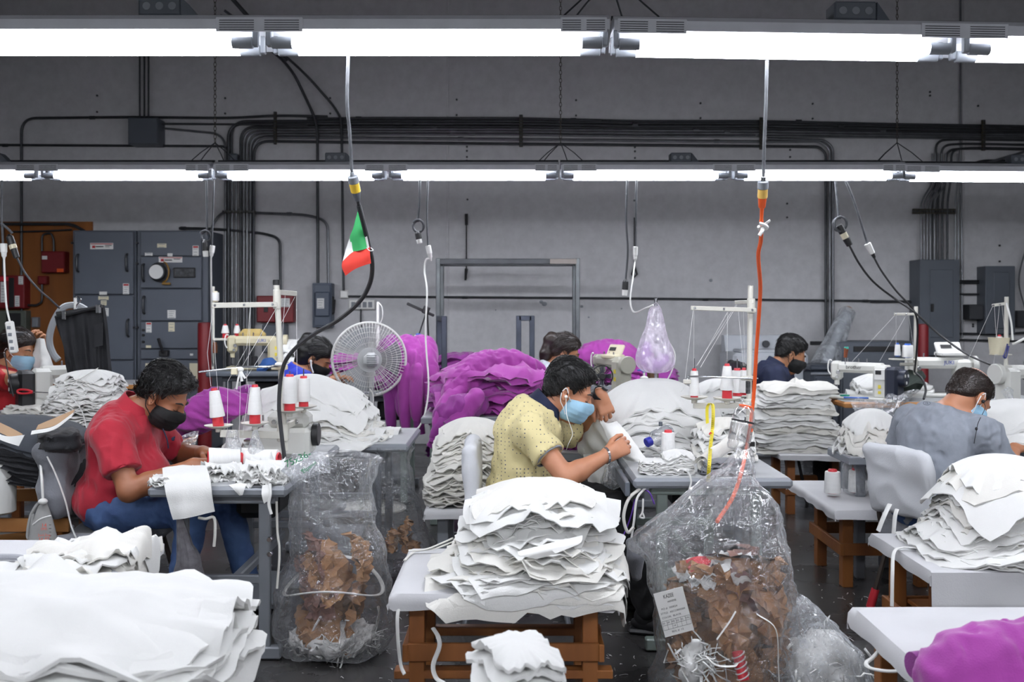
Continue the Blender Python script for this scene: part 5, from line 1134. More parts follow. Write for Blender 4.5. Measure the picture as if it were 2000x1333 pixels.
# local: circle in x,y ; z axis points toward the camera after rotation
Rr = .262; b = MB(); b.tube(tr([(Rr * math.cos(a), Rr * math.sin(a), 0.0) for a in np.linspace(0, 2 * math.pi, 49)]), .010, 8, cap=False); T.part('guard_rim', b, M_fanw)
b = MB()
for k in range(72):
    a = 2 * math.pi * k / 72; ca, sa = math.cos(a), math.sin(a)
    b.tube(tr([(.085 * ca, .085 * sa, .075), (.15 * ca, .15 * sa, .078), (.225 * ca, .225 * sa, .06), (.256 * ca, .256 * sa, .03), (.262 * ca, .262 * sa, -.005)]), .0017, 4, cap=False)
for r_, z in ((.12, .079), (.16, .078), (.195, .072), (.23, .057)): b.tube(tr([(r_ * math.cos(a), r_ * math.sin(a), z) for a in np.linspace(0, 2 * math.pi, 41)]), .0016, 4, cap=False)
T.part('rear_guard', b, M_fanw)
b = MB()
for k in range(48):
    a = 2 * math.pi * k / 48; ca, sa = math.cos(a), math.sin(a)
    b.tube(tr([(.04 * ca, .04 * sa, -.10), (.16 * ca, .16 * sa, -.10), (.235 * ca, .235 * sa, -.07), (.262 * ca, .262 * sa, -.01)]), .0016, 4, cap=False)
T.part('front_guard', b, M_fanw)
b = MB(); b.tube(tr([(0, 0, .078), (0, 0, .09)]), .088, 24); T.part('guard_hub', b, M_fan)
b = MB(); b.box(c + R @ np.array([.01, .0, .14]), (.105, .105, .12), R, bev=.03); mo = T.part('motor_housing', b, M_fan)
b = MB()
for k in range(7): b.box(c + R @ np.array([.01, -.036 + .012 * k, .2005]), (.07, .004, .003), R, bev=0)
T.part('motor_vents', b, M_dgrey, mo, smooth=False); b = MB(); p_ = c + R @ np.array([.02, .055, .14]); b.cyl(p_, p_ + [0, 0, .025], .008); T.part('swing_knob', b, M_fan, mo)
for k in range(3):
    g = []
    for r_ in np.linspace(.04, .235, 8):
        row = []
        for w_ in np.linspace(-.5, .5, 6): a = 2.094 * k + w_ * (.9 + 1.4 * (r_ - .04)); row.append(tr([(r_ * math.cos(a), r_ * math.sin(a), .0 + w_ * .045 - .02)])[0])
        g.append(row)
    b = MB(); b.grid(np.array(g), .003); T.part('blade', b, mat('fan_blade', (150, 154, 158), .35))
b = MB(); b.tube([P(722, 760, FY - .04), P(729, 775, FY - .05), P(727, 820, FY - .04), P(722, 900, FY - .05), P(735, 950, FY - .1), P(748, 962, FY - .1)], .004, 6, 5); T.part('power_cord', b, M_plasticw)
# small black desk fan by the ponytail woman
c = P(1176, 735, 7.05); T = Thing('desk_fan', 'small black desk fan beside the grey sewing machine', 'fan', c - [0, 0, .13]); b = MB(); b.lathe([(.05, 0), (.05, .01), (.01, .02), (.01, .06)], c - [0, 0, .13], seg=16); T.part('base', b, M_black)
b = MB()
for k in range(20): a = 2 * math.pi * k / 20; b.tube([c + [.02 * math.cos(a), -.03, .02 * math.sin(a)], c + [.055 * math.cos(a), -.03, .055 * math.sin(a)], c + [.075 * math.cos(a), 0, .075 * math.sin(a)]], .002, 4)
b.tube([c + [.075 * math.cos(a), 0, .075 * math.sin(a)] for a in np.linspace(0, 6.2832, 25)], .005, 6); b.cyl(c - [0, .035, 0], c + [0, .05, 0], .024); T.part('guard', b, M_black)
b = MB()
for k in range(4): a = 1.57 * k; b.box(c + [.04 * math.cos(a), .0, .04 * math.sin(a)], (.05, .006, .03), roty(-a) @ rotx(.4)); 
T.part('blades', b, M_dgrey)
# ------------------------------------------------------------ the seven workers
def hfr(y, z):
    y = unit(y); x = unit(np.cross(y, unit(z))); return np.stack([x, y, np.cross(x, y)], 1)
def hdir(yaw, pitch):
    """facing +X turned by yaw (towards +Y) and bowed down by pitch"""
    a, p = math.radians(yaw), math.radians(pitch); d = np.array([math.cos(p) * math.cos(a), math.cos(p) * math.sin(a), -math.sin(p)])
    return frame(d)
V3 = lambda *a: np.array(a, float)
SK = mat('skin_brown', (150, 96, 66), .5, var=.12, scale=14, sub=.06, bump=.06, bscale=400)
SK2 = mat('skin_tan', (186, 128, 96), .5, var=.12, scale=14, sub=.06, bump=.06, bscale=400)
SK3 = mat('skin_olive', (176, 122, 88), .5, var=.12, scale=14, sub=.06)
M_hair = mat('black_hair', (15, 14, 14), .38, var=.35, scale=60, bump=.5, bscale=150, stretch=(6, 1, 1))
M_hairb = mat('dark_brown_hair', (40, 28, 22), .4, var=.4, scale=50, bump=.5, bscale=150, stretch=(1, 1, .3))
M_maskk = mat('black_mask_cloth', (12, 12, 13), .85, var=.1, bump=.2, bscale=300)
M_maskb = mat('surgical_mask_blue', (150, 190, 214), .8, var=.06, bump=.15, bscale=200)
M_loop = mat('elastic_white', (235, 238, 240), .7)
M_redpolo = mat('red_polo_knit', (158, 22, 42), .85, var=.14, scale=8, bump=.3, bscale=350, sheen=.2)
M_blue = mat('royal_blue_knit', (20, 46, 170), .85, var=.12, sheen=.1)
M_navy = mat('navy_knit', (13, 24, 54), .85, var=.2, scale=10, bump=.2, bscale=300)
M_heather = mat('heather_grey_knit', (136, 141, 150), .9, var=.12, scale=40, bump=.2, bscale=350)
M_lgrey = mat('light_grey_knit', (178, 184, 190), .9, var=.08, scale=20, bump=.2, bscale=300)
M_redtee = mat('red_tee', (160, 18, 26), .85, var=.12)
M_denim = mat('blue_denim', (66, 92, 134), .8, var=.4, scale=9, bump=.3, bscale=300, col2=(44, 66, 108))
M_blackpants = mat('black_trousers', (13, 13, 15), .8, var=.2)
M_yshirt = mat('pale_yellow_knit', (216, 203, 152), .85, var=.05, scale=8, bump=.2, bscale=350)
def dots(m, c):
    nt = m.node_tree; N = nt.nodes; L = nt.links; b = N['Principled BSDF']; src = b.inputs['Base Color'].links[0].from_socket
    tc = N.new('ShaderNodeTexCoord'); vo = N.new('ShaderNodeTexVoronoi'); vo.inputs['Scale'].default_value = 58; vo.inputs['Randomness'].default_value = .12; L.new(tc.outputs['Object'], vo.inputs['Vector'])
    lt = N.new('ShaderNodeMath'); lt.operation = 'LESS_THAN'; lt.inputs[1].default_value = .19; L.new(vo.outputs['Distance'], lt.inputs[0])
    mx = N.new('ShaderNodeMixRGB'); L.new(lt.outputs[0], mx.inputs[0]); L.new(src, mx.inputs[1]); mx.inputs[2].default_value = srgb(*c); L.new(mx.outputs[0], b.inputs['Base Color'])
dots(M_yshirt, (92, 92, 100))
def cuff(T, s0, e0, fr, r, m, w=.03, name='sleeve_band'):
    q = s0 + (e0 - s0) * fr; d = unit(e0 - s0); Fm = frame(d); G = MB(); R = np.stack([Fm[:, 0], -Fm[:, 2], d], 1)
    G.lathe([(r * .9, .003), (r + .004, .004), (r + .004, -w), (r * .98, -w - .002)], q, R, 28, cap=False); return T.part(name, G, m, T.shirt)
def stool(c, label, r=.16, m=None):
    T = Thing('stool', label, 'stool', (c[0], c[1], 0)); b = MB(); z = c[2]; b.lathe([(r * .9, z - .04), (r, z - .03), (r, z - .01), (r * .9, z)], (c[0], c[1], 0), seg=20); T.part('seat', b, m or M_black)
    for k in range(4): a = k * 1.57 + .78; b = MB(); b.tube([(c[0] + .1 * math.cos(a), c[1] + .1 * math.sin(a), z - .035), (c[0] + .17 * math.cos(a), c[1] + .17 * math.sin(a), .0)], .012, 8); T.part('leg', b, M_grey)
def shoe(T, a, d, m=None):
    d = unit(np.asarray(d) * [1, 1, 0]); b = MB(); R = frame(d); b.ell(a + d * .06 + [0, 0, .045 - a[2]], (.045, .135, .045), R); b.ell(a + [0, 0, .07 - a[2]], (.042, .06, .06), R); b.box(a + d * .055 + [0, 0, .012 - a[2]], (.085, .27, .024), R, bev=.01); T.part('shoe', b, m or M_black)

# man in the red polo shirt
J = dict(hip=V3(-1.83, 4.62, .545), nb=P(266, 796, 4.62), sR=P(216, 852, 4.42), sL=P(300, 848, 4.80), eR=P(252, 960, 4.33), wR=P(378, 909, 4.40), eL=P(350, 888, 4.92), wL=P(396, 884, 4.74),
         hR=V3(-1.80, 4.50, .52), kR=V3(-1.43, 4.47, .535), aR=V3(-1.50, 4.45, .11), hL=V3(-1.80, 4.73, .52), kL=V3(-1.36, 4.76, .53), aL=V3(-1.24, 4.72, .11), bend=V3(-.05, 0, .0))
hr = hdir(-8, 33)
T = person('man in a red polo shirt and black face mask sewing at left', (-1.83, 4.62, 0), J, P(320, 775, 4.62), hr, SK, M_redpolo, hair_short, dict(h=.0085, hs=1.07, belly=(.175, .175), chest=(.185, .135), bf=.07, arm=1.12, sleeve=.66, loose=.010, pants=M_denim, mask=M_maskk, hairm=M_hair, top=.026, thick=.014, mess=1.2, tuft=.003, slen=.045, lift=.012, flow=(.5, .4, .8), jit=.4, hz=.008, strands=1500, hem=.10, wr=.006, mfat=.004,
           handR=(hfr((1, .15, .02), (0, -.45, .9)), -1, (25, 35, 25)), handL=(hfr((1, -.35, -.05), (-.1, .3, .9)), 1, (25, 35, 25))))
collar(T, J['nb'] + T.up * .0, unit(T.up + V3(.45, 0, .3)), (1, 0, -.3), .074, .05, M_redpolo, gap=.35, flare=1.4)
cuff(T, J['sR'], J['eR'], .655, .0685, M_redpolo, .022); b = MB(); q = P(338, 858, 4.47); b.ell(q, (.008, .004, .009)); b.ell(q + [.006, 0, .008], (.004, .004, .004)); T.part('chest_emblem', b, M_navy, T.shirt)
b = MB(); b.tube([P(318, 838, 4.46), P(326, 858, 4.46), P(329, 876, 4.47)], .005, 6, 4, flat=.5); T.part('button_placket', b, M_navy, T.shirt)
shoe(T, J['aL'], (1, 0, 0)); shoe(T, J['aR'], (1, -.2, 0))

# man in the pale yellow dotted polo shirt
J = dict(hip=V3(.02, 4.62, .55), nb=P(1062, 795, 4.62), sR=P(1038, 846, 4.42), sL=P(1088, 838, 4.82), eR=P(1106, 934, 4.30), wR=P(1186, 889, 4.40), eL=P(1145, 850, 4.92), wL=P(1171, 770, 4.70),
         hR=V3(.05, 4.50, .53), kR=V3(.47, 4.47, .545), aR=V3(.60, 4.42, .11), hL=V3(.05, 4.74, .53), kL=V3(.48, 4.76, .545), aL=V3(.6, 4.78, .11), bend=V3(-.05, 0, .02))
hr = hdir(-3, 24)
T = person('man in a pale yellow dotted polo shirt bent over his sewing at the centre', (.02, 4.62, 0), J, P(1110, 764, 4.62), hr, SK2, M_yshirt, hair_short, dict(h=.0085, hs=1.07, belly=(.155, .13), chest=(.175, .13), arm=1.05, sleeve=.52, loose=.012, pants=M_blackpants, mask=M_maskb, loop=M_loop, hairm=M_hair, top=.022, thick=.007, mess=.4, slen=.03, lift=.008, strands=1400, hem=.12, wr=.006, seed=4,
           handR=(hfr((.86, .12, .42), (-.1, -1, .25)), -1, (55, 60, 40), .1, (.55, .75, -.3), 20), handL=(hfr((.36, -.1, -.9), (.15, -1, .05)), 1, (35, 45, 30), .14, (.6, .8, -.2), 10)))
collar(T, J['nb'] + V3(.005, 0, 0), unit(T.up * .8 + V3(.55, 0, .35)), (1, 0, -.4), .074, .055, M_navy, gap=.3, flare=1.42)
cuff(T, J['sR'], J['eR'], .515, .0635, M_navy, .032); cuff(T, J['sR'], J['eR'], .515 + .006, .0640, M_heather, .006, 'sleeve_stripe'); cuff(T, J['sR'], J['eR'], .44, .0650, M_ivory, .003, 'sleeve_stripe')
w = T.w
b = MB(); e = w(.088, -.002, -.02); b.ell(e, (.008, .008, .008)); b.tube([e, e + [.0, -.008, -.03], P(1107, 812, 4.46), P(1115, 835, 4.46), P(1118, 850, 4.46), P(1110, 868, 4.46), P(1106, 880, 4.48)], .0016, 5, 6); T.part('earphone', b, M_plasticw)
def band(T, p, d, r, m, name, wd=.012, beads=False, squash=1.):
    Fm = frame(d); b = MB()
    if beads:
        for k in range(22):
            a = 2 * math.pi * k / 22; q = p + r * (math.cos(a) * Fm[:, 0] + squash * math.sin(a) * Fm[:, 2]); b.box(q, (.009, wd, .006), frame(d, q - p), bev=.001)
    else: b.lathe([(r - .002, -wd / 2), (r + .002, -wd / 2), (r + .002, wd / 2), (r - .002, wd / 2), (r - .002, -wd / 2)], p, np.stack([Fm[:, 0], -Fm[:, 2], Fm[:, 1]], 1), 24, cap=False)
    return T.part(name, b, m, label=None)
d = unit(J['wR'] - J['eR']); band(T, J['wR'] - d * .006, d + V3(.2, 0, -.25), .034, mat('steel_bracelet', (196, 196, 198), .25, .9), 'bracelet', .011, True)
d = unit(J['wL'] - J['eL']); o = band(T, J['wL'] - d * .004, d + V3(.4, 0, -.1), .036, M_black, 'wrist_watch', .024); b = MB(); q = J['wL'] - d * .004 + V3(.022, -.012, .026); b.cyl(q, q + V3(.5, -.3, .8) * .012, .017); T.part('watch_case', b, M_dsteel, o)
shoe(T, J['aR'], (1, -.3, 0)); shoe(T, J['aL'], (1, 0, 0))

# balding man in the grey t-shirt, seen from behind
nb = P(1850, 806, 4.75); rv = V3(math.sin(.44), -math.cos(.44), 0)
J = dict(hip=V3(1.95, 4.68, .53), nb=nb, sR=nb + rv * .185 + V3(.02, .0, -.065), sL=nb - rv * .185 + V3(-.02, .02, -.06), eR=V3(2.30, 4.64, .65), wR=V3(2.44, 4.84, .76), eL=P(1753, 893, 5.02), wL=V3(2.2, 5.12, .76),
         hR=V3(1.99, 4.56, .52), kR=V3(2.36, 4.72, .52), aR=V3(2.4, 4.75, .1), hL=V3(1.93, 4.82, .52), kL=V3(2.3, 5.02, .52), aL=V3(2.34, 5.05, .1), bend=V3(-.035, -.02, .02))
hr = hdir(22, 47)
T = person('balding man in a heather grey t-shirt seen from behind at right', (1.95, 4.68, 0), J, P(1893, 775, 4.75), hr, SK2, M_heather, hair_short, dict(h=.0085, hs=1.07, belly=(.165, .14), chest=(.185, .135), arm=1.1, sleeve=.75, loose=.012, pants=M_denim, mask=M_maskb, loop=M_loop, hairm=M_hairb, top=0, thick=.006, mess=.2, bald=True, tuft=.0006, slen=.014, lift=.002, flow=(0, -.6, -.4), strands=1600, ncut=.012, hem=.13, ntilt=.2, wr=.004, seed=9,
           handR=(hfr((1, .5, 0), (0, 0, 1)), -1), handL=(hfr((1, 0, 0), (0, 0, 1)), 1)))
b = MB(); c = P(1810, 788, 4.555); b.tube([c + V3(.014 * math.cos(a), -.004 * math.cos(a), .009 * math.sin(a)) for a in np.linspace(0, 6.2832, 25)], .0011, 5); b.tube([c + V3(-.005, 0, -.004), c + V3(-.003, 0, .005), c + V3(.002, 0, -.001), c + V3(.004, 0, .006), c + V3(.006, 0, -.004)], .001, 4); T.part('round_shirt_mark', b, M_dgrey, T.shirt)
w = T.w; b = MB(); e = w(.09, .0, -.02); b.ell(e, (.008, .008, .009)); b.tube([e, e + [.004, -.01, -.03], P(1911, 825, 4.5), P(1908, 838, 4.5), P(1904, 858, 4.52), P(1902, 870, 4.55)], .0015, 5, 6); b.ell(P(1907, 838, 4.5), (.006, .006, .008)); T.part('earphone', b, M_black)

# man in the navy polo
J = dict(hip=P(1498, 815, 7.55), nb=P(1516, 713, 7.55), sR=P(1511, 733, 7.36), sL=P(1530, 731, 7.74), eR=P(1520, 793, 7.28), wR=P(1575, 790, 7.3), eL=P(1545, 790, 7.85), wL=P(1585, 785, 7.7), bend=V3(-.03, 0, 0))
T = person('man in a navy polo shirt and black mask in the back row', J['hip'] * V3(1, 1, 0), J, P(1544, 692, 7.55), hdir(-4, 24), SK3, M_navy, hair_short, dict(h=.011, hs=1.06, belly=(.16, .14), chest=(.18, .13), sleeve=.75, mask=M_maskk, hairm=M_hair, top=.02, thick=.008, loose=.012, mh=.006, hh=.006, handR=(hfr((1, 0, 0), (0, 0, 1)), -1), handL=(hfr((1, 0, 0), (0, 0, 1)), 1)))
collar(T, J['nb'], unit(T.up + V3(.3, 0, .2)), (1, 0, -.3), .072, .045, M_navy, gap=.3)
b = MB(); ax = unit(T.up + V3(.3, 0, .2)); sdv = V3(0, -1, 0); fwv = np.cross(ax, sdv); b.tube([J['nb'] + .104 * (math.cos(t) * fwv + math.sin(t) * sdv) - ax * .028 for t in np.linspace(.6, 5.6, 24)], .0035, 6); T.part('collar_piping', b, M_label, T.shirt)

# hair for the women
def hair_tied(T, w, HR, hp, s, m, cfg):
    hair_short(T, w, HR, hp, s, m, dict(cfg, top=.012, thick=.014, hline=.62, hz=.0, tuft=.0015, mess=.3, flow=(0, -1, -.3), slen=.06, jit=.12, lift=.003, strands=700))
    k = cfg['tail']; S = sdf_of([('c', np.asarray(a), np.asarray(b_), ra, rb, .03) for a, b_, ra, rb in k], .006, post=lambda S: S.noise(.003, 90, 5)); T.part('tied_hair', S.mb(), m, angle=180)
# woman with the ponytail
J = dict(hip=P(1056, 812, 7.35), nb=P(1082, 714, 7.35), sR=P(1072, 737, 7.18), sL=P(1096, 733, 7.52), eR=P(1092, 788, 7.08), wR=P(1135, 780, 7.08), eL=P(1120, 785, 7.6), wL=P(1150, 778, 7.4), bend=V3(-.03, 0, 0))
hp = P(1103, 690, 7.35); q = lambda u, v, y=7.35: P(u, v, y)
T = person('woman in a light grey top with a ponytail and black mask', J['hip'] * V3(1, 1, 0), J, hp, hdir(-4, 20), SK3, M_lgrey, hair_tied, dict(h=.011, hs=1.03, belly=(.135, .12), chest=(.155, .12), arm=.92, sleeve=1.85, mask=M_maskk, hairm=M_hairb, loose=.01, mh=.006, hh=.006, tail=[(q(1078, 664), q(1068, 690), .055, .05), (q(1068, 690), q(1059, 722), .05, .018), (q(1078, 664), q(1095, 672), .05, .07)], handR=(hfr((1, 0, 0), (0, 0, 1)), -1), handL=(hfr((1, 0, 0), (0, 0, 1)), 1)))
w = T.w; b = MB(); e = w(.09, 0, -.02); b.ell(e, (.009, .009, .012)); b.tube([e, e + [.0, -.01, -.04], e + [.01, -.01, -.09]], .0025, 5, 4); T.part('earphone', b, M_plasticw)
# woman in royal blue
J = dict(hip=P(572, 808, 7.4), nb=P(592, 720, 7.4), sR=P(586, 737, 7.22), sL=P(606, 735, 7.58), eR=P(606, 776, 7.10), wR=P(650, 742, 7.15), eL=P(630, 770, 7.65), wL=P(655, 735, 7.5), bend=V3(-.03, 0, 0))
q = lambda u, v, y=7.4: P(u, v, y)
T = person('woman in a royal blue t-shirt and black mask behind the white pile', J['hip'] * V3(1, 1, 0), J, P(618, 700, 7.4), hdir(-6, 34), SK3, M_blue, hair_tied, dict(h=.011, hs=1.06, belly=(.145, .125), chest=(.165, .12), arm=.95, sleeve=.6, mask=M_maskk, hairm=M_hair, loose=.01, mh=.006, hh=.006, tail=[(q(602, 662), q(598, 672), .05, .06), (q(600, 690), q(588, 712), .085, .055), (q(605, 675), q(598, 700), .08, .075)], handR=(hfr((1, 0, .2), (0, 0, 1)), -1), handL=(hfr((1, 0, 0), (0, 0, 1)), 1)))
w = T.w; b = MB(); e = w(.09, 0, -.02); b.ell(e, (.009, .009, .012)); b.tube([e, e + [.006, -.012, -.04], e + [.02, -.012, -.085]], .005, 5, 4); T.part('earphone', b, M_plasticw); band(T, J['wR'] - unit(J['wR'] - J['eR']) * .03, J['wR'] - J['eR'], .036, M_purple, 'wrist_band', .03)
# woman in the red t-shirt at the left edge
J = dict(hip=P(-12, 815, 6.7), nb=P(12, 715, 6.7), sR=P(4, 738, 6.50), sL=P(28, 736, 6.88), eR=P(50, 745, 6.36), wR=P(92, 757, 6.45), eL=P(70, 735, 6.95), wL=P(80, 678, 6.85), bend=V3(-.03, 0, 0))
q = lambda u, v, y=6.7: P(u, v, y)
T = person('woman in a red t-shirt and black cap at the left edge', J['hip'] * V3(1, 1, 0), J, P(34, 685, 6.7), hdir(-8, 14), SK3, M_redtee, hair_tied, dict(h=.011, hs=1.05, belly=(.16, .15), chest=(.17, .135), arm=1.1, sleeve=.42, mask=M_maskb, loop=M_loop, hairm=M_hairb, loose=.012, mh=.006, hh=.0055, tail=[(q(14, 690), q(4, 720), .05, .03), (q(8, 672), q(14, 690), .04, .05)], handR=(hfr((1, .1, -.1), (0, 0, 1)), -1), handL=(hfr((.2, -.3, 1), (.3, 1, 0)), 1, (40, 45, 30))))
w = T.w; b = MB(); b.lathe([(.102, 0), (.104, .03), (.095, .055), (.06, .075), (.004, .08)], w(0, -.02, .055), T.body.matrix_world.to_3x3() if False else np.stack([hdir(-8, 14)[:, 0], hdir(-8, 14)[:, 1], hdir(-8, 14)[:, 2]], 1) @ rotx(.35), 24, cap=False); T.part('cap', b, M_black)
b = MB(); c = J['hip'] + (J['nb'] - J['hip']) * .74 + T.fw * .118 + T.sd * .075 + J['bend']
for k in range(5): b.ell(c + V3(.02 * math.cos(k * 1.26), -.01, .03 * math.sin(k * 1.26)), (.016, .004, .016))
T.part('shirt_print', b, M_label, T.shirt)

for p_, lb in ((P(-12, 815, 6.7), 'stool under the woman in red'), (P(572, 808, 7.4), 'stool under the woman in blue')): stool(p_ - V3(0, 0, .13), lb)
# ------------------------------------------------------------ cloth: piles, stacks, drapes
def fall_over(x, y, z, rect, soft=.03, out=.03):
    """points past the edge of the supporting board bend over it and hang"""
    if rect is None: return x, y, z
    x0, x1, y0, y1 = rect
    for lo, hi, ax in ((x0, x1, 0), (y0, y1, 1)):
        c = x if ax == 0 else y; e = np.maximum(np.maximum(c - hi, lo - c), 0); keep = out * (1 - np.exp(-e / out)); sg = np.where(c > hi, 1, -1); c2 = np.where(e > 0, np.where(c > hi, hi, lo) + sg * keep, c)
        if ax == 0: x = c2
        else: y = c2
        z = z - (e - keep)
    return x, y, z
def sheet_mesh(cx, cy, zf, w, d, rot, seed, thick, rect=None, nt=56, nr=9, pw=5., ragged=.03, ripple=.012, wr=.006, wfreq=14, fold=0.):
    r = RS(seed); th = np.linspace(0, 2 * math.pi, nt, endpoint=False); c, s = np.cos(th), np.sin(th)
    k = (np.abs(c) ** pw + np.abs(s) ** pw) ** (-1 / pw); ol = 1 + ragged * (np.sin(3 * th + r.rand() * 6) * .6 + np.sin(5 * th + r.rand() * 6) * .5 + np.sin(11 * th + r.rand() * 6) * .3 + .12 * r.normal(size=nt))
    R = np.concatenate([np.linspace(0, 1, nr)[1:] ** .8, [.992]]); rip = sum(a * np.sin(f * th + r.rand() * 6.28) for f, a in ((4, .4), (7, .55), (12, .45), (19, .35), (27, .3)))
    V = []; ux = k * c * w / 2 * ol; uy = k * s * d / 2 * ol; cr, sr = math.cos(rot), math.sin(rot)
    for i, q in enumerate(R):
        x = cx + q * (ux * cr - uy * sr); y = cy + q * (ux * sr + uy * cr); rho = np.full(nt, q)
        z = zf(x, y) + ripple * q ** 4 * rip + wr * wav(x, y, 0, seed + 3, wfreq) * (.4 + .6 * q)
        x, y, z = fall_over(x, y, z, rect)
        if i == len(R) - 1: z = z - thick
        V.append(np.stack([x, y, z], 1))
    x = cx + .86 * (ux * cr - uy * sr); y = cy + .86 * (ux * sr + uy * cr); z = zf(x, y) + .5 * ripple * rip - thick; x, y, z = fall_over(x, y, z, rect); V.append(np.stack([x, y, z], 1))
    z0 = float(zf(np.array([cx]), np.array([cy]))[0]) + wr * float(wav(cx, cy, 0, seed + 3, wfreq)) * .4
    P_ = np.vstack([[[cx, cy, z0]]] + V); n = len(V)
    Fs = [(0, 1 + j, 1 + (j + 1) % nt) for j in range(nt)] + [(1 + i * nt + j, 1 + (i + 1) * nt + j, 1 + (i + 1) * nt + (j + 1) % nt, 1 + i * nt + (j + 1) % nt) for i in range(n - 1) for j in range(nt)]
    b = MB(); b.add(P_, Fs); return b
def cloth_pile(label, cx, cy, z0, w, d, h, n, seed, dome=.4, dpow=2.4, topw=.85, jit=.05, rot=.12, thick=.008, rect=None, m=None, ragged=.03, ripple=.012, wr=.005, lean=(0, 0), name='fabric_pile', cat='fabric pile', group='piles of white fabric', bulge=0., part='cloth_layer', m2=None, nt=68, pw=5., top_wr=None, lex=1.1, cover=0.):
    T = Thing(name, label, cat, (cx, cy, z0), group); r = RS(seed); m = m or M_white; m2 = m2 or m
    for i in range(n):
        t = (i + 1) / n; sw = (1 - (1 - topw) * t ** lex + bulge * math.sin(math.pi * t)) * (1 + jit * r.normal()); sd_ = (1 - (1 - topw) * t ** lex + bulge * math.sin(math.pi * t)) * (1 + jit * r.normal()); ox, oy = lean[0] * t + jit * w * .5 * r.normal(), lean[1] * t + jit * d * .4 * r.normal(); hc = z0 + h * t
        def zf(x, y, hc=hc, t=t):
            rho = np.sqrt(((x - cx - lean[0] * t) / (w / 2)) ** 2 + ((y - cy - lean[1] * t) / (d / 2)) ** 2); return hc - dome * h * t * np.minimum(rho, 1.25) ** dpow
        last = i >= n - 1
        if cover and i >= n - 3: sw = sd_ = cover * (1 - .1 * (i - n + 3))
        T.part(part, sheet_mesh(cx + ox, cy + oy, zf, w * sw, d * sd_, r.normal() * rot, seed * 101 + i, thick, None if rect is None else (rect[0] - .3 * h * t, rect[1] + .3 * h * t, rect[2] - .3 * h * t, rect[3] + .3 * h * t), nt=nt if not last else nt + 40, nr=9 if not last else 16, ragged=ragged, ripple=ripple * (.6 + .8 * r.rand()), wr=(top_wr or wr) if last else wr, wfreq=26 if last else 44, pw=pw), m if r.rand() < .75 else m2, angle=60)
    return T
cloth_pile('large white pile of cut panels on the centre front bench', .105, 3.76, .462, .80, .79, .335, 46, 11, dome=.60, topw=.44, cover=.70, lex=.75, rot=.22, jit=.06, rect=(-.30, .36, 3.44, 4.09), ripple=.018, ragged=.045, wr=.006, thick=.005, m2=M_cream, top_wr=.010)
cloth_pile('tall ragged white pile between the purple pile and the man in yellow', -.245, 5.28, .445, .43, .56, .42, 36, 12, dome=.28, topw=.74, bulge=.10, rot=.06, jit=.035, ragged=.035, ripple=.012, thick=.006, m2=M_cream, lean=(.03, 0), m=M_cream)
cloth_pile('wide domed white pile left of the fan', -1.13, 5.62, .728, .92, .72, .345, 20, 13, dome=.85, dpow=1.9, topw=.55, cover=.78, rot=.08, jit=.03, rect=(-1.45, -.56, 5.28, 6.0), ripple=.022, ragged=.03, thick=.010, m2=M_cream, top_wr=.012)
cloth_pile('broad white pile behind the hands of the man in yellow', .73, 5.12, .750, .84, .86, .335, 18, 14, dome=.80, dpow=2.1, topw=.72, rot=.10, jit=.035, rect=(.48, 1.16, 4.55, 5.6), ripple=.016, ragged=.03, thick=.010, top_wr=.010)
cloth_pile('white pile with fanned edges on the right covered bench', 1.98, 4.06, .462, .68, .66, .385, 30, 15, dome=.6, topw=.5, cover=.80, rot=.10, jit=.04, rect=(1.58, 2.5, 3.72, 4.36), ripple=.014, ragged=.035, thick=.007, m2=M_cream, lean=(.03, 0), top_wr=.010)
cloth_pile('big soft white pile filling the bottom left corner', -1.28, 2.52, .452, 1.20, .74, .285, 12, 16, dome=.20, topw=.97, rot=.05, jit=.02, rect=(-2.1, -.74, 2.15, 2.84), ripple=.02, ragged=.02, thick=.012, wr=.008, top_wr=.022)
cloth_pile('small folded white stack at the bottom edge of the picture', .012, 2.42, .412, .20, .26, .225, 10, 17, dome=.10, topw=.88, pw=9., rot=.35, jit=.05, ripple=.01, ragged=.04, thick=.01, top_wr=.012)
cloth_pile('thin crumpled white cloth heap on the lower left table', -1.375, 3.30, .612, .42, .44, .06, 6, 18, dome=.5, topw=.75, rot=.5, jit=.10, rect=(-2.5, -1.27, 2.95, 3.6), ripple=.022, ragged=.08, thick=.006, wr=.018, top_wr=.024, m2=M_cream)
cloth_pile('flat white cloth pieces beside the grey rope on the lower left table', -1.70, 3.14, .612, .34, .22, .012, 2, 19, dome=.1, rot=.3, ripple=.004, ragged=.03, thick=.004, wr=.002)
cloth_pile('upper white bundle tied with a strip behind the man in red', -2.40, 5.62, .86, .38, .34, .235, 24, 20, dome=.25, topw=.8, bulge=.08, rot=.08, jit=.04, ripple=.012, ragged=.05, thick=.005, lean=(.02, 0))
cloth_pile('lower white bundle under the tied one behind the man in red', -2.36, 5.62, .688, .40, .36, .17, 18, 21, dome=.1, topw=.95, bulge=.05, rot=.08, jit=.04, ripple=.012, ragged=.05, thick=.005)
b = MB(); b.tube([(-2.56, 5.44, .90), (-2.44, 5.435, 1.00), (-2.36, 5.46, 1.06), (-2.33, 5.6, 1.105)], .006, 6, 5, flat=.4); b.tube([(-2.44, 5.435, 1.0), (-2.34, 5.42, .88), (-2.30, 5.41, .72)], .006, 6, 5, flat=.4); single('tie_strip', b, M_white, 'white tie strip round the bundles behind the man in red', 'tie')
cloth_pile('low white pile right of the balding man on the dark table', 2.62, 5.15, .745, .86, .60, .225, 8, 22, dome=.6, topw=.95, rot=.06, jit=.03, rect=(2.22, 3.3, 4.86, 5.6), ripple=.022, thick=.014, wr=.008, top_wr=.012)
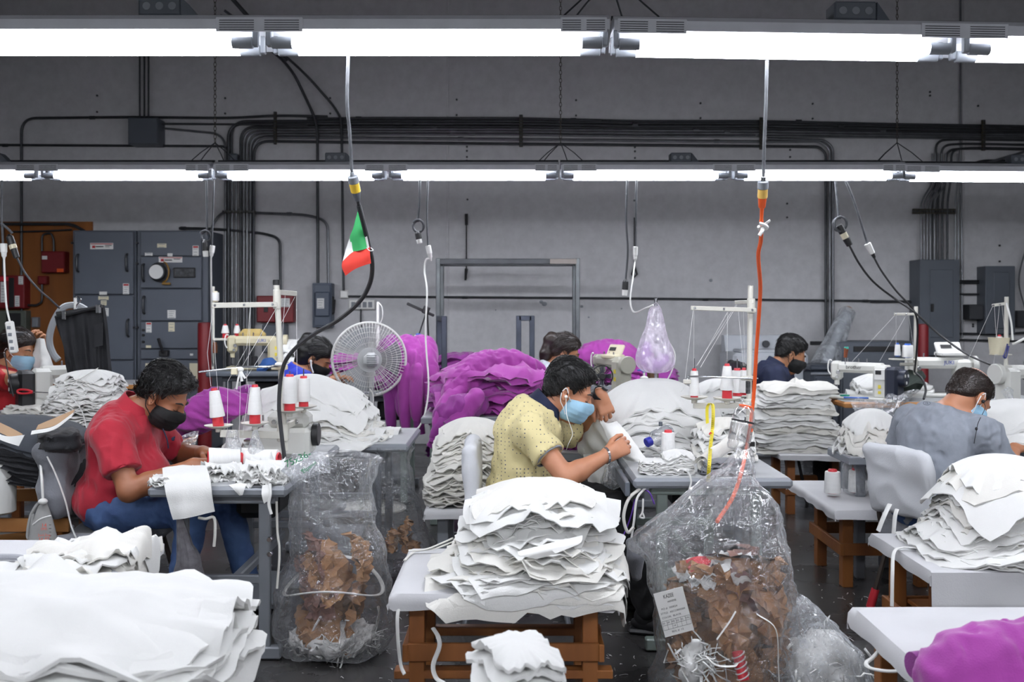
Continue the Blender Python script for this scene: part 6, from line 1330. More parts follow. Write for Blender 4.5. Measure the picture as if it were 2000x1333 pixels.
cloth_pile('white cloth bundle just left of the balding man', 1.96, 5.42, .66, .34, .34, .235, 9, 23, dome=.5, topw=.9, ripple=.02, thick=.012, wr=.01, m2=M_cream)
T = plain_table('small table hidden behind the balding man', 1.78, 2.15, 5.25, 5.62, .655, M_grey, M_grtop, M_grey)
cloth_pile('white folded cloth behind the far right sewing machines', 2.86, 7.52, .78, .60, .30, .175, 6, 24, dome=.4, topw=.9, ripple=.015, thick=.018, wr=.006)
plain_table('small table carrying white cloth behind the right thread stand', 1.12, 1.48, 6.1, 6.55, .60, M_grey, M_grtop, M_grey)
cloth_pile('white folded cloth stack behind the right thread stand', 1.30, 6.30, .606, .36, .34, .39, 12, 25, dome=.25, topw=.75, ripple=.016, thick=.016, wr=.006, lean=(.0, 0))
cloth_pile('heap of white cloth behind the woman in blue', -1.78, 8.25, .936, .34, .36, .24, 9, 26, dome=.5, topw=.7, jit=.1, rot=.5, ripple=.025, ragged=.08, thick=.012, wr=.016)
cloth_pile('cream cloth folded at the left edge below the seated woman', -3.05, 6.35, .78, .36, .22, .05, 4, 27, dome=.4, ripple=.012, thick=.010, m=M_cream)
# white pieces on the table of the man in yellow
def block_stack(label, c, w, d, h, n, rot, seed, m=None, m2=None, **k): return cloth_pile(label, c[0], c[1], c[2], w, d, h, n, seed, dome=k.get('dome', .12), topw=k.get('topw', .96), rot=k.get('rj', .05), jit=.03, ripple=.005, ragged=.02, thick=h / n * .75, wr=.002, m=m, m2=m2, group='cut pieces on the sewing tables', nt=40, pw=8., rect=None)
block_stack('low stack of small white pieces at the left end of the yellow man\'s table', (.60, 4.22, .748), .12, .11, .06, 12, 0, 31)
block_stack('taller stack of small white pieces on the table of the man in yellow', (.70, 4.22, .748), .13, .12, .10, 18, 0, 32, dome=.2)
M_greycloth = mat('grey_ribbing', (150, 152, 158), .85, var=.2, scale=14, bump=.3, bscale=200)
cloth_pile('stack of folded grey ribbing on the table of the man in yellow', .905, 4.21, .748, .22, .15, .062, 8, 33, dome=.15, topw=.9, rot=.06, jit=.04, ripple=.006, ragged=.02, thick=.006, wr=.003, m=M_greycloth, m2=mat('grey_ribbing_dark', (108, 110, 116), .85), group='cut pieces on the sewing tables')
cloth_pile('white cloth stack with fanned edges right of the clear bottle', .98, 4.62, .748, .30, .30, .19, 10, 34, dome=.35, topw=.8, rot=.1, ripple=.012, thick=.010, m2=M_cream, group='cut pieces on the sewing tables')
g = []       # folded roll of cloth
for i in range(14):
    row = []
    for a in np.linspace(0, 3 * math.pi, 40): rr = .014 + .006 * a / math.pi * 1.4; row.append((.80 + .012 * i + rr * math.cos(a) * .9, 4.20 + .011 * i * .8, .785 + .006 * i + rr * math.sin(a) * .95 + .002 * math.sin(i + a)))
    g.append(row)
b = MB(); b.grid(np.array(g), .003); single('rolled_cloth', b, M_cream, 'loosely rolled white cloth on the table of the man in yellow', 'cloth', base=(.85, 4.25, .748))
# pieces on the table of the man in red
def drape(label, pts, name='draped_cloth', m=None, wr=.004, seed=1, nn=30, thick=.006, group=None, sub=6, cat='cloth', freq=60):
    """pts: rows of 3D control points, smoothed both ways"""
    G = np.array([[np.asarray(p, float) for p in row] for row in pts]); A = np.stack([smooth_path(G[:, j], sub) for j in range(G.shape[1])], 1); A = np.stack([smooth_path(A[i], sub) for i in range(A.shape[0])], 0)
    du = np.gradient(A, axis=0); dv = np.gradient(A, axis=1); nn_ = np.cross(du, dv); nn_ /= np.linalg.norm(nn_, axis=2)[..., None] + 1e-9
    A = A + nn_ * (wr * wav(A[..., 0], A[..., 1], A[..., 2], seed, freq))[..., None]; b = MB(); b.grid(A, thick); return single(name, b, m or M_white, label, cat, group, angle=70)
drape('white cloth panel hanging over the near edge of the red man\'s table', [[P(317, 914, 4.14), P(350, 910, 4.14), P(402, 908, 4.14)], [P(318, 930, 4.04), P(352, 928, 4.03), P(408, 926, 4.03)], [P(322, 955, 3.985), P(356, 953, 3.98), P(412, 948, 3.98)], [P(330, 990, 3.975), P(362, 988, 3.965), P(415, 980, 3.97)], [P(338, 1016, 3.975), P(368, 1012, 3.965), P(419, 1000, 3.975)]], seed=3, wr=.003)
cloth_pile('crumpled white strips in the middle of the red man\'s table', -1.24, 4.20, .729, .22, .20, .06, 5, 41, dome=.4, topw=.7, rot=.9, jit=.15, ripple=.016, ragged=.08, thick=.006, wr=.010, group='cut pieces on the sewing tables')
cloth_pile('stack of ruffled white pieces at the near corner of the red man\'s table', -1.02, 4.10, .729, .19, .18, .085, 9, 42, dome=.25, topw=.9, rot=.2, jit=.05, ripple=.018, ragged=.05, thick=.005, wr=.008, rect=(-1.467, -.905, 3.985, 5.2), group='cut pieces on the sewing tables')
cloth_pile('white scraps under the left elbow of the man in red', -1.41, 4.10, .729, .16, .2, .03, 4, 43, dome=.3, rot=.4, ripple=.01, ragged=.06, thick=.004, wr=.006, group='cut pieces on the sewing tables')
cloth_pile('white fabric scraps behind the thread cone tray of the man in red', -1.30, 4.85, .729, .22, .24, .07, 6, 44, dome=.4, rot=.6, jit=.12, ripple=.018, ragged=.1, thick=.005, wr=.012, group='cut pieces on the sewing tables')
drape('pointed white scrap dangling from the near edge of the red man\'s table', [[P(446, 948, 3.99), P(470, 944, 3.99), P(482, 945, 3.99)], [P(455, 955, 3.975), P(470, 955, 3.972), P(478, 955, 3.975)], [P(468, 968, 3.975), P(471, 968, 3.972), P(474, 967, 3.975)]], seed=5, thick=.004)
drape('narrow white strip dangling at the right corner of the red man\'s table', [[P(512, 948, 3.99), P(530, 946, 3.99)], [P(511, 965, 3.972), P(526, 962, 3.972)], [P(516, 984, 3.975), P(527, 976, 3.975)]], seed=6, thick=.004)
b = MB(); b.tube([P(527, 945, 3.985), P(528, 965, 3.97), P(525, 985, 3.972), P(530, 1005, 3.975)], .006, 6, 4, flat=.5); single('cloth_strip', b, M_white, 'thin frayed strip hanging from the right corner of the red man\'s table', 'strip')
# the garment in the hands of the man in yellow
drape('white garment stretched between the hands of the man in yellow', [[P(1172, 822, 4.66), P(1184, 826, 4.62), P(1204, 822, 4.60)], [P(1180, 842, 4.62), P(1196, 846, 4.56), P(1222, 842, 4.55)], [P(1192, 868, 4.58), P(1210, 870, 4.50), P(1240, 866, 4.50)], [P(1208, 888, 4.55), P(1226, 892, 4.46), P(1258, 890, 4.46)], [P(1224, 900, 4.52), P(1242, 903, 4.45), P(1270, 900, 4.45)]], seed=8, wr=.005)
drape('white garment hanging in folds below the raised hand of the man in yellow', [[P(1128, 835, 4.92), P(1150, 822, 4.84), P(1176, 822, 4.68), P(1190, 838, 4.62)], [P(1130, 865, 4.88), P(1152, 862, 4.78), P(1176, 862, 4.70), P(1200, 868, 4.62)], [P(1136, 890, 4.86), P(1158, 888, 4.78), P(1182, 884, 4.72), P(1210, 886, 4.64)], [P(1148, 905, 4.88), P(1168, 904, 4.80), P(1190, 898, 4.74), P(1216, 896, 4.68)]], seed=9, wr=.009, freq=60)
drape('white garment end hanging beside the knee of the man in yellow', [[P(1138, 888, 4.80), P(1160, 886, 4.78), P(1182, 884, 4.76)], [P(1144, 915, 4.78), P(1166, 916, 4.75), P(1188, 912, 4.74)], [P(1150, 945, 4.77), P(1170, 948, 4.74), P(1186, 944, 4.74)]], seed=10, wr=.009, freq=60)
# folded garments stacked on the far right bench: one object each
def slab(cx, cy, z, w, d, t, rot, seed, m, wr=.010, droop=.0, freq=40, edge=.42, nu=52, nv=14, groove=.10, mb=False):
    th = np.linspace(0, 2 * math.pi, nu, endpoint=False); ph = np.linspace(-math.pi / 2, math.pi / 2, nv); TH, PH = np.meshgrid(th, ph, indexing='ij')
    se = lambda v, e: np.sign(v) * np.abs(v) ** e
    k = (np.abs(np.cos(TH)) ** 4.5 + np.abs(np.sin(TH)) ** 4.5) ** (-1 / 4.5); rad = se(np.cos(PH), edge) * (1 - groove * np.exp(-(PH / .22) ** 2)) * (1 + .03 * np.sin(3 * TH + seed) + .02 * np.sin(7 * TH + seed * 2))
    x = rad * k * np.cos(TH) * w / 2; y = rad * k * np.sin(TH) * d / 2; zz = se(np.sin(PH), .75) * t / 2 + t / 2
    x, y = x * math.cos(rot) - y * math.sin(rot) + cx, x * math.sin(rot) + y * math.cos(rot) + cy
    n1 = wav(x, y, zz * 2, seed, freq); n2 = np.abs(wav(x, y, zz * 3, seed + 9, freq * 2)) - .4
    rr = np.hypot((x - cx) / (w / 2), (y - cy) / (d / 2)); zz = zz + z + wr * n1 * (.5 + zz / t * .5) + wr * 1.0 * n2 - droop * rr ** 3; x = x + wr * .8 * wav(x, y, zz * 3, seed + 4, freq * 1.5); y = y + wr * .8 * wav(x, y, zz * 3, seed + 5, freq * 1.5)
    V = np.stack([x, y, zz], 2).reshape(-1, 3); Fs = [(i * nv + j, ((i + 1) % nu) * nv + j, ((i + 1) % nu) * nv + j + 1, i * nv + j + 1) for i in range(nu) for j in range(nv - 1)]
    b = MB(); b.add(V, Fs); return b
lbs = ['lowest', 'second lowest', 'third from the bottom', 'fourth from the bottom', 'middle', 'fifth from the top', 'fourth from the top', 'third from the top', 'second from the top', 'topmost']
z = .442
for i, lb in enumerate(lbs):
    t = .052 if i < 9 else .062; single('folded_garment', slab(1.995 + .026 * math.sin(i * 2.3), 7.10, z - .004, .64 - .012 * i + .04 * math.sin(i * 3.1), .44, t, .07 * math.sin(i * 1.7), 50 + i, M_white if i % 3 else M_cream, wr=.014, droop=.02, freq=34), M_white if i % 3 else M_cream, lb + ' folded white garment in the stack on the far right bench', 'garment', 'folded white garments on the far right bench', angle=80); z += t - .006
drape('white cloth trailing from the far right bench towards the white chair', [[P(1652, 858, 6.9), P(1690, 856, 6.7), P(1716, 862, 6.2)], [P(1655, 872, 6.7), P(1700, 876, 6.3), P(1722, 884, 5.6)], [P(1662, 880, 6.6), P(1712, 896, 6.0), P(1730, 905, 5.2)]], seed=12, wr=.01)

# ------------------------------------------------------------ purple sweatshirts
def fleece(prims, seed, amp=.013, st=(1, 1, .6), h=.0115):
    def post(S): S.fold(lambda X, Y, Z: amp * (rid(X * st[0], Y * st[1], Z * st[2], seed, 42) - .5) + amp * .7 * (rid(X * st[0], Y * st[1], Z * st[2], seed + 3, 90) - .5))
    return sdf_of(prims, h, pad=.05, k=.04, post=post).mb()
def chain(path, rads, k=.04):
    p = smooth_path(path, 4); r = np.interp(np.linspace(0, 1, len(p)), np.linspace(0, 1, len(rads)), rads); return [('c', p[i], p[i + 1], r[i], r[i + 1], k) for i in range(len(p) - 1)]
def sleeve(path, r0, r1, m, seed, T, st):
    o = T.part('sleeve', fleece(chain(path, [r0, r0 * .95, r1 * 1.15, r1], .03), seed + 7, .009, st), m, angle=180)
    p = smooth_path(path, 4); d = unit(p[-1] - p[-3]); c = MB(); c.tube([p[-1], p[-1] + d * (r1 * .6 + .05)], [r1 * .86, r1 * .8], 16); T.part('ribbed_cuff', c, M_purple2, o)
def shirt_stack(label0, cx, cy, z0, w, d, n, t, seed, m=M_purple, m2=M_purple2, where='', droop=.03, jit=.03, wr=.016, grow=0.):
    z = z0; r = RS(seed); names = []
    pos = ['lowest', 'second', 'third', 'fourth', 'fifth', 'sixth', 'seventh', 'eighth', 'ninth', 'tenth', 'eleventh', 'twelfth', 'thirteenth', 'fourteenth']
    for i in range(n):
        lb = ('topmost' if i == n - 1 else ('lowest' if i == 0 else pos[i] + ' from the bottom')) + ' purple sweatshirt ' + where
        mm = m if (i % 2 or i == n - 1) else m2
        o = single('folded_sweatshirt', slab(cx + jit * r.normal(), cy + jit * r.normal(), z - .008, w * (1 + .06 * r.normal() + grow * i), d * (1 + .05 * r.normal()), t, r.normal() * .14, seed * 31 + i, mm, wr=wr, droop=droop, freq=36, groove=.16), mm, lb, 'sweatshirt', label0, angle=80); z += t * .70
    return z
GP = 'purple sweatshirts'
zt = shirt_stack('sweatshirts piled on the table at mid picture', -.18, 6.95, .725, .80, .62, 7, .066, 61, where='in the big pile at mid picture', droop=.05, jit=.04, wr=.022)
def loose_shirt(label, body, rads, sleeves, m=M_purple, seed=1, flat=.5, st=(1, 1, .6), amp=.016):
    T = Thing('sweatshirt', label, 'sweatshirt', body[-1], GP); T.part('body', fleece(chain(body, [q * .72 for q in rads]), seed, amp, st), m, angle=180)
    for pth, r0, r1 in sleeves: sleeve(pth, r0 * .8, r1 * .8, m, seed, T, st)
    return T
loose_shirt('purple sweatshirt flung over the top of the big pile, sleeves hanging left', [P(1052, 722, 6.9), P(990, 712, 6.85), P(930, 728, 6.75), P(885, 770, 6.6)], [.07, .14, .16, .11], [([P(900, 760, 6.6), P(868, 800, 6.5), P(852, 845, 6.45)], .075, .045), ([P(930, 775, 6.5), P(905, 810, 6.45), P(888, 822, 6.42)], .07, .045)], seed=71)
loose_shirt('purple sweatshirt sliding off the left side of the big pile', [P(940, 790, 6.55), P(895, 800, 6.5), P(862, 815, 6.5)], [.08, .12, .08], [([P(880, 815, 6.48), P(862, 835, 6.45), P(850, 855, 6.45)], .06, .04)], seed=72, m=M_purple2)
shirt_stack('dark purple sweatshirts on the steel cart', P(935, 0, 8.4)[0], 8.36, .205, .78, .44, 14, .085, 63, m=M_purple2, m2=mat('plum_fleece', (132, 52, 142), .9, var=.25, scale=5, bump=.3, bscale=220), where='in the pile on the steel cart', droop=.02, jit=.025, wr=.02)
zt = shirt_stack('sweatshirts heaped behind the ponytail woman', .95, 8.5, .806, .84, .55, 5, .075, 65, where='in the heap right of the ponytail woman', droop=.06)
loose_shirt('purple sweatshirt spread over the heap right of the ponytail woman', [P(1118, 705, 8.3), P(1165, 693, 8.3), P(1215, 698, 8.3), P(1258, 730, 8.3)], [.08, .15, .17, .10], [], seed=74)
# over the table right of the fan
for i, (ua, lb, m_, ya) in enumerate(((772, 'left purple sweatshirt hanging off the table right of the fan', M_purple2, 7.05), (800, 'middle purple sweatshirt hanging off the table right of the fan', M_purple, 6.95), (828, 'right purple sweatshirt hanging off the table right of the fan', M_purple, 7.0))):
    ya += .42
    loose_shirt(lb, [P(ua - 22, 690, ya + .3), P(ua - 2, 680, ya), P(ua + 6, 730, ya - .12), P(ua + 4 + 4 * i, 790 - 8 * (i == 2), ya - .12)], [.09, .12, .11, .075], [([P(ua - 8, 720, ya - .14), P(ua - 10, 790, ya - .16), P(ua - 6, 838 + 6 * i - 20 * (i == 2), ya - .15)], .06, .038), ([P(ua + 14, 720, ya - .16), P(ua + 12, 780, ya - .18), P(ua + 14, 812 + 10 * (i == 1), ya - .17)], .055, .038)], m=m_, seed=80 + i, st=(1, 1, .22), amp=.022)
shirt_stack('sweatshirts rolled up behind the fan', P(690, 0, 7.9)[0], 7.95, .80, .50, .42, 5, .075, 66, where='rolled up behind the fan', droop=.03)
loose_shirt('purple sweatshirt lying behind the thread cones of the man in red', [P(352, 838, 5.35), P(385, 812, 5.35), P(425, 795, 5.35), P(470, 790, 5.35)], [.05, .11, .12, .07], [], seed=77, amp=.034, st=(.5, 1, 1.3))
loose_shirt('dark purple sweatshirt end showing above the white pile', [P(460, 788, 5.9), P(475, 775, 5.9), P(500, 772, 5.9)], [.05, .07, .05], [], seed=78, m=M_purple2)
T = loose_shirt('purple fleece sweatshirt on the nearest bench at bottom right', [P(2080, 1300, 2.62), P(1980, 1312, 2.62), P(1900, 1318, 2.6), P(1860, 1330, 2.58)], [.15, .16, .14, .11], [([P(1985, 1285, 2.70), P(1900, 1290, 2.72), P(1830, 1296, 2.70)], .075, .055)], seed=79, flat=.55)
# black garments with tan and white panels on the wooden stand
M_blackknit = mat('black_fleece', (24, 25, 29), .9, var=.3, scale=9, bump=.35, bscale=260, sheen=.1); M_tan = mat('tan_lining', (168, 138, 108), .8, var=.08)
M_charc = mat('charcoal_fleece', (58, 62, 68), .9, var=.1, bump=.2, bscale=260)
z = .752
for i in range(6):
    single('folded_black_garment', slab(-2.42 + .02 * math.sin(i * 2), 4.74, z - .003, .86, .60, .036, .03 * math.sin(i * 1.3), 90 + i, M_blackknit, wr=.007, droop=.10, freq=34, groove=.2), M_blackknit if i < 5 else M_charc, ('lowest', 'second from the bottom', 'third from the bottom', 'third from the top', 'second from the top', 'topmost')[i] + ' black garment in the stack on the wooden stand', 'garment', 'black garments on the wooden stand', angle=80); z += .030
def strip_panel(label, rows, m): return drape(label, rows, name='lining_strip', m=m, seed=4, wr=.002, thick=.004)
strip_panel('tan lining panel on the left of the black stack', [[P(-30, 812, 4.42), P(20, 835, 4.40), P(44, 848, 4.40)], [P(-30, 832, 4.40), P(10, 850, 4.38), P(36, 864, 4.38)]], M_tan)
strip_panel('white edge below the tan panel on the left of the black stack', [[P(-30, 834, 4.395), P(10, 852, 4.375), P(48, 850, 4.375)], [P(-30, 846, 4.39), P(6, 862, 4.37), P(36, 872, 4.37)]], M_white)
strip_panel('tan lining panel on the right of the black stack', [[P(74, 830, 4.40), P(104, 818, 4.40), P(146, 800, 4.42)], [P(70, 840, 4.38), P(104, 832, 4.38), P(140, 812, 4.41)]], M_tan)
strip_panel('white edge below the tan panel on the right of the black stack', [[P(62, 842, 4.385), P(104, 833, 4.375), P(144, 806, 4.405)], [P(60, 850, 4.375), P(104, 840, 4.37), P(140, 815, 4.40)]], M_white)
single('rolled_black_garment', slab(P(112, 0, 4.5)[0], 4.52, .80, .18, .30, .09, .5, 99, M_blackknit, wr=.008, freq=44), M_blackknit, 'rolled black garment end at the right of the black stack', 'garment', angle=80)
# ------------------------------------------------------------ chairs
M_cushion = mat('grey_plush_cushion', (120, 122, 128), .95, var=.15, scale=12, bump=.5, bscale=160, sheen=.3)
M_ccover = mat('pale_chair_cover', (206, 208, 212), .85, var=.06, bump=.25, bscale=200)
M_tube = mat('brown_steel_tube', (84, 76, 70), .4, .5, var=.15)
def chair(label, c, yaw, zs, back_h, back_w, mseat, mback, frame_m, lean=.12, wr=.006, redfoot=False, thick=.05, sw=.42, back_off=.20):
    """c: seat centre on the floor plane; faces yaw (radians, 0 = +X)"""
    f = np.array([math.cos(yaw), math.sin(yaw), 0]); s_ = np.array([f[1], -f[0], 0]); c = np.array([c[0], c[1], 0.]); Z = np.array([0, 0, 1.]); T = Thing('chair', label, 'chair', c, 'chairs of the sewing workers')
    R = np.stack([f, s_, Z], 1); S = SDF(c + [-.34, -.34, zs - .12], c + [.34, .34, zs + .08], .011); S.rbox(c + [0, 0, zs - .03], (.21, sw / 2, .04), R, .035); S.noise(wr, 30, 3); T.part('seat', S.mb(), mseat, angle=180)
    bc = c - f * (back_off + lean * back_h * .5) + Z * (zs + .06 + back_h / 2); Rb = R @ roty(-lean); S = SDF(bc - .42, bc + .42, .011); S.rbox(bc, (thick, back_w / 2, back_h / 2), Rb, thick * .95); S.noise(wr, 22, 5); S.fold(lambda X, Y, Z_: wr * (np.abs(wav(X, Y, Z_, 8, 30)) - .4)); bk = T.part('backrest', S.mb(), mback, angle=180)
    for sg in (-1, 1):
        b = MB(); b.tube([c - f * .17 + s_ * sg * (sw / 2 - .03) + Z * (zs - .06), c - f * .22 + s_ * sg * (sw / 2 - .03) + Z * (zs + .03), bc + s_ * sg * (back_w / 2 - .06)], .012, 8, 4); T.part('back_post', b, frame_m)
        for ff in (-1, 1):
            a_, e_ = c + f * ff * .16 + s_ * sg * (sw / 2 - .04) + Z * (zs - .06), c + f * ff * .24 + s_ * sg * (sw / 2 + .01); b = MB(); b.tube([a_, e_], .012, 8); l = T.part('leg', b, frame_m)
            if redfoot: b = MB(); b.tube([e_ + (a_ - e_) * .26, e_ + Z * .004], [.019, .021], 10); T.part('foot_sleeve', b, M_redplastic, l)
    return T
chair('chair with a plump grey cushion back behind the man in red', (-1.84, 4.62), 0, .42, .36, .40, M_cushion, M_cushion, M_tube, lean=.10, wr=.014, thick=.075, back_off=.215)
chair('chair with a pale grey covered back behind the man in yellow', (.02, 4.62), 0, .42, .36, .42, M_ccover, M_ccover, M_grey, lean=.05, thick=.04, back_off=.19)
T = chair('chair with a white cloth over its back and red feet at right', (2.03, 4.68), .40, .42, .33, .40, M_cushion, M_ccover, M_tube, lean=.16, redfoot=True, thick=.030, wr=.009, back_off=.235)
chair('black mesh chair of the man in navy', P(1498, 0, 7.55), 0, .52, .46, .44, M_black, M_black, M_black, lean=.06, thick=.03)
chair('pale chair of the woman with the ponytail', P(1056, 0, 7.35), 0, .52, .28, .42, M_ccover, M_ccover, M_grey, lean=.22, thick=.03)
b = MB(); b.tube([P(1738, 985, 4.42), P(1726, 1010, 4.40), P(1715, 1038, 4.40)], .012, 8, 4, flat=.3); b.tube([P(1752, 995, 4.40), P(1748, 1010, 4.39), P(1745, 1045, 4.39)], .010, 8, 4, flat=.4); single('chair_tie', b, M_white, 'white cloth ends tied below the back of the red-footed chair', 'tie')
# ------------------------------------------------------------ cables
def cord(label, pts, r, m, name='power_cable', sm=6, cat='cable', group=None, flat=1.): b = MB(); b.tube([P(*p) for p in pts], r, 8, sm, flat=flat); return single(name, b, m, label, cat, group)
def plug(label, a, c, segs, name='cable_connector', group='cable connectors'):
    """segs: (t0,t1,r0,r1,material,part name)"""
    a, c = P(*a), P(*c); T = Thing(name, label, 'connector', c, group)
    for t0, t1, r0, r1, m, nm in segs: b = MB(); b.cyl(a + (c - a) * t0, a + (c - a) * t1, r0, r1, 16); T.part(nm, b, m)
M_powder = mat('dusty_grey_cable', (96, 98, 102), .8, var=.5, scale=25)
cord('grey cable hanging from the front light down to the yellow connector at left', [(680, 110, 3.56), (678, 200, 3.58), (683, 260, 3.62), (687, 335, 3.66)], .0062, M_powder)
plug('grey and yellow twist connector above the flag', (687, 336, 3.66), (701, 402, 3.72), [(0, .14, .008, .010, M_grey, 'cable_grip'), (.12, .34, .020, .020, M_grey, 'grey_collar'), (.32, .60, .019, .0185, M_yellow, 'yellow_body'), (.58, .86, .016, .009, M_dgrey, 'tapered_end'), (.84, 1., .006, .006, M_black, 'strain_relief')])
cord('thick black cable sweeping from the flag down to the table of the man in red', [(701, 402, 3.72), (708, 430, 3.75), (718, 470, 3.8), (727, 515, 3.85), (722, 555, 3.95), (700, 592, 4.05), (660, 626, 4.2), (610, 655, 4.35), (570, 688, 4.45), (551, 725, 4.5), (545, 790, 4.52), (550, 850, 4.52), (556, 897, 4.52)], .0092, mat('black_flex', (44, 45, 48), .5, var=.2))
Y0 = 3.78; T = Thing('flag', 'small green, white and red flag hanging on the black cable', 'flag', P(700, 540, Y0))
def patch(rows, m, nm): G = np.array([[P(u, v, Y0 + dy) for u, v, dy in row] for row in rows]); A = np.stack([smooth_path(G[:, j], 6) for j in range(G.shape[1])], 1); A = np.stack([smooth_path(A[i], 6) for i in range(A.shape[0])], 0); A[..., 1] += .004 * wav(A[..., 0], 0, A[..., 2], 3, 40); b = MB(); b.grid(A, .0012); T.part(nm, b, m)
patch([[(699, 410, 0), (702, 409, 0), (705, 412, 0)], [(690, 445, .0), (700, 445, -.008), (711, 448, .0)], [(683, 466, .004), (700, 468, -.012), (715, 472, .0)], [(690, 492, .0), (704, 489, -.01), (718, 485, 0)]], mat('flag_green', (38, 150, 80), .7, var=.08), 'green_band')
patch([[(682, 466, .006), (684, 470, .004), (686, 474, .0)], [(675, 488, .008), (682, 488, .004), (688, 486, 0)], [(669, 511, .006), (680, 500, .0), (690, 493, -.002)]], M_label, 'white_band')
patch([[(669, 511, .004), (690, 492, -.003), (718, 484, -.001), (722, 481, 0)], [(668, 522, .002), (692, 510, -.008), (716, 501, -.006), (723, 498, 0)], [(675, 539, .0), (694, 526, -.008), (714, 518, -.006), (725, 515, 0)]], mat('flag_red', (214, 52, 36), .7, var=.08), 'red_band')
patch([[(699, 411, .002), (702, 411, -.002), (706, 411, -.003)], [(707, 450, .002), (711, 450, -.002), (714, 450, -.003)], [(715, 485, .002), (718, 485, -.002), (721, 484, -.003)]], M_label, 'hoist_strip')
b = MB(); b.tube([P(716, 484, 3.765), P(722, 490, 3.76), P(729, 489, 3.765), P(724, 484, 3.80)], .0016, 5, 4); T.part('tie_string', b, M_label)
cord('grey cable hanging from the front light above the orange cable', [(1498, 118, 3.56), (1496, 200, 3.6), (1493, 270, 3.64), (1491, 345, 3.68)], .0062, M_powder)
plug('grey and yellow connector with orange plug', (1491, 345, 3.68), (1487, 432, 3.74), [(0, .12, .009, .010, M_chrome, 'cable_grip'), (.10, .28, .020, .020, M_grey, 'grey_collar'), (.27, .48, .0185, .0185, mat('sand_yellow', (218, 178, 92), .5), 'yellow_body'), (.46, .70, .016, .013, M_orange, 'orange_plug'), (.68, 1., .008, .006, M_orange, 'strain_relief')])
cord('bright orange cable running down from the connector into the big clear bag', [(1487, 430, 3.74), (1486, 470, 3.8), (1481, 500, 3.86), (1485, 560, 4.0), (1482, 620, 4.08), (1477, 690, 4.15), (1473, 760, 4.2), (1467, 820, 4.2), (1459, 870, 4.15), (1450, 915, 3.95), (1432, 970, 3.8), (1400, 1020, 3.7)], .0078, M_orange)
b = MB(); c = P(1489, 443, 3.735); b.tube([c + V3(-.014, -.01, .012), c + V3(.008, -.014, .004), c + V3(.016, 0, -.006), c + V3(-.004, .012, -.01), c + V3(-.014, -.004, 0)], .007, 6, 4); b.tube([c, c + V3(.012, -.012, .012), c + V3(.026, -.01, .022)], .0075, 6, 4, flat=.5); b.tube([c, c + V3(-.004, -.014, -.016), c + V3(-.014, -.01, -.034)], .007, 6, 4, flat=.5); single('knotted_rag', b, M_white, 'white rag knotted round the orange cable near its plug', 'rag')
p = P(1459, 872, 4.15); b = MB(); b.lathe([(.010, -.006), (.013, -.006), (.013, .006), (.010, .006)], p, seg=14, cap=False); b.box(p + [.018, 0, .008], (.03, .004, .02)); single('cable_tie', b, M_black, 'black cable tie on the orange cable below the water bottle', 'cable tie')
BK = [(0, .18, .009, .02, M_black, 'cable_grip'), (.16, .66, .021, .022, M_black, 'black_body'), (.64, 1., .020, .019, M_plasticw, 'white_face')]
WK = [(0, .55, .019, .018, M_plasticw, 'socket_body'), (.53, .8, .015, .013, M_plasticw, 'plug_body'), (.78, 1., .009, .005, M_plasticw, 'strain_relief')]
def loop(b, c, r, th=.006, tilt=.3, turns=1.2): b.tube([c + V3(r * math.cos(a), .02 * math.sin(a * .5), r * math.sin(a) * (1 + .1 * a / 6)) for a in np.linspace(1.4, 1.4 + 6.28 * turns, 26)], th, 7)
FYc = 7.0
b = MB(); b.tube([P(820, 352, FYc), P(819, 395, FYc), P(816, 432, FYc)], .008, 7, 5); loop(b, P(817, 442, FYc), .038, .009); single('power_cable', b, M_cablegrey, 'short grey cable with a loop left of the white extension lead', 'cable')
plug('black connector with white face hanging by a loop left of the steel rack', (815, 452, FYc), (820, 476, FYc), BK)
cord('dusty cable feeding the white extension lead left of the steel rack', [(836, 352, FYc), (834, 420, FYc), (836, 480, FYc)], .0065, M_powder)
plug('white plug and socket at the top of the long white lead', (836, 480, FYc), (842, 510, FYc), [(s0, s1, r0 * 1.05, r1 * 1.05, m, n) for s0, s1, r0, r1, m, n in WK])
cord('long white extension lead hanging right of the fan', [(841, 505, FYc), (832, 508, FYc), (829, 530, FYc), (834, 570, 6.9), (831, 640, 6.8), (833, 690, 6.75), (837, 750, 6.7), (832, 800, 6.65), (818, 835, 6.6), (790, 852, 6.6), (757, 856, 6.6)], .0062, M_plasticw)
cord('thin black cable hanging above the black connector right of the rack', [(1225, 352, FYc), (1223, 430, FYc), (1226, 490, FYc), (1222, 548, FYc)], .0072, M_cablegrey)
plug('black connector with white face hanging alone in front of the wall', (1222, 545, FYc), (1220, 578, FYc), BK)
cord('thin grey cable above the white plug by the shopping bag', [(1243, 352, FYc), (1242, 430, FYc), (1241, 482, FYc)], .0068, M_cablegrey)
plug('white plug and socket above the shopping bag', (1241, 482, FYc), (1240, 514, FYc), WK)
cord('white lead curving from the plug to the shopping bag', [(1240, 512, FYc), (1236, 545, 6.8), (1231, 585, 6.2), (1238, 610, 5.6), (1262, 602, 5.3), (1276, 596, 5.24)], .0052, M_plasticw)
b = MB(); b.tube([P(1632, 355, FYc), P(1636, 395, FYc), P(1638, 428, FYc)], .0085, 7, 5); loop(b, P(1641, 438, FYc), .045, .009, turns=1.6); single('power_cable', b, M_powder, 'grey cable with a coiled loop at right', 'cable')
plug('black and white connector hanging from the coiled cable at right', (1638, 440, FYc), (1660, 480, FYc), [(0, .4, .026, .026, M_black, 'black_body'), (.38, .66, .025, .024, M_ivory, 'white_ring'), (.64, 1., .026, .022, M_black, 'black_plug')])
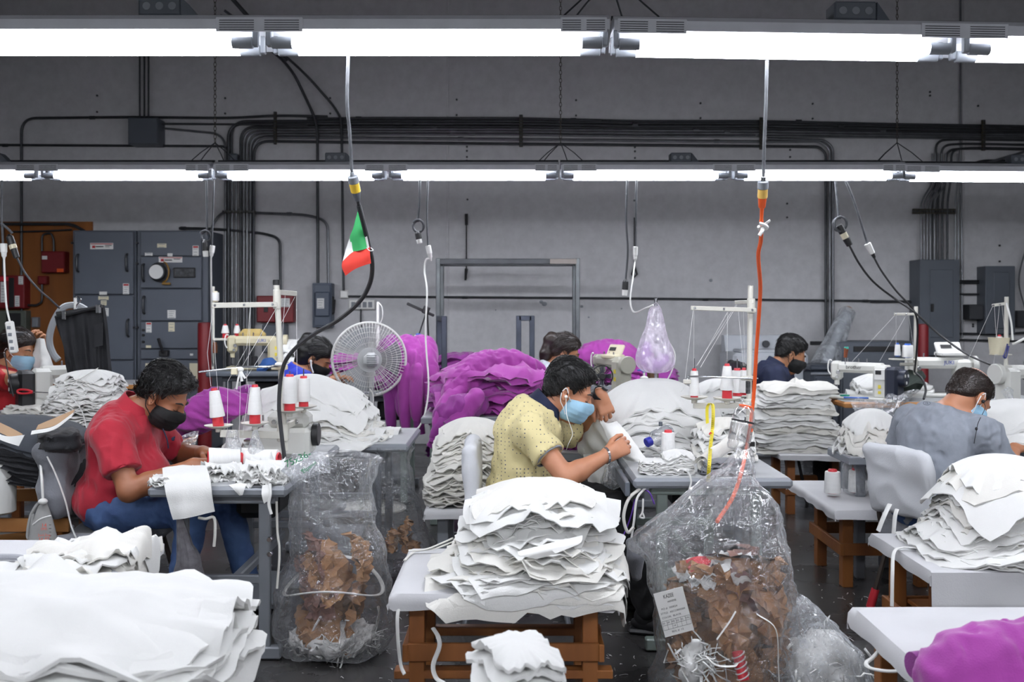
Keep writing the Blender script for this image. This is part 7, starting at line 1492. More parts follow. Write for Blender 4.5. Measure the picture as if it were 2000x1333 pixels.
cord('grey cable slanting to the white plug at right', [(1652, 355, FYc), (1664, 382, FYc), (1680, 430, FYc), (1695, 478, FYc)], .0085, M_powder)
plug('white plug with black end at right', (1694, 476, FYc), (1708, 504, FYc), [(0, .72, .024, .020, M_plasticw, 'white_socket'), (.7, 1., .014, .010, M_black, 'black_end')])
cord('black cable swinging from the coiled connector across to the right edge', [(1659, 480, FYc), (1678, 515, FYc), (1705, 550, FYc), (1745, 582, FYc), (1786, 610, 6.9), (1830, 650, 6.8), (1885, 690, 6.6), (1940, 715, 6.4), (2020, 748, 6.2)], .0075, M_black)
cord('black cable from the white plug down behind the far thread stand', [(1707, 503, FYc), (1722, 530, FYc), (1750, 568, FYc), (1784, 606, FYc), (1792, 640, 7.05), (1789, 700, 7.1), (1786, 728, 7.12)], .007, M_black)
cord('short black cable curling beside the far thread stand', [(1788, 728, 7.15), (1802, 742, 7.1), (1808, 762, 7.05), (1804, 780, 7.0)], .008, M_black)
cord('dusty cable at the left edge above the white plug', [(4, 352, 5.6), (3, 420, 5.6), (6, 478, 5.6)], .006, M_powder)
plug('white plug and socket at the left edge', (7, 476, 5.6), (8, 508, 5.6), WK)
cord('white lead from the left edge plug down to the power strip', [(8, 506, 5.6), (10, 560, 5.6), (13, 600, 5.6), (19, 628, 5.6)], .0055, M_plasticw)
a_, c_ = P(18, 628, 5.6), P(28, 690, 5.6); T = Thing('power_strip', 'white power strip dangling in front of the woman in red', 'power strip', c_); b = MB(); b.bar(a_, c_, .046, .03, up=(0, -1, 0), bev=.008); T.part('housing', b, M_plasticw)
for t in np.linspace(.2, .85, 4): b = MB(); b.box(a_ + (c_ - a_) * t - [0, .016, 0], (.02, .003, .018), bev=0); T.part('socket', b, M_grey, smooth=False)
b = MB(); b.tube([P(2, 436, 5.6), P(14, 446, 5.6), P(24, 456, 5.6)], .007, 7, 4); single('power_cable', b, M_powder, 'short cable end looping at the left edge', 'cable')
plug('black connector with white ring near the left edge', (17, 458, 5.6), (33, 504, 5.6), [(0, .1, .008, .014, M_black, 'cable_grip'), (.08, .45, .019, .02, M_black, 'black_body'), (.43, .62, .020, .020, M_ivory, 'white_ring'), (.60, 1., .018, .016, M_black, 'black_plug')])
cord('grey cable slanting from the black connector towards the hose', [(33, 504, 5.6), (50, 535, 5.65), (75, 565, 5.7), (98, 585, 5.8), (116, 602, 5.9)], .0058, M_cablegrey)
cord('black lead hanging along the woman in red at the left edge', [(9, 690, 6.1), (14, 720, 6.1), (20, 750, 6.1), (26, 775, 6.1)], .004, M_black)
b = MB(); b.tube([P(403, 352, FYc), P(404, 430, FYc), P(404, 460, FYc)], .008, 7, 5); loop(b, P(402, 462, FYc), .035, .008); single('power_cable', b, M_cablegrey, 'grey cable with a loop in front of the wireway', 'cable')
plug('black connector with white face in front of the wireway', (400, 468, FYc), (402, 502, FYc), BK)
cord('grey cable above the white plug in front of the wireway', [(418, 352, FYc), (416, 420, FYc), (414, 482, FYc)], .006, M_cablegrey)
plug('white plug and socket in front of the wireway', (415, 480, FYc), (412, 506, FYc), WK)
cord('white lead dropping from the wireway plug to the far thread stand', [(412, 504, FYc), (413, 600, 7.2), (414, 690, 7.6), (416, 715, 8.0)], .006, M_plasticw)
cord('white cable looping from the fan table to the floor', [(757, 856, 6.6), (752, 870, 6.7), (758, 910, 6.9), (764, 945, 7.0), (762, 962, 7.05)], .004, M_plasticw)
cord('white cord bowing behind the shopping bag', [(1298, 655, 5.4), (1316, 685, 5.35), (1318, 705, 5.35), (1310, 730, 5.3), (1300, 748, 5.25)], .0035, M_plasticw)
# ------------------------------------------------------------ clear plastic bags and their contents
M_film = mat_film('clear_polythene', haze=.07, gloss=.65, scale=22, bump=1.); M_film2 = mat_film('milky_polythene', haze=.2, gloss=.6, scale=30, bump=.9)
M_paper = mat('brown_kraft_paper', (190, 146, 104), .75, var=.22, scale=5, bump=.3, bscale=40, col2=(162, 118, 80)); M_paper2 = mat('mauve_brown_paper', (150, 112, 100), .75, var=.15, scale=5)
M_lint = mat('white_lint', (236, 236, 234), .95, var=.1)
def bag_mesh(rings, seed, nt=72, fold=.05, crumple=.02, close=True, sub=6):
    """rings: (cx,cy,z,rx,ry) from bottom to top; vertical pleats grow toward tight rings"""
    Rg = smooth_path(np.array(rings, float), sub); th = np.linspace(0, 2 * math.pi, nt, endpoint=False); V = []; r = RS(seed); ph = r.rand(4) * 6
    ple = .5 * np.sin(9 * th + ph[0]) + .4 * np.sin(16 * th + ph[1]) + .35 * np.sin(25 * th + ph[2])
    rm = Rg[:, 3].max()
    for (cx, cy, z, rx, ry) in Rg:
        tight = 1 - min(rx, ry) / rm; x = np.cos(th) * rx; y = np.sin(th) * ry; q = 1 + fold * ple * (.35 + 1.6 * tight); x, y = cx + x * q, cy + y * q
        n = wav(x, y, z, seed, 26) * .6 + np.abs(wav(x, y, z, seed + 2, 60)) * .5; V.append(np.stack([x + crumple * n * np.cos(th), y + crumple * n * np.sin(th), np.maximum(z + crumple * .6 * wav(x, y, z, seed + 4, 22), .004)], 1))
    n = len(V); Fs = [(i * nt + j, i * nt + (j + 1) % nt, (i + 1) * nt + (j + 1) % nt, (i + 1) * nt + j) for i in range(n - 1) for j in range(nt)]
    if close: Fs.append(tuple(range(nt)))
    b = MB(); b.add(np.vstack(V), Fs); return b
def crumpled(c, w, d, h, R, seed, n=11, amp=.05):
    """sharp-creased sheet of paper"""
    r = RS(seed); g = []
    for i in range(n):
        row = []
        for j in range(n):
            u, v = i / (n - 1) - .5, j / (n - 1) - .5; row.append(np.array([u * w, v * d, h * math.cos(u * 2.6) * math.cos(v * 2.2)]) + r.normal(size=3) * amp * np.array([.35, .35, 1.]))
        g.append(row)
    A = np.array(g) @ np.asarray(R).T + np.asarray(c); A[..., 2] = np.maximum(A[..., 2], .02); b = MB(); b.grid(A, .002); return b
def papers(bag, n, box, seed, size=.26, lim=None):
    r = RS(seed); lo, hi = np.array(box[0]), np.array(box[1])
    pos = ['at the bottom', 'low at the left', 'low at the right', 'in the middle', 'at the back', 'near the top', 'at the front', 'at the very top', 'leaning right', 'leaning left', 'folded upright', 'crushed small', 'lying flat', 'on edge']
    for i in range(n):
        c = lo + (hi - lo) * r.rand(3); c[2] = lo[2] + (hi[2] - lo[2]) * (i + .5) / n; R = rotz(r.rand() * 6.28) @ rotx(.5 + r.rand() * 1.0) @ roty(r.normal() * .4)
        b = crumpled(c, size * (.8 + .5 * r.rand()), size * (.7 + .5 * r.rand()), .06, R, seed * 7 + i, amp=.015); V = b.v[0]; m_ = (lo + hi) / 2; e = np.sqrt(((V[:, 0] - m_[0]) / lim[0]) ** 2 + ((V[:, 1] - m_[1]) / lim[1]) ** 2); V[:, :2] = m_[:2] + (V[:, :2] - m_[:2]) / np.maximum(e / r.uniform(.66, 1.05, len(e)), 1)[:, None]; V[:, 2] = np.minimum(V[:, 2], hi[2] + .08)
        single('kraft_paper_piece', b, M_paper if r.rand() < .78 else M_paper2, 'crumpled brown paper ' + pos[i % len(pos)] + ' of the ' + bag, 'paper', 'crumpled brown paper in the clear bags', angle=24)
def lint(label, c, rx, ry, h, n, seed, m=None):
    r = RS(seed); b = MB()
    for i in range(n):
        a, q = r.rand() * 6.28, math.sqrt(r.rand()); p = np.array([c[0] + rx * q * math.cos(a), c[1] + ry * q * math.sin(a), c[2] + h * r.rand() * (1 - q * q * .5)]); d = r.normal(size=3) * .02; b.tube([p, p + d, p + d * 1.6 + r.normal(size=3) * .012, p + d * 2.2 + r.normal(size=3) * .016], .003 + .004 * r.rand(), 4, flat=.4)
    S = SDF(np.array([c[0] - rx - .05, c[1] - ry - .05, 0]), np.array([c[0] + rx + .05, c[1] + ry + .05, c[2] + h + .06]), .013); S.ell((c[0], c[1], c[2] + h * .35), (rx * .9, ry * .9, h * .6)); S.noise(.018, 50, seed); S.noise(.012, 110, seed + 1); mm = S.mb(); b.add(np.vstack(mm.v), mm.f)
    return single('lint_heap', b, m or M_lint, label, 'lint', kind='stuff', angle=180)
# bag at the table of the man in red
bx, by = -.745, 4.16
b = bag_mesh([(bx, by, .01, .05, .05), (bx, by, .015, .19, .16), (bx, by, .06, .235, .19), (bx, by, .24, .235, .19), (bx + .02, by, .42, .20, .165), (bx - .01, by, .60, .165, .14), (bx - .01, by + .02, .74, .165, .13), (bx + .01, by + .03, .815, .175, .12), (bx + .01, by + .03, .80, .15, .10)], 5, fold=.05, crumple=.022)
bagA = single('plastic_bag', b, M_film, 'clear plastic bag of brown paper on the floor right of the red man\'s table', 'plastic bag', 'clear plastic bags', angle=180)
papers('bag by the red man\'s table', 11, ((bx - .12, by - .09, .10), (bx + .13, by + .08, .42)), 21, .26, (.165, .13))
lint('white thread lint at the bottom of the bag by the red man\'s table', (bx, by, .03), .19, .15, .09, 160, 22)
b = MB(); b.tube([(bx + .205 * math.cos(a), by + .165 * math.sin(a), .30 - .09 * math.cos(a * 2) * .4 + .03 * math.sin(a)) for a in np.linspace(0, 6.2832, 41)], .0085, 6, flat=.5); single('white_hoop', b, M_plasticw, 'white plastic hoop inside the bag by the red man\'s table', 'hoop')
M_green = mat('green_print', (36, 130, 84), .6)
def film_text(txt, u, v, Y, size, ang, label):
    ca, sa = math.cos(ang), math.sin(ang); single('bag_lettering', text_mb(txt, size, P(u, v, Y), (ca, 0, sa), (-sa, 0, ca)), M_green, label, 'lettering', smooth=False)
T = Thing('printed_film_flap', 'white folded film flap with green handwriting at the pole foot', 'plastic film', P(610, 935, 4.0)); g = np.array([[P(548, 920, 4.05), P(570, 900, 4.02), P(610, 884, 4.02), P(640, 884, 4.06)], [P(560, 930, 4.0), P(590, 915, 3.99), P(620, 905, 3.99), P(645, 905, 4.04)], [P(575, 940, 3.985), P(600, 935, 3.975), P(630, 925, 3.98), P(646, 925, 4.02)]])
A = np.stack([smooth_path(g[:, j], 6) for j in range(4)], 1); A = np.stack([smooth_path(A[i], 6) for i in range(A.shape[0])], 0); b = MB(); b.grid(A, .0015); T.part('film', b, M_film2)
T.part('lettering', text_mb('75x36-', .040, P(582, 897, 3.985), (.88, 0, .42), (-.42, 0, .88)), M_green, smooth=False); T.part('small_lettering', text_mb('no', .02, P(591, 917, 3.97), (.8, 0, .6), (-.6, 0, .8)), M_green, smooth=False); T.part('small_lettering', text_mb('Espanol', .022, P(604, 913, 3.965), (.8, 0, .6), (-.6, 0, .8)), M_green, smooth=False)
# big bag tied to the orange cable
cx, cy = .80, 3.72
b = bag_mesh([(cx, cy, .01, .06, .06), (cx, cy, .015, .23, .18), (cx, cy, .07, .27, .21), (cx + .01, cy, .30, .265, .21), (cx - .03, cy, .46, .265, .20), (cx - .06, cy + .01, .58, .275, .18), (cx - .01, cy + .03, .68, .20, .14), (.845, cy + .06, .78, .10, .08), (.885, cy + .10, .865, .035, .03), (.895, cy + .12, .905, .018, .018)], 7, fold=.06, crumple=.028, nt=96)
bagB = single('plastic_bag', b, M_film, 'large clear bag tied to the orange cable and full of brown paper', 'plastic bag', 'clear plastic bags', angle=180)
papers('big bag on the orange cable', 14, ((cx - .15, cy - .12, .08), (cx + .17, cy + .10, .46)), 23, .31, (.235, .18))
cloth_pile('white cloth scraps inside the big bag on the orange cable', cx - .04, cy - .03, .46, .26, .2, .06, 4, 61, dome=.5, rot=.6, jit=.15, ripple=.02, ragged=.12, thick=.006, wr=.018, group='scraps in the big clear bag', name='cloth_scraps', cat='cloth')
b = crumpled((cx - .12, cy - .09, .50), .08, .07, .03, rotx(.8), 5, 5, .012); single('red_scrap', b, M_redplastic, 'red scrap in the upper part of the big clear bag', 'scrap', smooth=False)
p = P(1448, 1300, 3.52); T = Thing('striped_tube', 'red tube with white diagonal stripes inside the big clear bag', 'tube', p - [0, 0, .05]); a_, c_ = P(1440, 1272, 3.53), P(1453, 1330, 3.5); b = MB(); b.cyl(a_, c_, .020, .020, 18); T.part('tube', b, M_redplastic)
for t in np.linspace(.12, .85, 5):
    q = a_ + (c_ - a_) * t; b = MB(); b.tube([q + V3(.0208 * math.cos(x), -.0208 * math.sin(x), .012 * math.cos(x)) for x in np.linspace(0, 3.14, 9)], .0028, 5); T.part('white_stripe', b, M_label)
lint('tangle of white strips in the front of the big clear bag', P(1365, 1290, 3.54) - V3(0, 0, .05), .07, .03, .10, 70, 31)
for pts, lb in (([(1478, 1200, 3.5), (1515, 1230, 3.49), (1520, 1300, 3.5), (1522, 1340, 3.5)], 'white strip running down the right side of the big clear bag'), ([(1400, 1250, 3.5), (1425, 1215, 3.5), (1437, 1195, 3.5)], 'short white strip slanting in the big clear bag'), ([(1378, 1282, 3.49), (1400, 1300, 3.48), (1432, 1302, 3.48), (1440, 1296, 3.49)], 'white strip curling beside the striped tube')):
    cord(lb, pts, .007, M_plasticw, 'plastic_strip', cat='strip', flat=.3)
# printed tag in the bag
o0 = P(1316, 1196, 3.465); ang = -.0 ; rt = unit(V3(.97, .05, .24)); upv = unit(V3(-.27, -.12, .96)); nv = np.cross(rt, upv); w_, h_ = .105, .165
T = Thing('printed_tag', 'white printed order tag in the left front of the big clear bag', 'tag', o0 - upv * h_ / 2); R = np.stack([rt, -nv, upv], 1); b = MB(); b.box(o0, (w_, .001, h_), R, bev=0); T.part('sheet', b, M_plasticw, smooth=False)
def tl(txt, x, y, sz, sq=1.): T.part('lettering', text_mb(txt, sz, o0 + rt * x + upv * y, rt, upv, .0014, 'LEFT', sq), M_ink, smooth=False)
tl('KAZEE', -.022, .062, .020, .62); tl('HOODIE', -.012, .042, .010, .8); tl('PO #  300824', -.040, .020, .010); tl('STYLE:  AECO8000BR', -.046, .004, .0095); tl('COLOR:  BLACK', -.046, -.012, .0095)
for k, tx in enumerate(('XS', 'SM', 'MD', 'LG', 'XL', 'XXL')): tl(tx, -.049 + .0165 * k, -.032, .0095, .8)
tl('14', -.014, -.048, .009); tl('BDL #  12', -.024, -.068, .010)
b = MB()
for y in (-.024, -.040, -.057): b.box(o0 + upv * y + nv * .001, (.1, .0006, .0007), R, bev=0)
for k in range(7): b.box(o0 + upv * -.0405 + rt * (-.050 + .0167 * k) + nv * .001, (.0007, .0006, .033), R, bev=0)
T.part('ruled_grid', b, M_ink, smooth=False)
# lint bag at the right of it
b = bag_mesh([(1.13, 3.62, .01, .05, .05), (1.13, 3.62, .015, .15, .13), (1.13, 3.62, .06, .175, .15), (1.12, 3.62, .18, .15, .13), (1.09, 3.63, .28, .10, .09), (1.06, 3.64, .36, .05, .04), (1.04, 3.65, .40, .02, .02)], 9, fold=.05, crumple=.02)
single('plastic_bag', b, M_film2, 'clear bag stuffed with white lint on the floor right of the big bag', 'plastic bag', 'clear plastic bags', angle=180)
lint('white lint filling the small clear bag on the floor', (1.125, 3.62, .04), .14, .12, .24, 220, 41)
single('plastic_bag', bag_mesh([(1.26, 3.5, .006, .03, .03), (1.26, 3.5, .008, .09, .06), (1.27, 3.5, .03, .08, .05), (1.27, 3.5, .05, .03, .02)], 10, fold=.08, crumple=.012), M_film2, 'scrap of clear film on the floor at the bottom edge', 'plastic bag', 'clear plastic bags', angle=180)
# bag under the white pile by the fan, bag round the cones, film sheet at right
bx, by = -.58, 5.35
single('plastic_bag', bag_mesh([(bx, by, .03, .05, .05), (bx, by, .04, .16, .12), (bx, by, .16, .17, .13), (bx - .04, by, .38, .11, .10), (bx - .06, by, .60, .10, .08), (bx - .06, by, .70, .11, .08)], 12, fold=.06, crumple=.02), M_film, 'clear bag hanging below the table by the fan pole', 'plastic bag', 'clear plastic bags', angle=180)
papers('bag by the fan pole', 3, ((bx - .06, by - .05, .10), (bx + .05, by + .05, .26)), 25, .16, (.10, .08))
p = P(1672, 962, 5.35); single('plastic_bag', bag_mesh([(p[0], p[1], p[2] + .004, .03, .03), (p[0], p[1], p[2] + .006, .06, .055), (p[0], p[1], p[2] + .07, .068, .06), (p[0] - .02, p[1], p[2] + .13, .055, .05), (p[0] - .03, p[1], p[2] + .165, .03, .03)], 13, fold=.08, crumple=.012), M_film, 'clear bag over a white cone on the low bench at right', 'plastic bag', 'clear plastic bags', angle=180)
drape('sheet of clear film hanging over the edge of the far right table', [[P(1660, 785, 7.0), P(1710, 780, 6.95), P(1760, 768, 6.9), P(1800, 760, 6.95)], [P(1672, 812, 6.85), P(1715, 812, 6.75), P(1752, 800, 6.75), P(1770, 790, 6.85)], [P(1685, 840, 6.75), P(1720, 846, 6.6), P(1745, 840, 6.6), P(1760, 825, 6.7)], [P(1700, 868, 6.6), P(1728, 872, 6.5), P(1742, 868, 6.5), P(1752, 850, 6.6)]], name='plastic_film_sheet', m=M_film2, seed=14, wr=.02, thick=0, cat='plastic film')
drape('torn clear film lying by the far left arm of the man in red', [[P(345, 852, 5.0), P(365, 843, 5.0), P(388, 845, 5.0)], [P(352, 862, 4.9), P(370, 858, 4.88), P(386, 855, 4.9)], [P(358, 868, 4.85), P(372, 868, 4.82), P(384, 866, 4.85)]], name='plastic_film_sheet', m=M_film2, seed=15, wr=.015, thick=0, cat='plastic film')
for u, lb in ((455, 'left'), (498, 'right')):
    p = P(u, 858, 4.42); single('plastic_film_scrap', bag_mesh([(p[0], p[1], p[2] - .07, .03, .025), (p[0], p[1], p[2] - .05, .034, .03), (p[0], p[1], p[2], .02, .018), (p[0], p[1], p[2] + .04, .012, .012)], 16 + u, fold=.1, crumple=.01), M_film2, lb + ' wisp of clear film hanging from the cone trays of the man in red', 'plastic film', angle=180)
drape('wispy clear film hanging at the right edge below the thread stand', [[P(1955, 762, 6.0), P(1968, 758, 6.0), P(1980, 762, 6.0)], [P(1968, 790, 5.95), P(1978, 788, 5.92), P(1990, 795, 5.95)], [P(1972, 806, 5.95), P(1982, 808, 5.92), P(1994, 806, 5.95)]], name='plastic_film_sheet', m=M_film2, seed=18, wr=.02, thick=0, cat='plastic film')
# ------------------------------------------------------------ shopping bag on its pole
YS = 5.26; pb = P(1281, 760, YS); pt = P(1281, 583, YS); b = MB(); b.cyl(pb - [0, 0, .25], pt, .009); single('steel_pole', b, M_chrome, 'thin steel pole carrying the white shopping bag', 'pole')
M_bagw = mat_film('shopping_bag_film', rgb=(246, 240, 250), haze=.6, gloss=.2, scale=9, bump=.4, tint=(.97, .93, 1)); k = YS / F; c = lambda u, v: P(u, v, YS)
T = Thing('shopping_bag', 'white translucent shopping bag of lavender bottles hanging on a pole', 'bag', c(1280, 730)); cxs = lambda u: (u - 1000) * k; zz = lambda v: CAMH - (v - HOR) * k
b = bag_mesh([(cxs(1282), YS, zz(729), .02, .02), (cxs(1281), YS, zz(724), .07, .05), (cxs(1279), YS, zz(708), .098, .068), (cxs(1279), YS, zz(680), .086, .06), (cxs(1279), YS, zz(650), .062, .045), (cxs(1280), YS, zz(625), .046, .034), (cxs(1280), YS, zz(612), .036, .026), (cxs(1281), YS, zz(598), .014, .012)], 18, fold=.035, crumple=.008); T.part('bag', b, M_bagw, angle=180)
for sg in (-1, 1): b = MB(); b.tube([c(1280 + sg * 14, 628), c(1280 + sg * 12, 608), c(1281 + sg * 3, 594), c(1281 - sg * 2, 591)], .010, 8, 5, flat=.3); T.part('handle', b, M_bagw)
M_lav = mat('lavender_plastic', (196, 158, 214), .45, var=.1)
for (u, v, rx, rz, tl_, lb) in ((1262, 690, .030, .06, .1, 'upright lavender bottle at the left in the shopping bag'), (1292, 706, .034, .045, 1.0, 'tilted lavender bottle at the right in the shopping bag'), (1274, 712, .03, .03, .4, 'round lavender tub low in the shopping bag')):
    b = MB(); q = c(u, v); R = roty(tl_); b.lathe([(rx * .9, -rz), (rx, -rz * .9), (rx, rz * .6), (rx * .5, rz * .85), (rx * .4, rz)], q, R, 18); single('lavender_bottle', b, M_lav, lb, 'bottle')
# pump bottle and brown box by the ponytail woman
q = P(1258, 748, 7.2); T = Thing('pump_bottle', 'blue-topped pump bottle behind the white pile', 'bottle', q); b = MB(); b.lathe([(.03, 0), (.03, .04), (.008, .05), (.008, .075)], q, seg=14); T.part('bottle', b, M_plasticw); b = MB(); b.cyl(q + [0, 0, .075], q + [0, 0, .095], .014); b.bar(q + [.01, 0, .092], q + [-.05, 0, .090], .012); T.part('pump_head', b, M_blueplastic)
b = MB(); q = P(1275, 748, 7.3); b.box((q[0], q[1], .89), (.07, .06, .165), rotz(.3)); single('brown_carton', b, mat('dark_carton', (84, 58, 30), .7), 'small dark brown carton below the shopping bag', 'box', smooth=False)
# ------------------------------------------------------------ bottles on the right table
M_pet = mat_film('clear_pet', haze=.06, gloss=.6, scale=3, bump=.15); q = P(1440, 880, 4.1); ax_ = unit(P(1457, 790, 4.12) - q); Fm = frame(ax_); R = np.stack([Fm[:, 0], -Fm[:, 2], ax_], 1)
T = Thing('water_bottle', 'clear empty sports bottle with orange ring hanging on the orange cable', 'bottle', q)
b = MB(); b.lathe([(.02, .0), (.040, .004), (.046, .02), (.044, .03), (.046, .05), (.046, .115), (.043, .125), (.046, .135), (.040, .165), (.024, .188), (.022, .192), (.022, .205)], q, R, 28, cap=False); T.part('bottle', b, M_pet, angle=180)
b = MB(); b.lathe([(.0245, .178), (.028, .180), (.028, .187), (.0245, .189)], q, R, 24, cap=False); T.part('orange_ring', b, M_orange); b = MB(); b.lathe([(.0462, .118), (.0470, .121), (.0462, .124)], q, R, 28, cap=False); T.part('dark_band', b, M_black)
b = MB(); b.lathe([(.0468, .04), (.0468, .110)], q, R, 28, cap=False); T.part('grey_label', b, mat_film('smoky_label', rgb=(120, 122, 126), haze=.30, gloss=.2, scale=6, bump=.1))
rr_ = R @ np.array([-.6, -.8, 0]) if (R @ np.array([-.6, -.8, 0]))[1] < 0 else -(R @ np.array([-.6, -.8, 0])); s_r = unit(np.cross(rr_, ax_)); s_r = s_r if s_r[0] > 0 else -s_r
b = MB(); c0 = q + ax_ * .092 + rr_ * .0478; b.box(c0, (.012, .001, .014), np.stack([s_r, rr_, ax_], 1), bev=0); T.part('orange_logo', b, M_orange, smooth=False)
b = MB(); c0 = q + ax_ * .055 + rr_ * .0478
for i in range(9): b.box(c0 + ax_ * (.014 - .0035 * i), (.018, .001, .0016), np.stack([s_r, rr_, ax_], 1), bev=0)
T.part('barcode', b, M_label, smooth=False)
a_, c_ = P(1262, 866, 4.55), P(1318, 838, 4.62); T = Thing('spray_bottle', 'clear plastic bottle with blue cap lying among the scraps', 'bottle', a_); Fm = frame(c_ - a_); R = np.stack([Fm[:, 0], -Fm[:, 2], Fm[:, 1]], 1)
b = MB(); b.lathe([(.012, .02), (.016, .03), (.036, .05), (.038, .06), (.036, .13), (.030, .142), (.004, .145)], a_, R, 24, cap=False); T.part('bottle', b, mat_film('grey_pet', rgb=(150, 156, 168), haze=.25, gloss=.6, scale=4, bump=.15), angle=180); b = MB(); b.cyl(a_, a_ + unit(c_ - a_) * .028, .022); T.part('blue_cap', b, mat('cobalt_plastic', (40, 44, 150), .4)); b = MB(); q = (a_ + c_) / 2 + [0, 0, .045]; b.cyl(q, q + [0, 0, .02], .009); T.part('nozzle', b, M_dgrey)
# tape measure
def ribbon(pts, w, m, label, name, side=(1, 0, 0)):
    p = smooth_path([P(*q) for q in pts], 8); s_ = np.asarray(side) * w / 2; b = MB(); b.grid(np.stack([p - s_, p + s_], 1), .0008); return b, p
b, p = ribbon([(1386, 788, 4.55), (1392, 792, 4.52), (1393, 815, 4.5), (1391, 845, 4.5), (1388, 870, 4.3), (1386, 900, 4.08), (1383, 942, 4.075)], .015, M_yellow, '', '')
T = Thing('tape_measure', 'yellow tape measure hanging from the tray arm to the table edge', 'tape measure', P(1383, 942, 4.08)); M_tape = mat('tape_yellow', (222, 204, 52), .5, var=.06); T.part('tape', b, M_tape)
b, p2 = ribbon([(1386, 788, 4.56), (1381, 800, 4.57), (1383, 840, 4.56), (1389, 852, 4.5)], .014, M_yellow, '', ''); T.part('tape', b, M_tape)
b = MB()
for i in range(2, len(p) - 1): b.box(p[i] + [-.003, -.0012, 0], (.007, .0006, .0012), bev=0)
T.part('tick_marks', b, M_ink, smooth=False); b = MB(); b.box(P(1388, 848, 4.49), (.014, .004, .012), roty(.6), bev=.001); T.part('red_clip', b, M_redplastic)
# ------------------------------------------------------------ jeans on a hanger with grey hose arch at left
YJ = 6.1; T = Thing('hanging_jeans', 'charcoal jeans clipped on a hanger at left', 'jeans', P(165, 790, YJ)); M_cdenim = mat('charcoal_denim', (38, 39, 43), .85, var=.4, scale=10, bump=.3, bscale=250)
g = []
for t in np.linspace(0, 1, 26):
    row = []
    for s_ in np.linspace(0, 1, 40):
        ul, ur = 110 + 48 * t ** 1.1, 199 + 19 * t ** .8; u = ul + (ur - ul) * s_; v = 618 - 22 * s_ + (800 - 618 + 22 * s_) * t; pl = .03 * math.sin(s_ * 9.4 + 1.2 * t) + .018 * math.sin(s_ * 21 + 2 * t) + .008 * math.sin(40 * s_ + 9 * t); row.append(P(u, v, YJ + pl * (.25 + t)))
    g.append(row)
b = MB(); b.grid(np.array(g), .02); T.part('denim', b, M_cdenim); b = MB(); b.tube([P(110, 620, YJ - .03), P(155, 609, YJ - .04), P(199, 598, YJ - .03)], .022, 8, 5, flat=.5); T.part('waistband', b, M_cdenim)
b = MB(); G = np.array([[P(184 + 8 * i, 635 + j * 22 - 2 * i, YJ - .06) for i in range(3)] for j in range(3)]); b.grid(G, .006); T.part('back_pocket', b, M_cdenim)
T = Thing('clip_hanger', 'black clip hanger holding the charcoal jeans', 'hanger', P(155, 606, YJ)); b = MB(); b.bar(P(110, 613, YJ - .035), P(196, 601, YJ - .035), .018, .022); T.part('bar', b, M_black)
for u, v in ((126, 616), (192, 604)): b = MB(); b.box(P(u, v, YJ - .05), (.026, .03, .055), bev=.004); b.box(P(u, v + 2, YJ - .068), (.014, .004, .03), bev=.001); T.part('clip', b, M_chrome)
b = MB(); b.tube([P(150, 606, YJ), P(150, 596, YJ), P(156, 590, YJ), P(158, 584, YJ), P(152, 579, YJ), P(147, 582, YJ)], .004, 6, 5); T.part('hook', b, M_chrome)
cord('grey flexible hose arching over behind the charcoal jeans', [(168, 605, 6.4), (150, 597, 6.38), (125, 600, 6.35), (108, 622, 6.35), (98, 650, 6.3), (97, 672, 6.3), (104, 692, 6.3), (114, 704, 6.3)], .021, mat('grey_hose', (160, 164, 168), .45, var=.1), 'flexible_hose', cat='hose')
b = MB(); b.cyl(P(147, 607, 6.36), P(147, 582, 6.36), .010); single('white_rod', b, M_plasticw, 'short white rod above the grey hose', 'rod')
# ------------------------------------------------------------ sundries
drape('white cloth held up by the woman in red', [[P(68, 662, 6.72), P(76, 660, 6.7), P(84, 664, 6.72)], [P(62, 700, 6.72), P(78, 698, 6.66), P(98, 700, 6.7)], [P(62, 730, 6.72), P(82, 730, 6.64), P(112, 728, 6.7)], [P(66, 752, 6.72), P(86, 755, 6.64), P(118, 752, 6.7)]], seed=21, wr=.014)
T = Thing('scissors', 'red-handled scissors on the table of the woman in red', 'scissors', P(50, 768, 6.3)); b = MB(); b.bar(P(64, 766, 6.27), P(104, 768, 6.27), .012, .006); T.part('blades', b, M_chrome); b = MB(); b.tube([P(64, 766, 6.27), P(52, 762, 6.27), P(36, 762, 6.27), P(36, 768, 6.27), P(50, 769, 6.27), P(64, 767, 6.27)], .007, 6, 4); T.part('handles', b, M_redplastic)
T = Thing('screwdriver', 'screwdriver with a green and brown handle stuck upright on the white machine', 'screwdriver', P(1651, 712, 7.2)); b = MB(); b.cyl(P(1651, 712, 7.2), P(1651, 698, 7.2), .004); T.part('shaft', b, M_chrome); b = MB(); b.cyl(P(1651, 699, 7.2), P(1653, 680, 7.2), .012, .016); h_ = T.part('handle', b, mat('brown_handle', (120, 60, 30), .4)); b = MB(); b.cyl(P(1653, 682, 7.2), P(1653, 678, 7.2), .016); T.part('green_end', b, mat('teal_plastic', (60, 180, 160), .4), h_)
drape('dark green folded garment between the two right machines', [[P(1728, 738, 7.3), P(1755, 732, 7.35), P(1800, 722, 7.4)], [P(1722, 752, 7.2), P(1758, 745, 7.2), P(1802, 735, 7.25)], [P(1726, 768, 7.1), P(1760, 758, 7.08), P(1804, 750, 7.1)]], m=mat('bottle_green_cloth', (36, 46, 40), .9, var=.3), seed=22, wr=.02, thick=.05, name='folded_garment')
b = MB(); q = P(1650, 773, 7.12); b.box(q, (.06, .03, .012), rotz(.2)); single('green_clip', b, mat('green_plastic', (30, 140, 110), .4), 'green plastic clip at the left end of the far right table', 'clip')
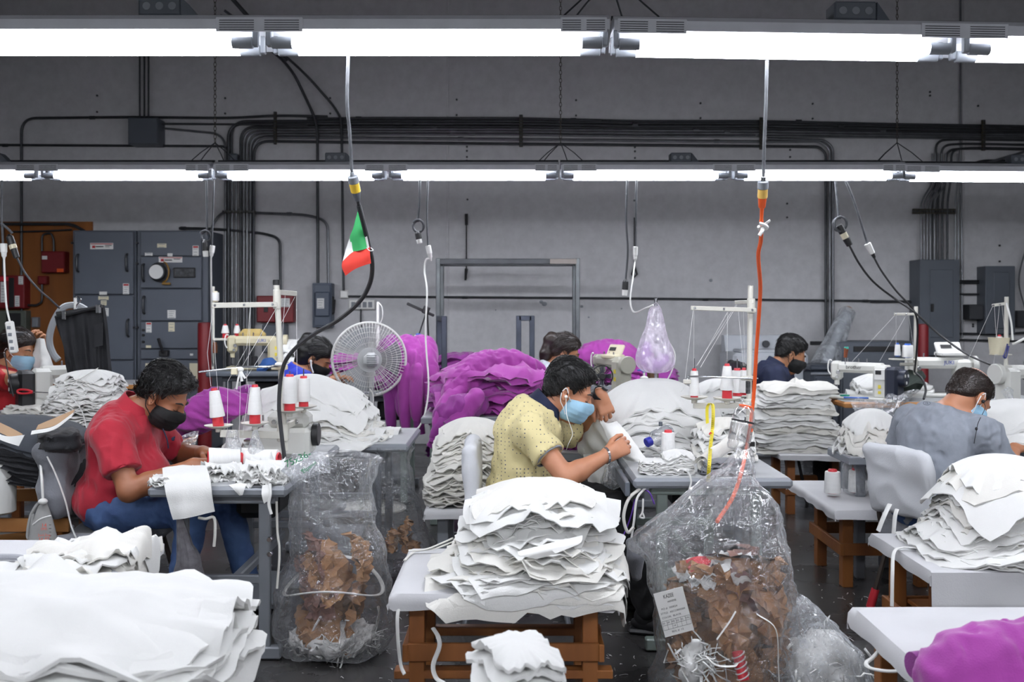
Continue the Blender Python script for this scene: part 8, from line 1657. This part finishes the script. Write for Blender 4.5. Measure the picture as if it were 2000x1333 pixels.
cord('blue and white pen lying on the far right table', [(1648, 777, 7.08), (1696, 778, 7.08)], .006, M_blueplastic, 'pen', sm=0, cat='pen')
drape('blue cloth on the dark far table', [[P(505, 712, 8.1), P(522, 700, 8.12), P(540, 706, 8.15)], [P(500, 720, 8.0), P(520, 716, 8.0), P(540, 718, 8.02)]], m=mat('mid_blue_cloth', (40, 80, 140), .9), seed=23, wr=.02, thick=.03)
drape('maroon cloth on the dark far table', [[P(518, 698, 8.25), P(532, 690, 8.25), P(546, 692, 8.25)], [P(522, 712, 8.2), P(536, 706, 8.18), P(546, 708, 8.2)]], m=mat('maroon_cloth', (84, 30, 50), .9), seed=24, wr=.02, thick=.03)
T = Thing('boom_arm', 'black phone boom arm beside the steel rack', 'boom arm', P(818, 655, 7.6)); b = MB(); b.tube([P(818, 655, 7.6), P(832, 612, 7.6)], .006, 6); b.tube([P(838, 690, 7.6), P(836, 640, 7.6), P(834, 600, 7.6)], .008, 6); T.part('stem', b, M_black); b = MB(); b.bar(P(795, 593, 7.6), P(848, 617, 7.6), .022, .022); b.box(P(832, 606, 7.58), (.05, .05, .06), roty(.4)); T.part('clamp_head', b, M_black)
b = MB(); b.cyl(P(738, 690, 7.9), P(738, 590, 7.9), .012); b.tube([P(738, 590, 7.9), P(746, 600, 7.88), P(747, 620, 7.88), P(741, 635, 7.9)], .004, 6, 5); single('white_post', b, M_plasticw, 'white post with a wire loop behind the fan', 'post')
cloth_pile('bundle of purple trimmings beside the man in yellow', P(1116, 0, 5.0)[0], 5.0, .74, .12, .14, .12, 5, 71, dome=.5, rot=.8, jit=.15, ripple=.02, ragged=.12, thick=.012, wr=.016, m=M_purple, m2=M_purple2, group='purple sweatshirts', name='trimmings_bundle', cat='cloth')
plain_table('grey table end behind the man in yellow', .20, .44, 4.85, 5.6, .735, M_grey, M_grtop, M_grey)
# hanging sack and cords at the wooden stand
M_sack = mat('grey_cotton_sack', (150, 150, 148), .9, var=.1, bump=.2, bscale=200); T = Thing('hanging_sack', 'grey cotton sack with red measuring marks hanging from the wooden stand', 'sack', P(85, 1080, 4.42)); c = lambda u, v, y=4.42: P(u, v, y)
g = []
for t in np.linspace(0, 1, 14):
    ul, ur = 84 - 34 * t ** .55, 86 + 34 * t ** .7; row = []
    for s_ in np.linspace(0, 2 * math.pi, 29): q = c((ul + ur) / 2, 978 + 110 * t); w_ = (ur - ul) / 2 * 4.42 / F; row.append(q + V3(w_ * math.cos(s_), .045 * (t ** .5) * math.sin(s_) - .0, .006 * math.sin(3 * s_ + 4 * t)))
    g.append(row)
b = MB(); b.grid(np.array(g)); T.part('sack', b, M_sack); b = MB(); b.tube([c(84, 985), c(74, 985), c(60, 1010), c(54, 1045), c(57, 1052), c(61, 1045), c(64, 1010), c(62, 1005)], .008, 7, 5); T.part('strap', b, M_sack); b = MB(); b.ell(c(84, 980, 4.4), (.02, .018, .014)); b.tube([c(84, 980, 4.4), c(82, 940, 4.4), c(79, 905, 4.45)], .006, 6, 4); T.part('knot_cord', b, M_white)
b = MB(); b.tube([c(64, 1026, 4.37), c(80, 1014, 4.365), c(100, 1008, 4.37)], .004, 6, 5); T.part('hem_seam', b, M_label)
M_rink = mat('red_marker', (226, 86, 60), .6)
for tx, v, sz in (('14', 1027, .024), ('1M1', 1034, .018), ('2vvl-2nq', 1046, .016), ('16 02', 1054, .022), ('1 - 8', 1061, .022)): T.part('red_marking', text_mb(tx, sz, c(86, v, 4.362), (1, 0, .03), (0, 0, 1)), M_rink, smooth=False)
b = MB()
for v in (1026, 1033, 1040, 1047, 1054, 1061): b.box(c(98, v, 4.364), (.010, .001, .002), bev=0)
T.part('scale_ticks', b, M_ink, smooth=False)
cord('white cord slanting down from the wooden stand past the grey cushion', [(92, 892, 4.4), (110, 930, 4.4), (128, 980, 4.4), (140, 1030, 4.4), (156, 1066, 4.4)], .006, M_white, 'hanging_rope', cat='cord', flat=.5)
b = MB(); b.box(P(25, 1030, 4.75), (.16, .004, .06), roty(-.1)); single('paper_sheet', b, M_label, 'white paper sheet tucked behind the hanging sack', 'paper', smooth=False)
q = P(-8, 960, 4.5); b = MB(); b.lathe([(.07, -.10), (.085, -.09), (.085, .12), (.08, .13)], q, seg=20); single('plastic_pail', b, mat('milky_plastic', (196, 196, 192), .5), 'milky white pail at the left edge under the black garments', 'pail')
# ropes and strings
cord('grey cotton rope across the lower left table', [(-20, 1088, 3.3), (40, 1090, 3.28), (70, 1102, 3.22), (100, 1112, 3.18), (150, 1113, 3.17), (195, 1112, 3.17), (215, 1118, 3.15), (228, 1126, 3.1), (236, 1140, 3.05)], .0105, mat('grey_rope', (168, 170, 176), .9, bump=.4, bscale=200), 'cotton_rope', cat='rope')
cord('white string tail on the lower left table', [(170, 1120, 3.2), (150, 1124, 3.12), (134, 1132, 3.1), (140, 1137, 3.05), (175, 1132, 3.02)], .004, M_white, 'cotton_string', cat='string')
b = MB(); b.box(P(118, 1120, 3.0) * [1, 1, 0] + [0, 0, .617], (.14, .10, .006), rotz(.3)); single('paper_stack', b, M_plasticw, 'thin folded white paper on the lower left table', 'paper', smooth=False)
cord('white cotton tape hanging at the left corner of the centre bench', [(780, 1178, 3.44), (776, 1210, 3.42), (778, 1260, 3.42), (783, 1300, 3.42), (790, 1318, 3.4)], .0065, M_white, 'cotton_tape', cat='tape', flat=.5)
cord('white cotton tape looping behind the legs of the centre bench', [(846, 1228, 3.5), (856, 1245, 3.46), (858, 1265, 3.44), (846, 1300, 3.42), (852, 1325, 3.4), (868, 1336, 3.38)], .0085, M_white, 'cotton_tape', cat='tape', flat=.6)
cord('upper white tape tied across the back of the centre bench top', [(798, 1076, 4.0), (830, 1074, 4.0), (862, 1062, 4.0), (884, 1052, 3.98)], .0075, M_cream, 'cotton_tape', cat='tape', flat=.5)
cord('lower white tape tied across the back of the centre bench top', [(790, 1095, 3.9), (810, 1078, 4.0), (850, 1072, 4.0), (886, 1058, 3.98)], .006, M_cream, 'cotton_tape', cat='tape', flat=.5)
cord('cream tape along the right side of the centre pile', [(1192, 1010, 3.95), (1206, 1055, 3.8), (1222, 1110, 3.7), (1226, 1135, 3.6)], .007, M_cream, 'cotton_tape', cat='tape', flat=.4)
g = np.array([[P(1010, 1078, 3.46), P(1070, 1062, 3.45), P(1138, 1046, 3.47)], [P(1016, 1086, 3.44), P(1075, 1072, 3.42), P(1136, 1058, 3.45)], [P(1048, 1093, 3.43), P(1085, 1082, 3.41), P(1130, 1064, 3.44)]])
b = MB(); b.grid(np.stack([smooth_path(g[:, j], 4) for j in range(3)], 1), .001); single('paper_sheet', b, M_plasticw, 'sheet of white paper stuck in the front of the centre pile', 'paper')
cord('white tape tied round the right covered bench', [(1855, 1078, 3.95), (1800, 1072, 4.0), (1762, 1070, 4.05), (1746, 1080, 4.0), (1743, 1120, 3.95), (1742, 1185, 3.93)], .0075, M_white, 'cotton_tape', cat='tape', flat=.5)
cord('white tape looped under the corner of the nearest right bench', [(1725, 1262, 3.1), (1705, 1285, 3.05), (1692, 1296, 3.0), (1700, 1306, 2.95), (1735, 1312, 2.9), (1780, 1310, 2.88)], .007, M_white, 'cotton_tape', cat='tape', flat=.7)
for k, (pts, m_, lb, r_) in enumerate((([(1250, 955, 4.12), (1228, 975, 4.1), (1218, 1010, 4.1), (1226, 1040, 4.1), (1238, 1030, 4.1)], M_cream, 'thick cream cord hanging from the left corner of the yellow man\'s table', .007), ([(1262, 952, 4.12), (1244, 975, 4.1), (1238, 1020, 4.1), (1232, 1060, 4.1)], M_white, 'white cord hanging from the left corner of the yellow man\'s table', .005), ([(1255, 958, 4.14), (1268, 962, 4.1), (1278, 985, 4.1)], mat('violet_cord', (92, 50, 150), .7), 'short violet cord below the yellow man\'s table', .003), ([(1240, 975, 4.13), (1232, 1010, 4.12), (1214, 1056, 4.12)], MATS['violet_cord'], 'long violet cord below the yellow man\'s table', .003), ([(1256, 975, 4.1), (1255, 1000, 4.1), (1250, 1010, 4.1), (1258, 1012, 4.1), (1254, 1000, 4.1)], M_white, 'knotted white string below the yellow man\'s table', .004), ([(1342, 918, 4.09), (1350, 940, 4.085), (1346, 962, 4.085), (1352, 985, 4.085)], M_white, 'thin white tie dangling from the middle of the yellow man\'s table', .004))): cord(lb, pts, r_, m_, 'hanging_rope', cat='cord')
S = sdf_of([('c', P(1234, 1062, 4.05), P(1240, 1085, 4.05), .026, .032), ('c', P(1240, 1085, 4.05), P(1244, 1125, 4.05), .032, .024)], .007, post=lambda S: S.noise(.004, 60, 3)); single('grey_pouch', S.mb(), M_cushion, 'grey cloth pouch hanging below the yellow man\'s table', 'pouch', angle=180)
b = bag_mesh([(P(1196, 0, 4.5)[0], 4.5, P(0, 958, 4.5)[2], .012, .01), (P(1196, 0, 4.5)[0], 4.5, P(0, 945, 4.5)[2], .05, .04), (P(1196, 0, 4.5)[0], 4.5, P(0, 920, 4.5)[2], .035, .03), (P(1196, 0, 4.5)[0], 4.5, P(0, 898, 4.5)[2], .01, .01)], 28, fold=.1, crumple=.01); single('plastic_bag', b, M_film2, 'small crumpled bag hanging at the left side of the yellow man\'s table', 'plastic bag', 'clear plastic bags', angle=180)
b = bag_mesh([(P(368, 0, 4.06)[0], 4.06, P(0, 1150, 4.06)[2], .02, .02), (P(368, 0, 4.06)[0], 4.06, P(0, 1140, 4.06)[2], .055, .045), (P(368, 0, 4.06)[0], 4.06, P(0, 1090, 4.06)[2], .045, .04), (P(360, 0, 4.06)[0], 4.06, P(0, 1050, 4.06)[2], .018, .016), (P(352, 0, 4.06)[0], 4.06, P(0, 1012, 4.06)[2], .006, .006)], 29, fold=.1, crumple=.01); single('lint_bag', b, mat('dusty_net', (118, 116, 120), .95, var=.5, scale=30, bump=.4, bscale=80), 'dusty grey lint bag hanging under the red man\'s table', 'bag', angle=180)
cord('cord tied round the near leg of the red man\'s table', [(388, 1012, 4.03), (402, 1014, 4.02), (418, 1012, 4.03), (420, 1040, 4.02), (418, 1068, 4.02)], .006, M_cream, 'hanging_rope', cat='cord')
cord('bundle of cords hanging down the near right leg of the red man\'s table', [(540, 980, 4.05), (542, 1040, 4.04), (546, 1080, 4.04), (541, 1150, 4.04)], .005, M_cream, 'hanging_rope', cat='cord')
# lint and thread scraps on the floor
r = RS(77); b = MB()
for i in range(520):
    u, v = r.uniform(560, 2000), r.uniform(930, 1420)
    if i > 330: u, v = r.choice([790, 1020, 1230, 1560, 1700]) + r.normal() * 45, r.choice([1000, 1180, 1290, 1320, 1230]) + r.normal() * 22
    y = YZ(max(v, 930), 0); p = P(u, max(v, 930), y) * [1, 1, 0] + [0, 0, .003]; d = r.normal(size=3) * [.011, .016, .0]; s_ = .0016 + .0036 * r.rand() ** 2
    b.tube([p, p + d * .5 + [0, 0, .003], p + d + r.normal(size=3) * [.008, .008, .0]], s_ * .6, 4, flat=.5)
single('floor_lint', b, M_lint, 'scraps of lint and thread scattered over the dark floor', 'lint', kind='stuff', angle=180)
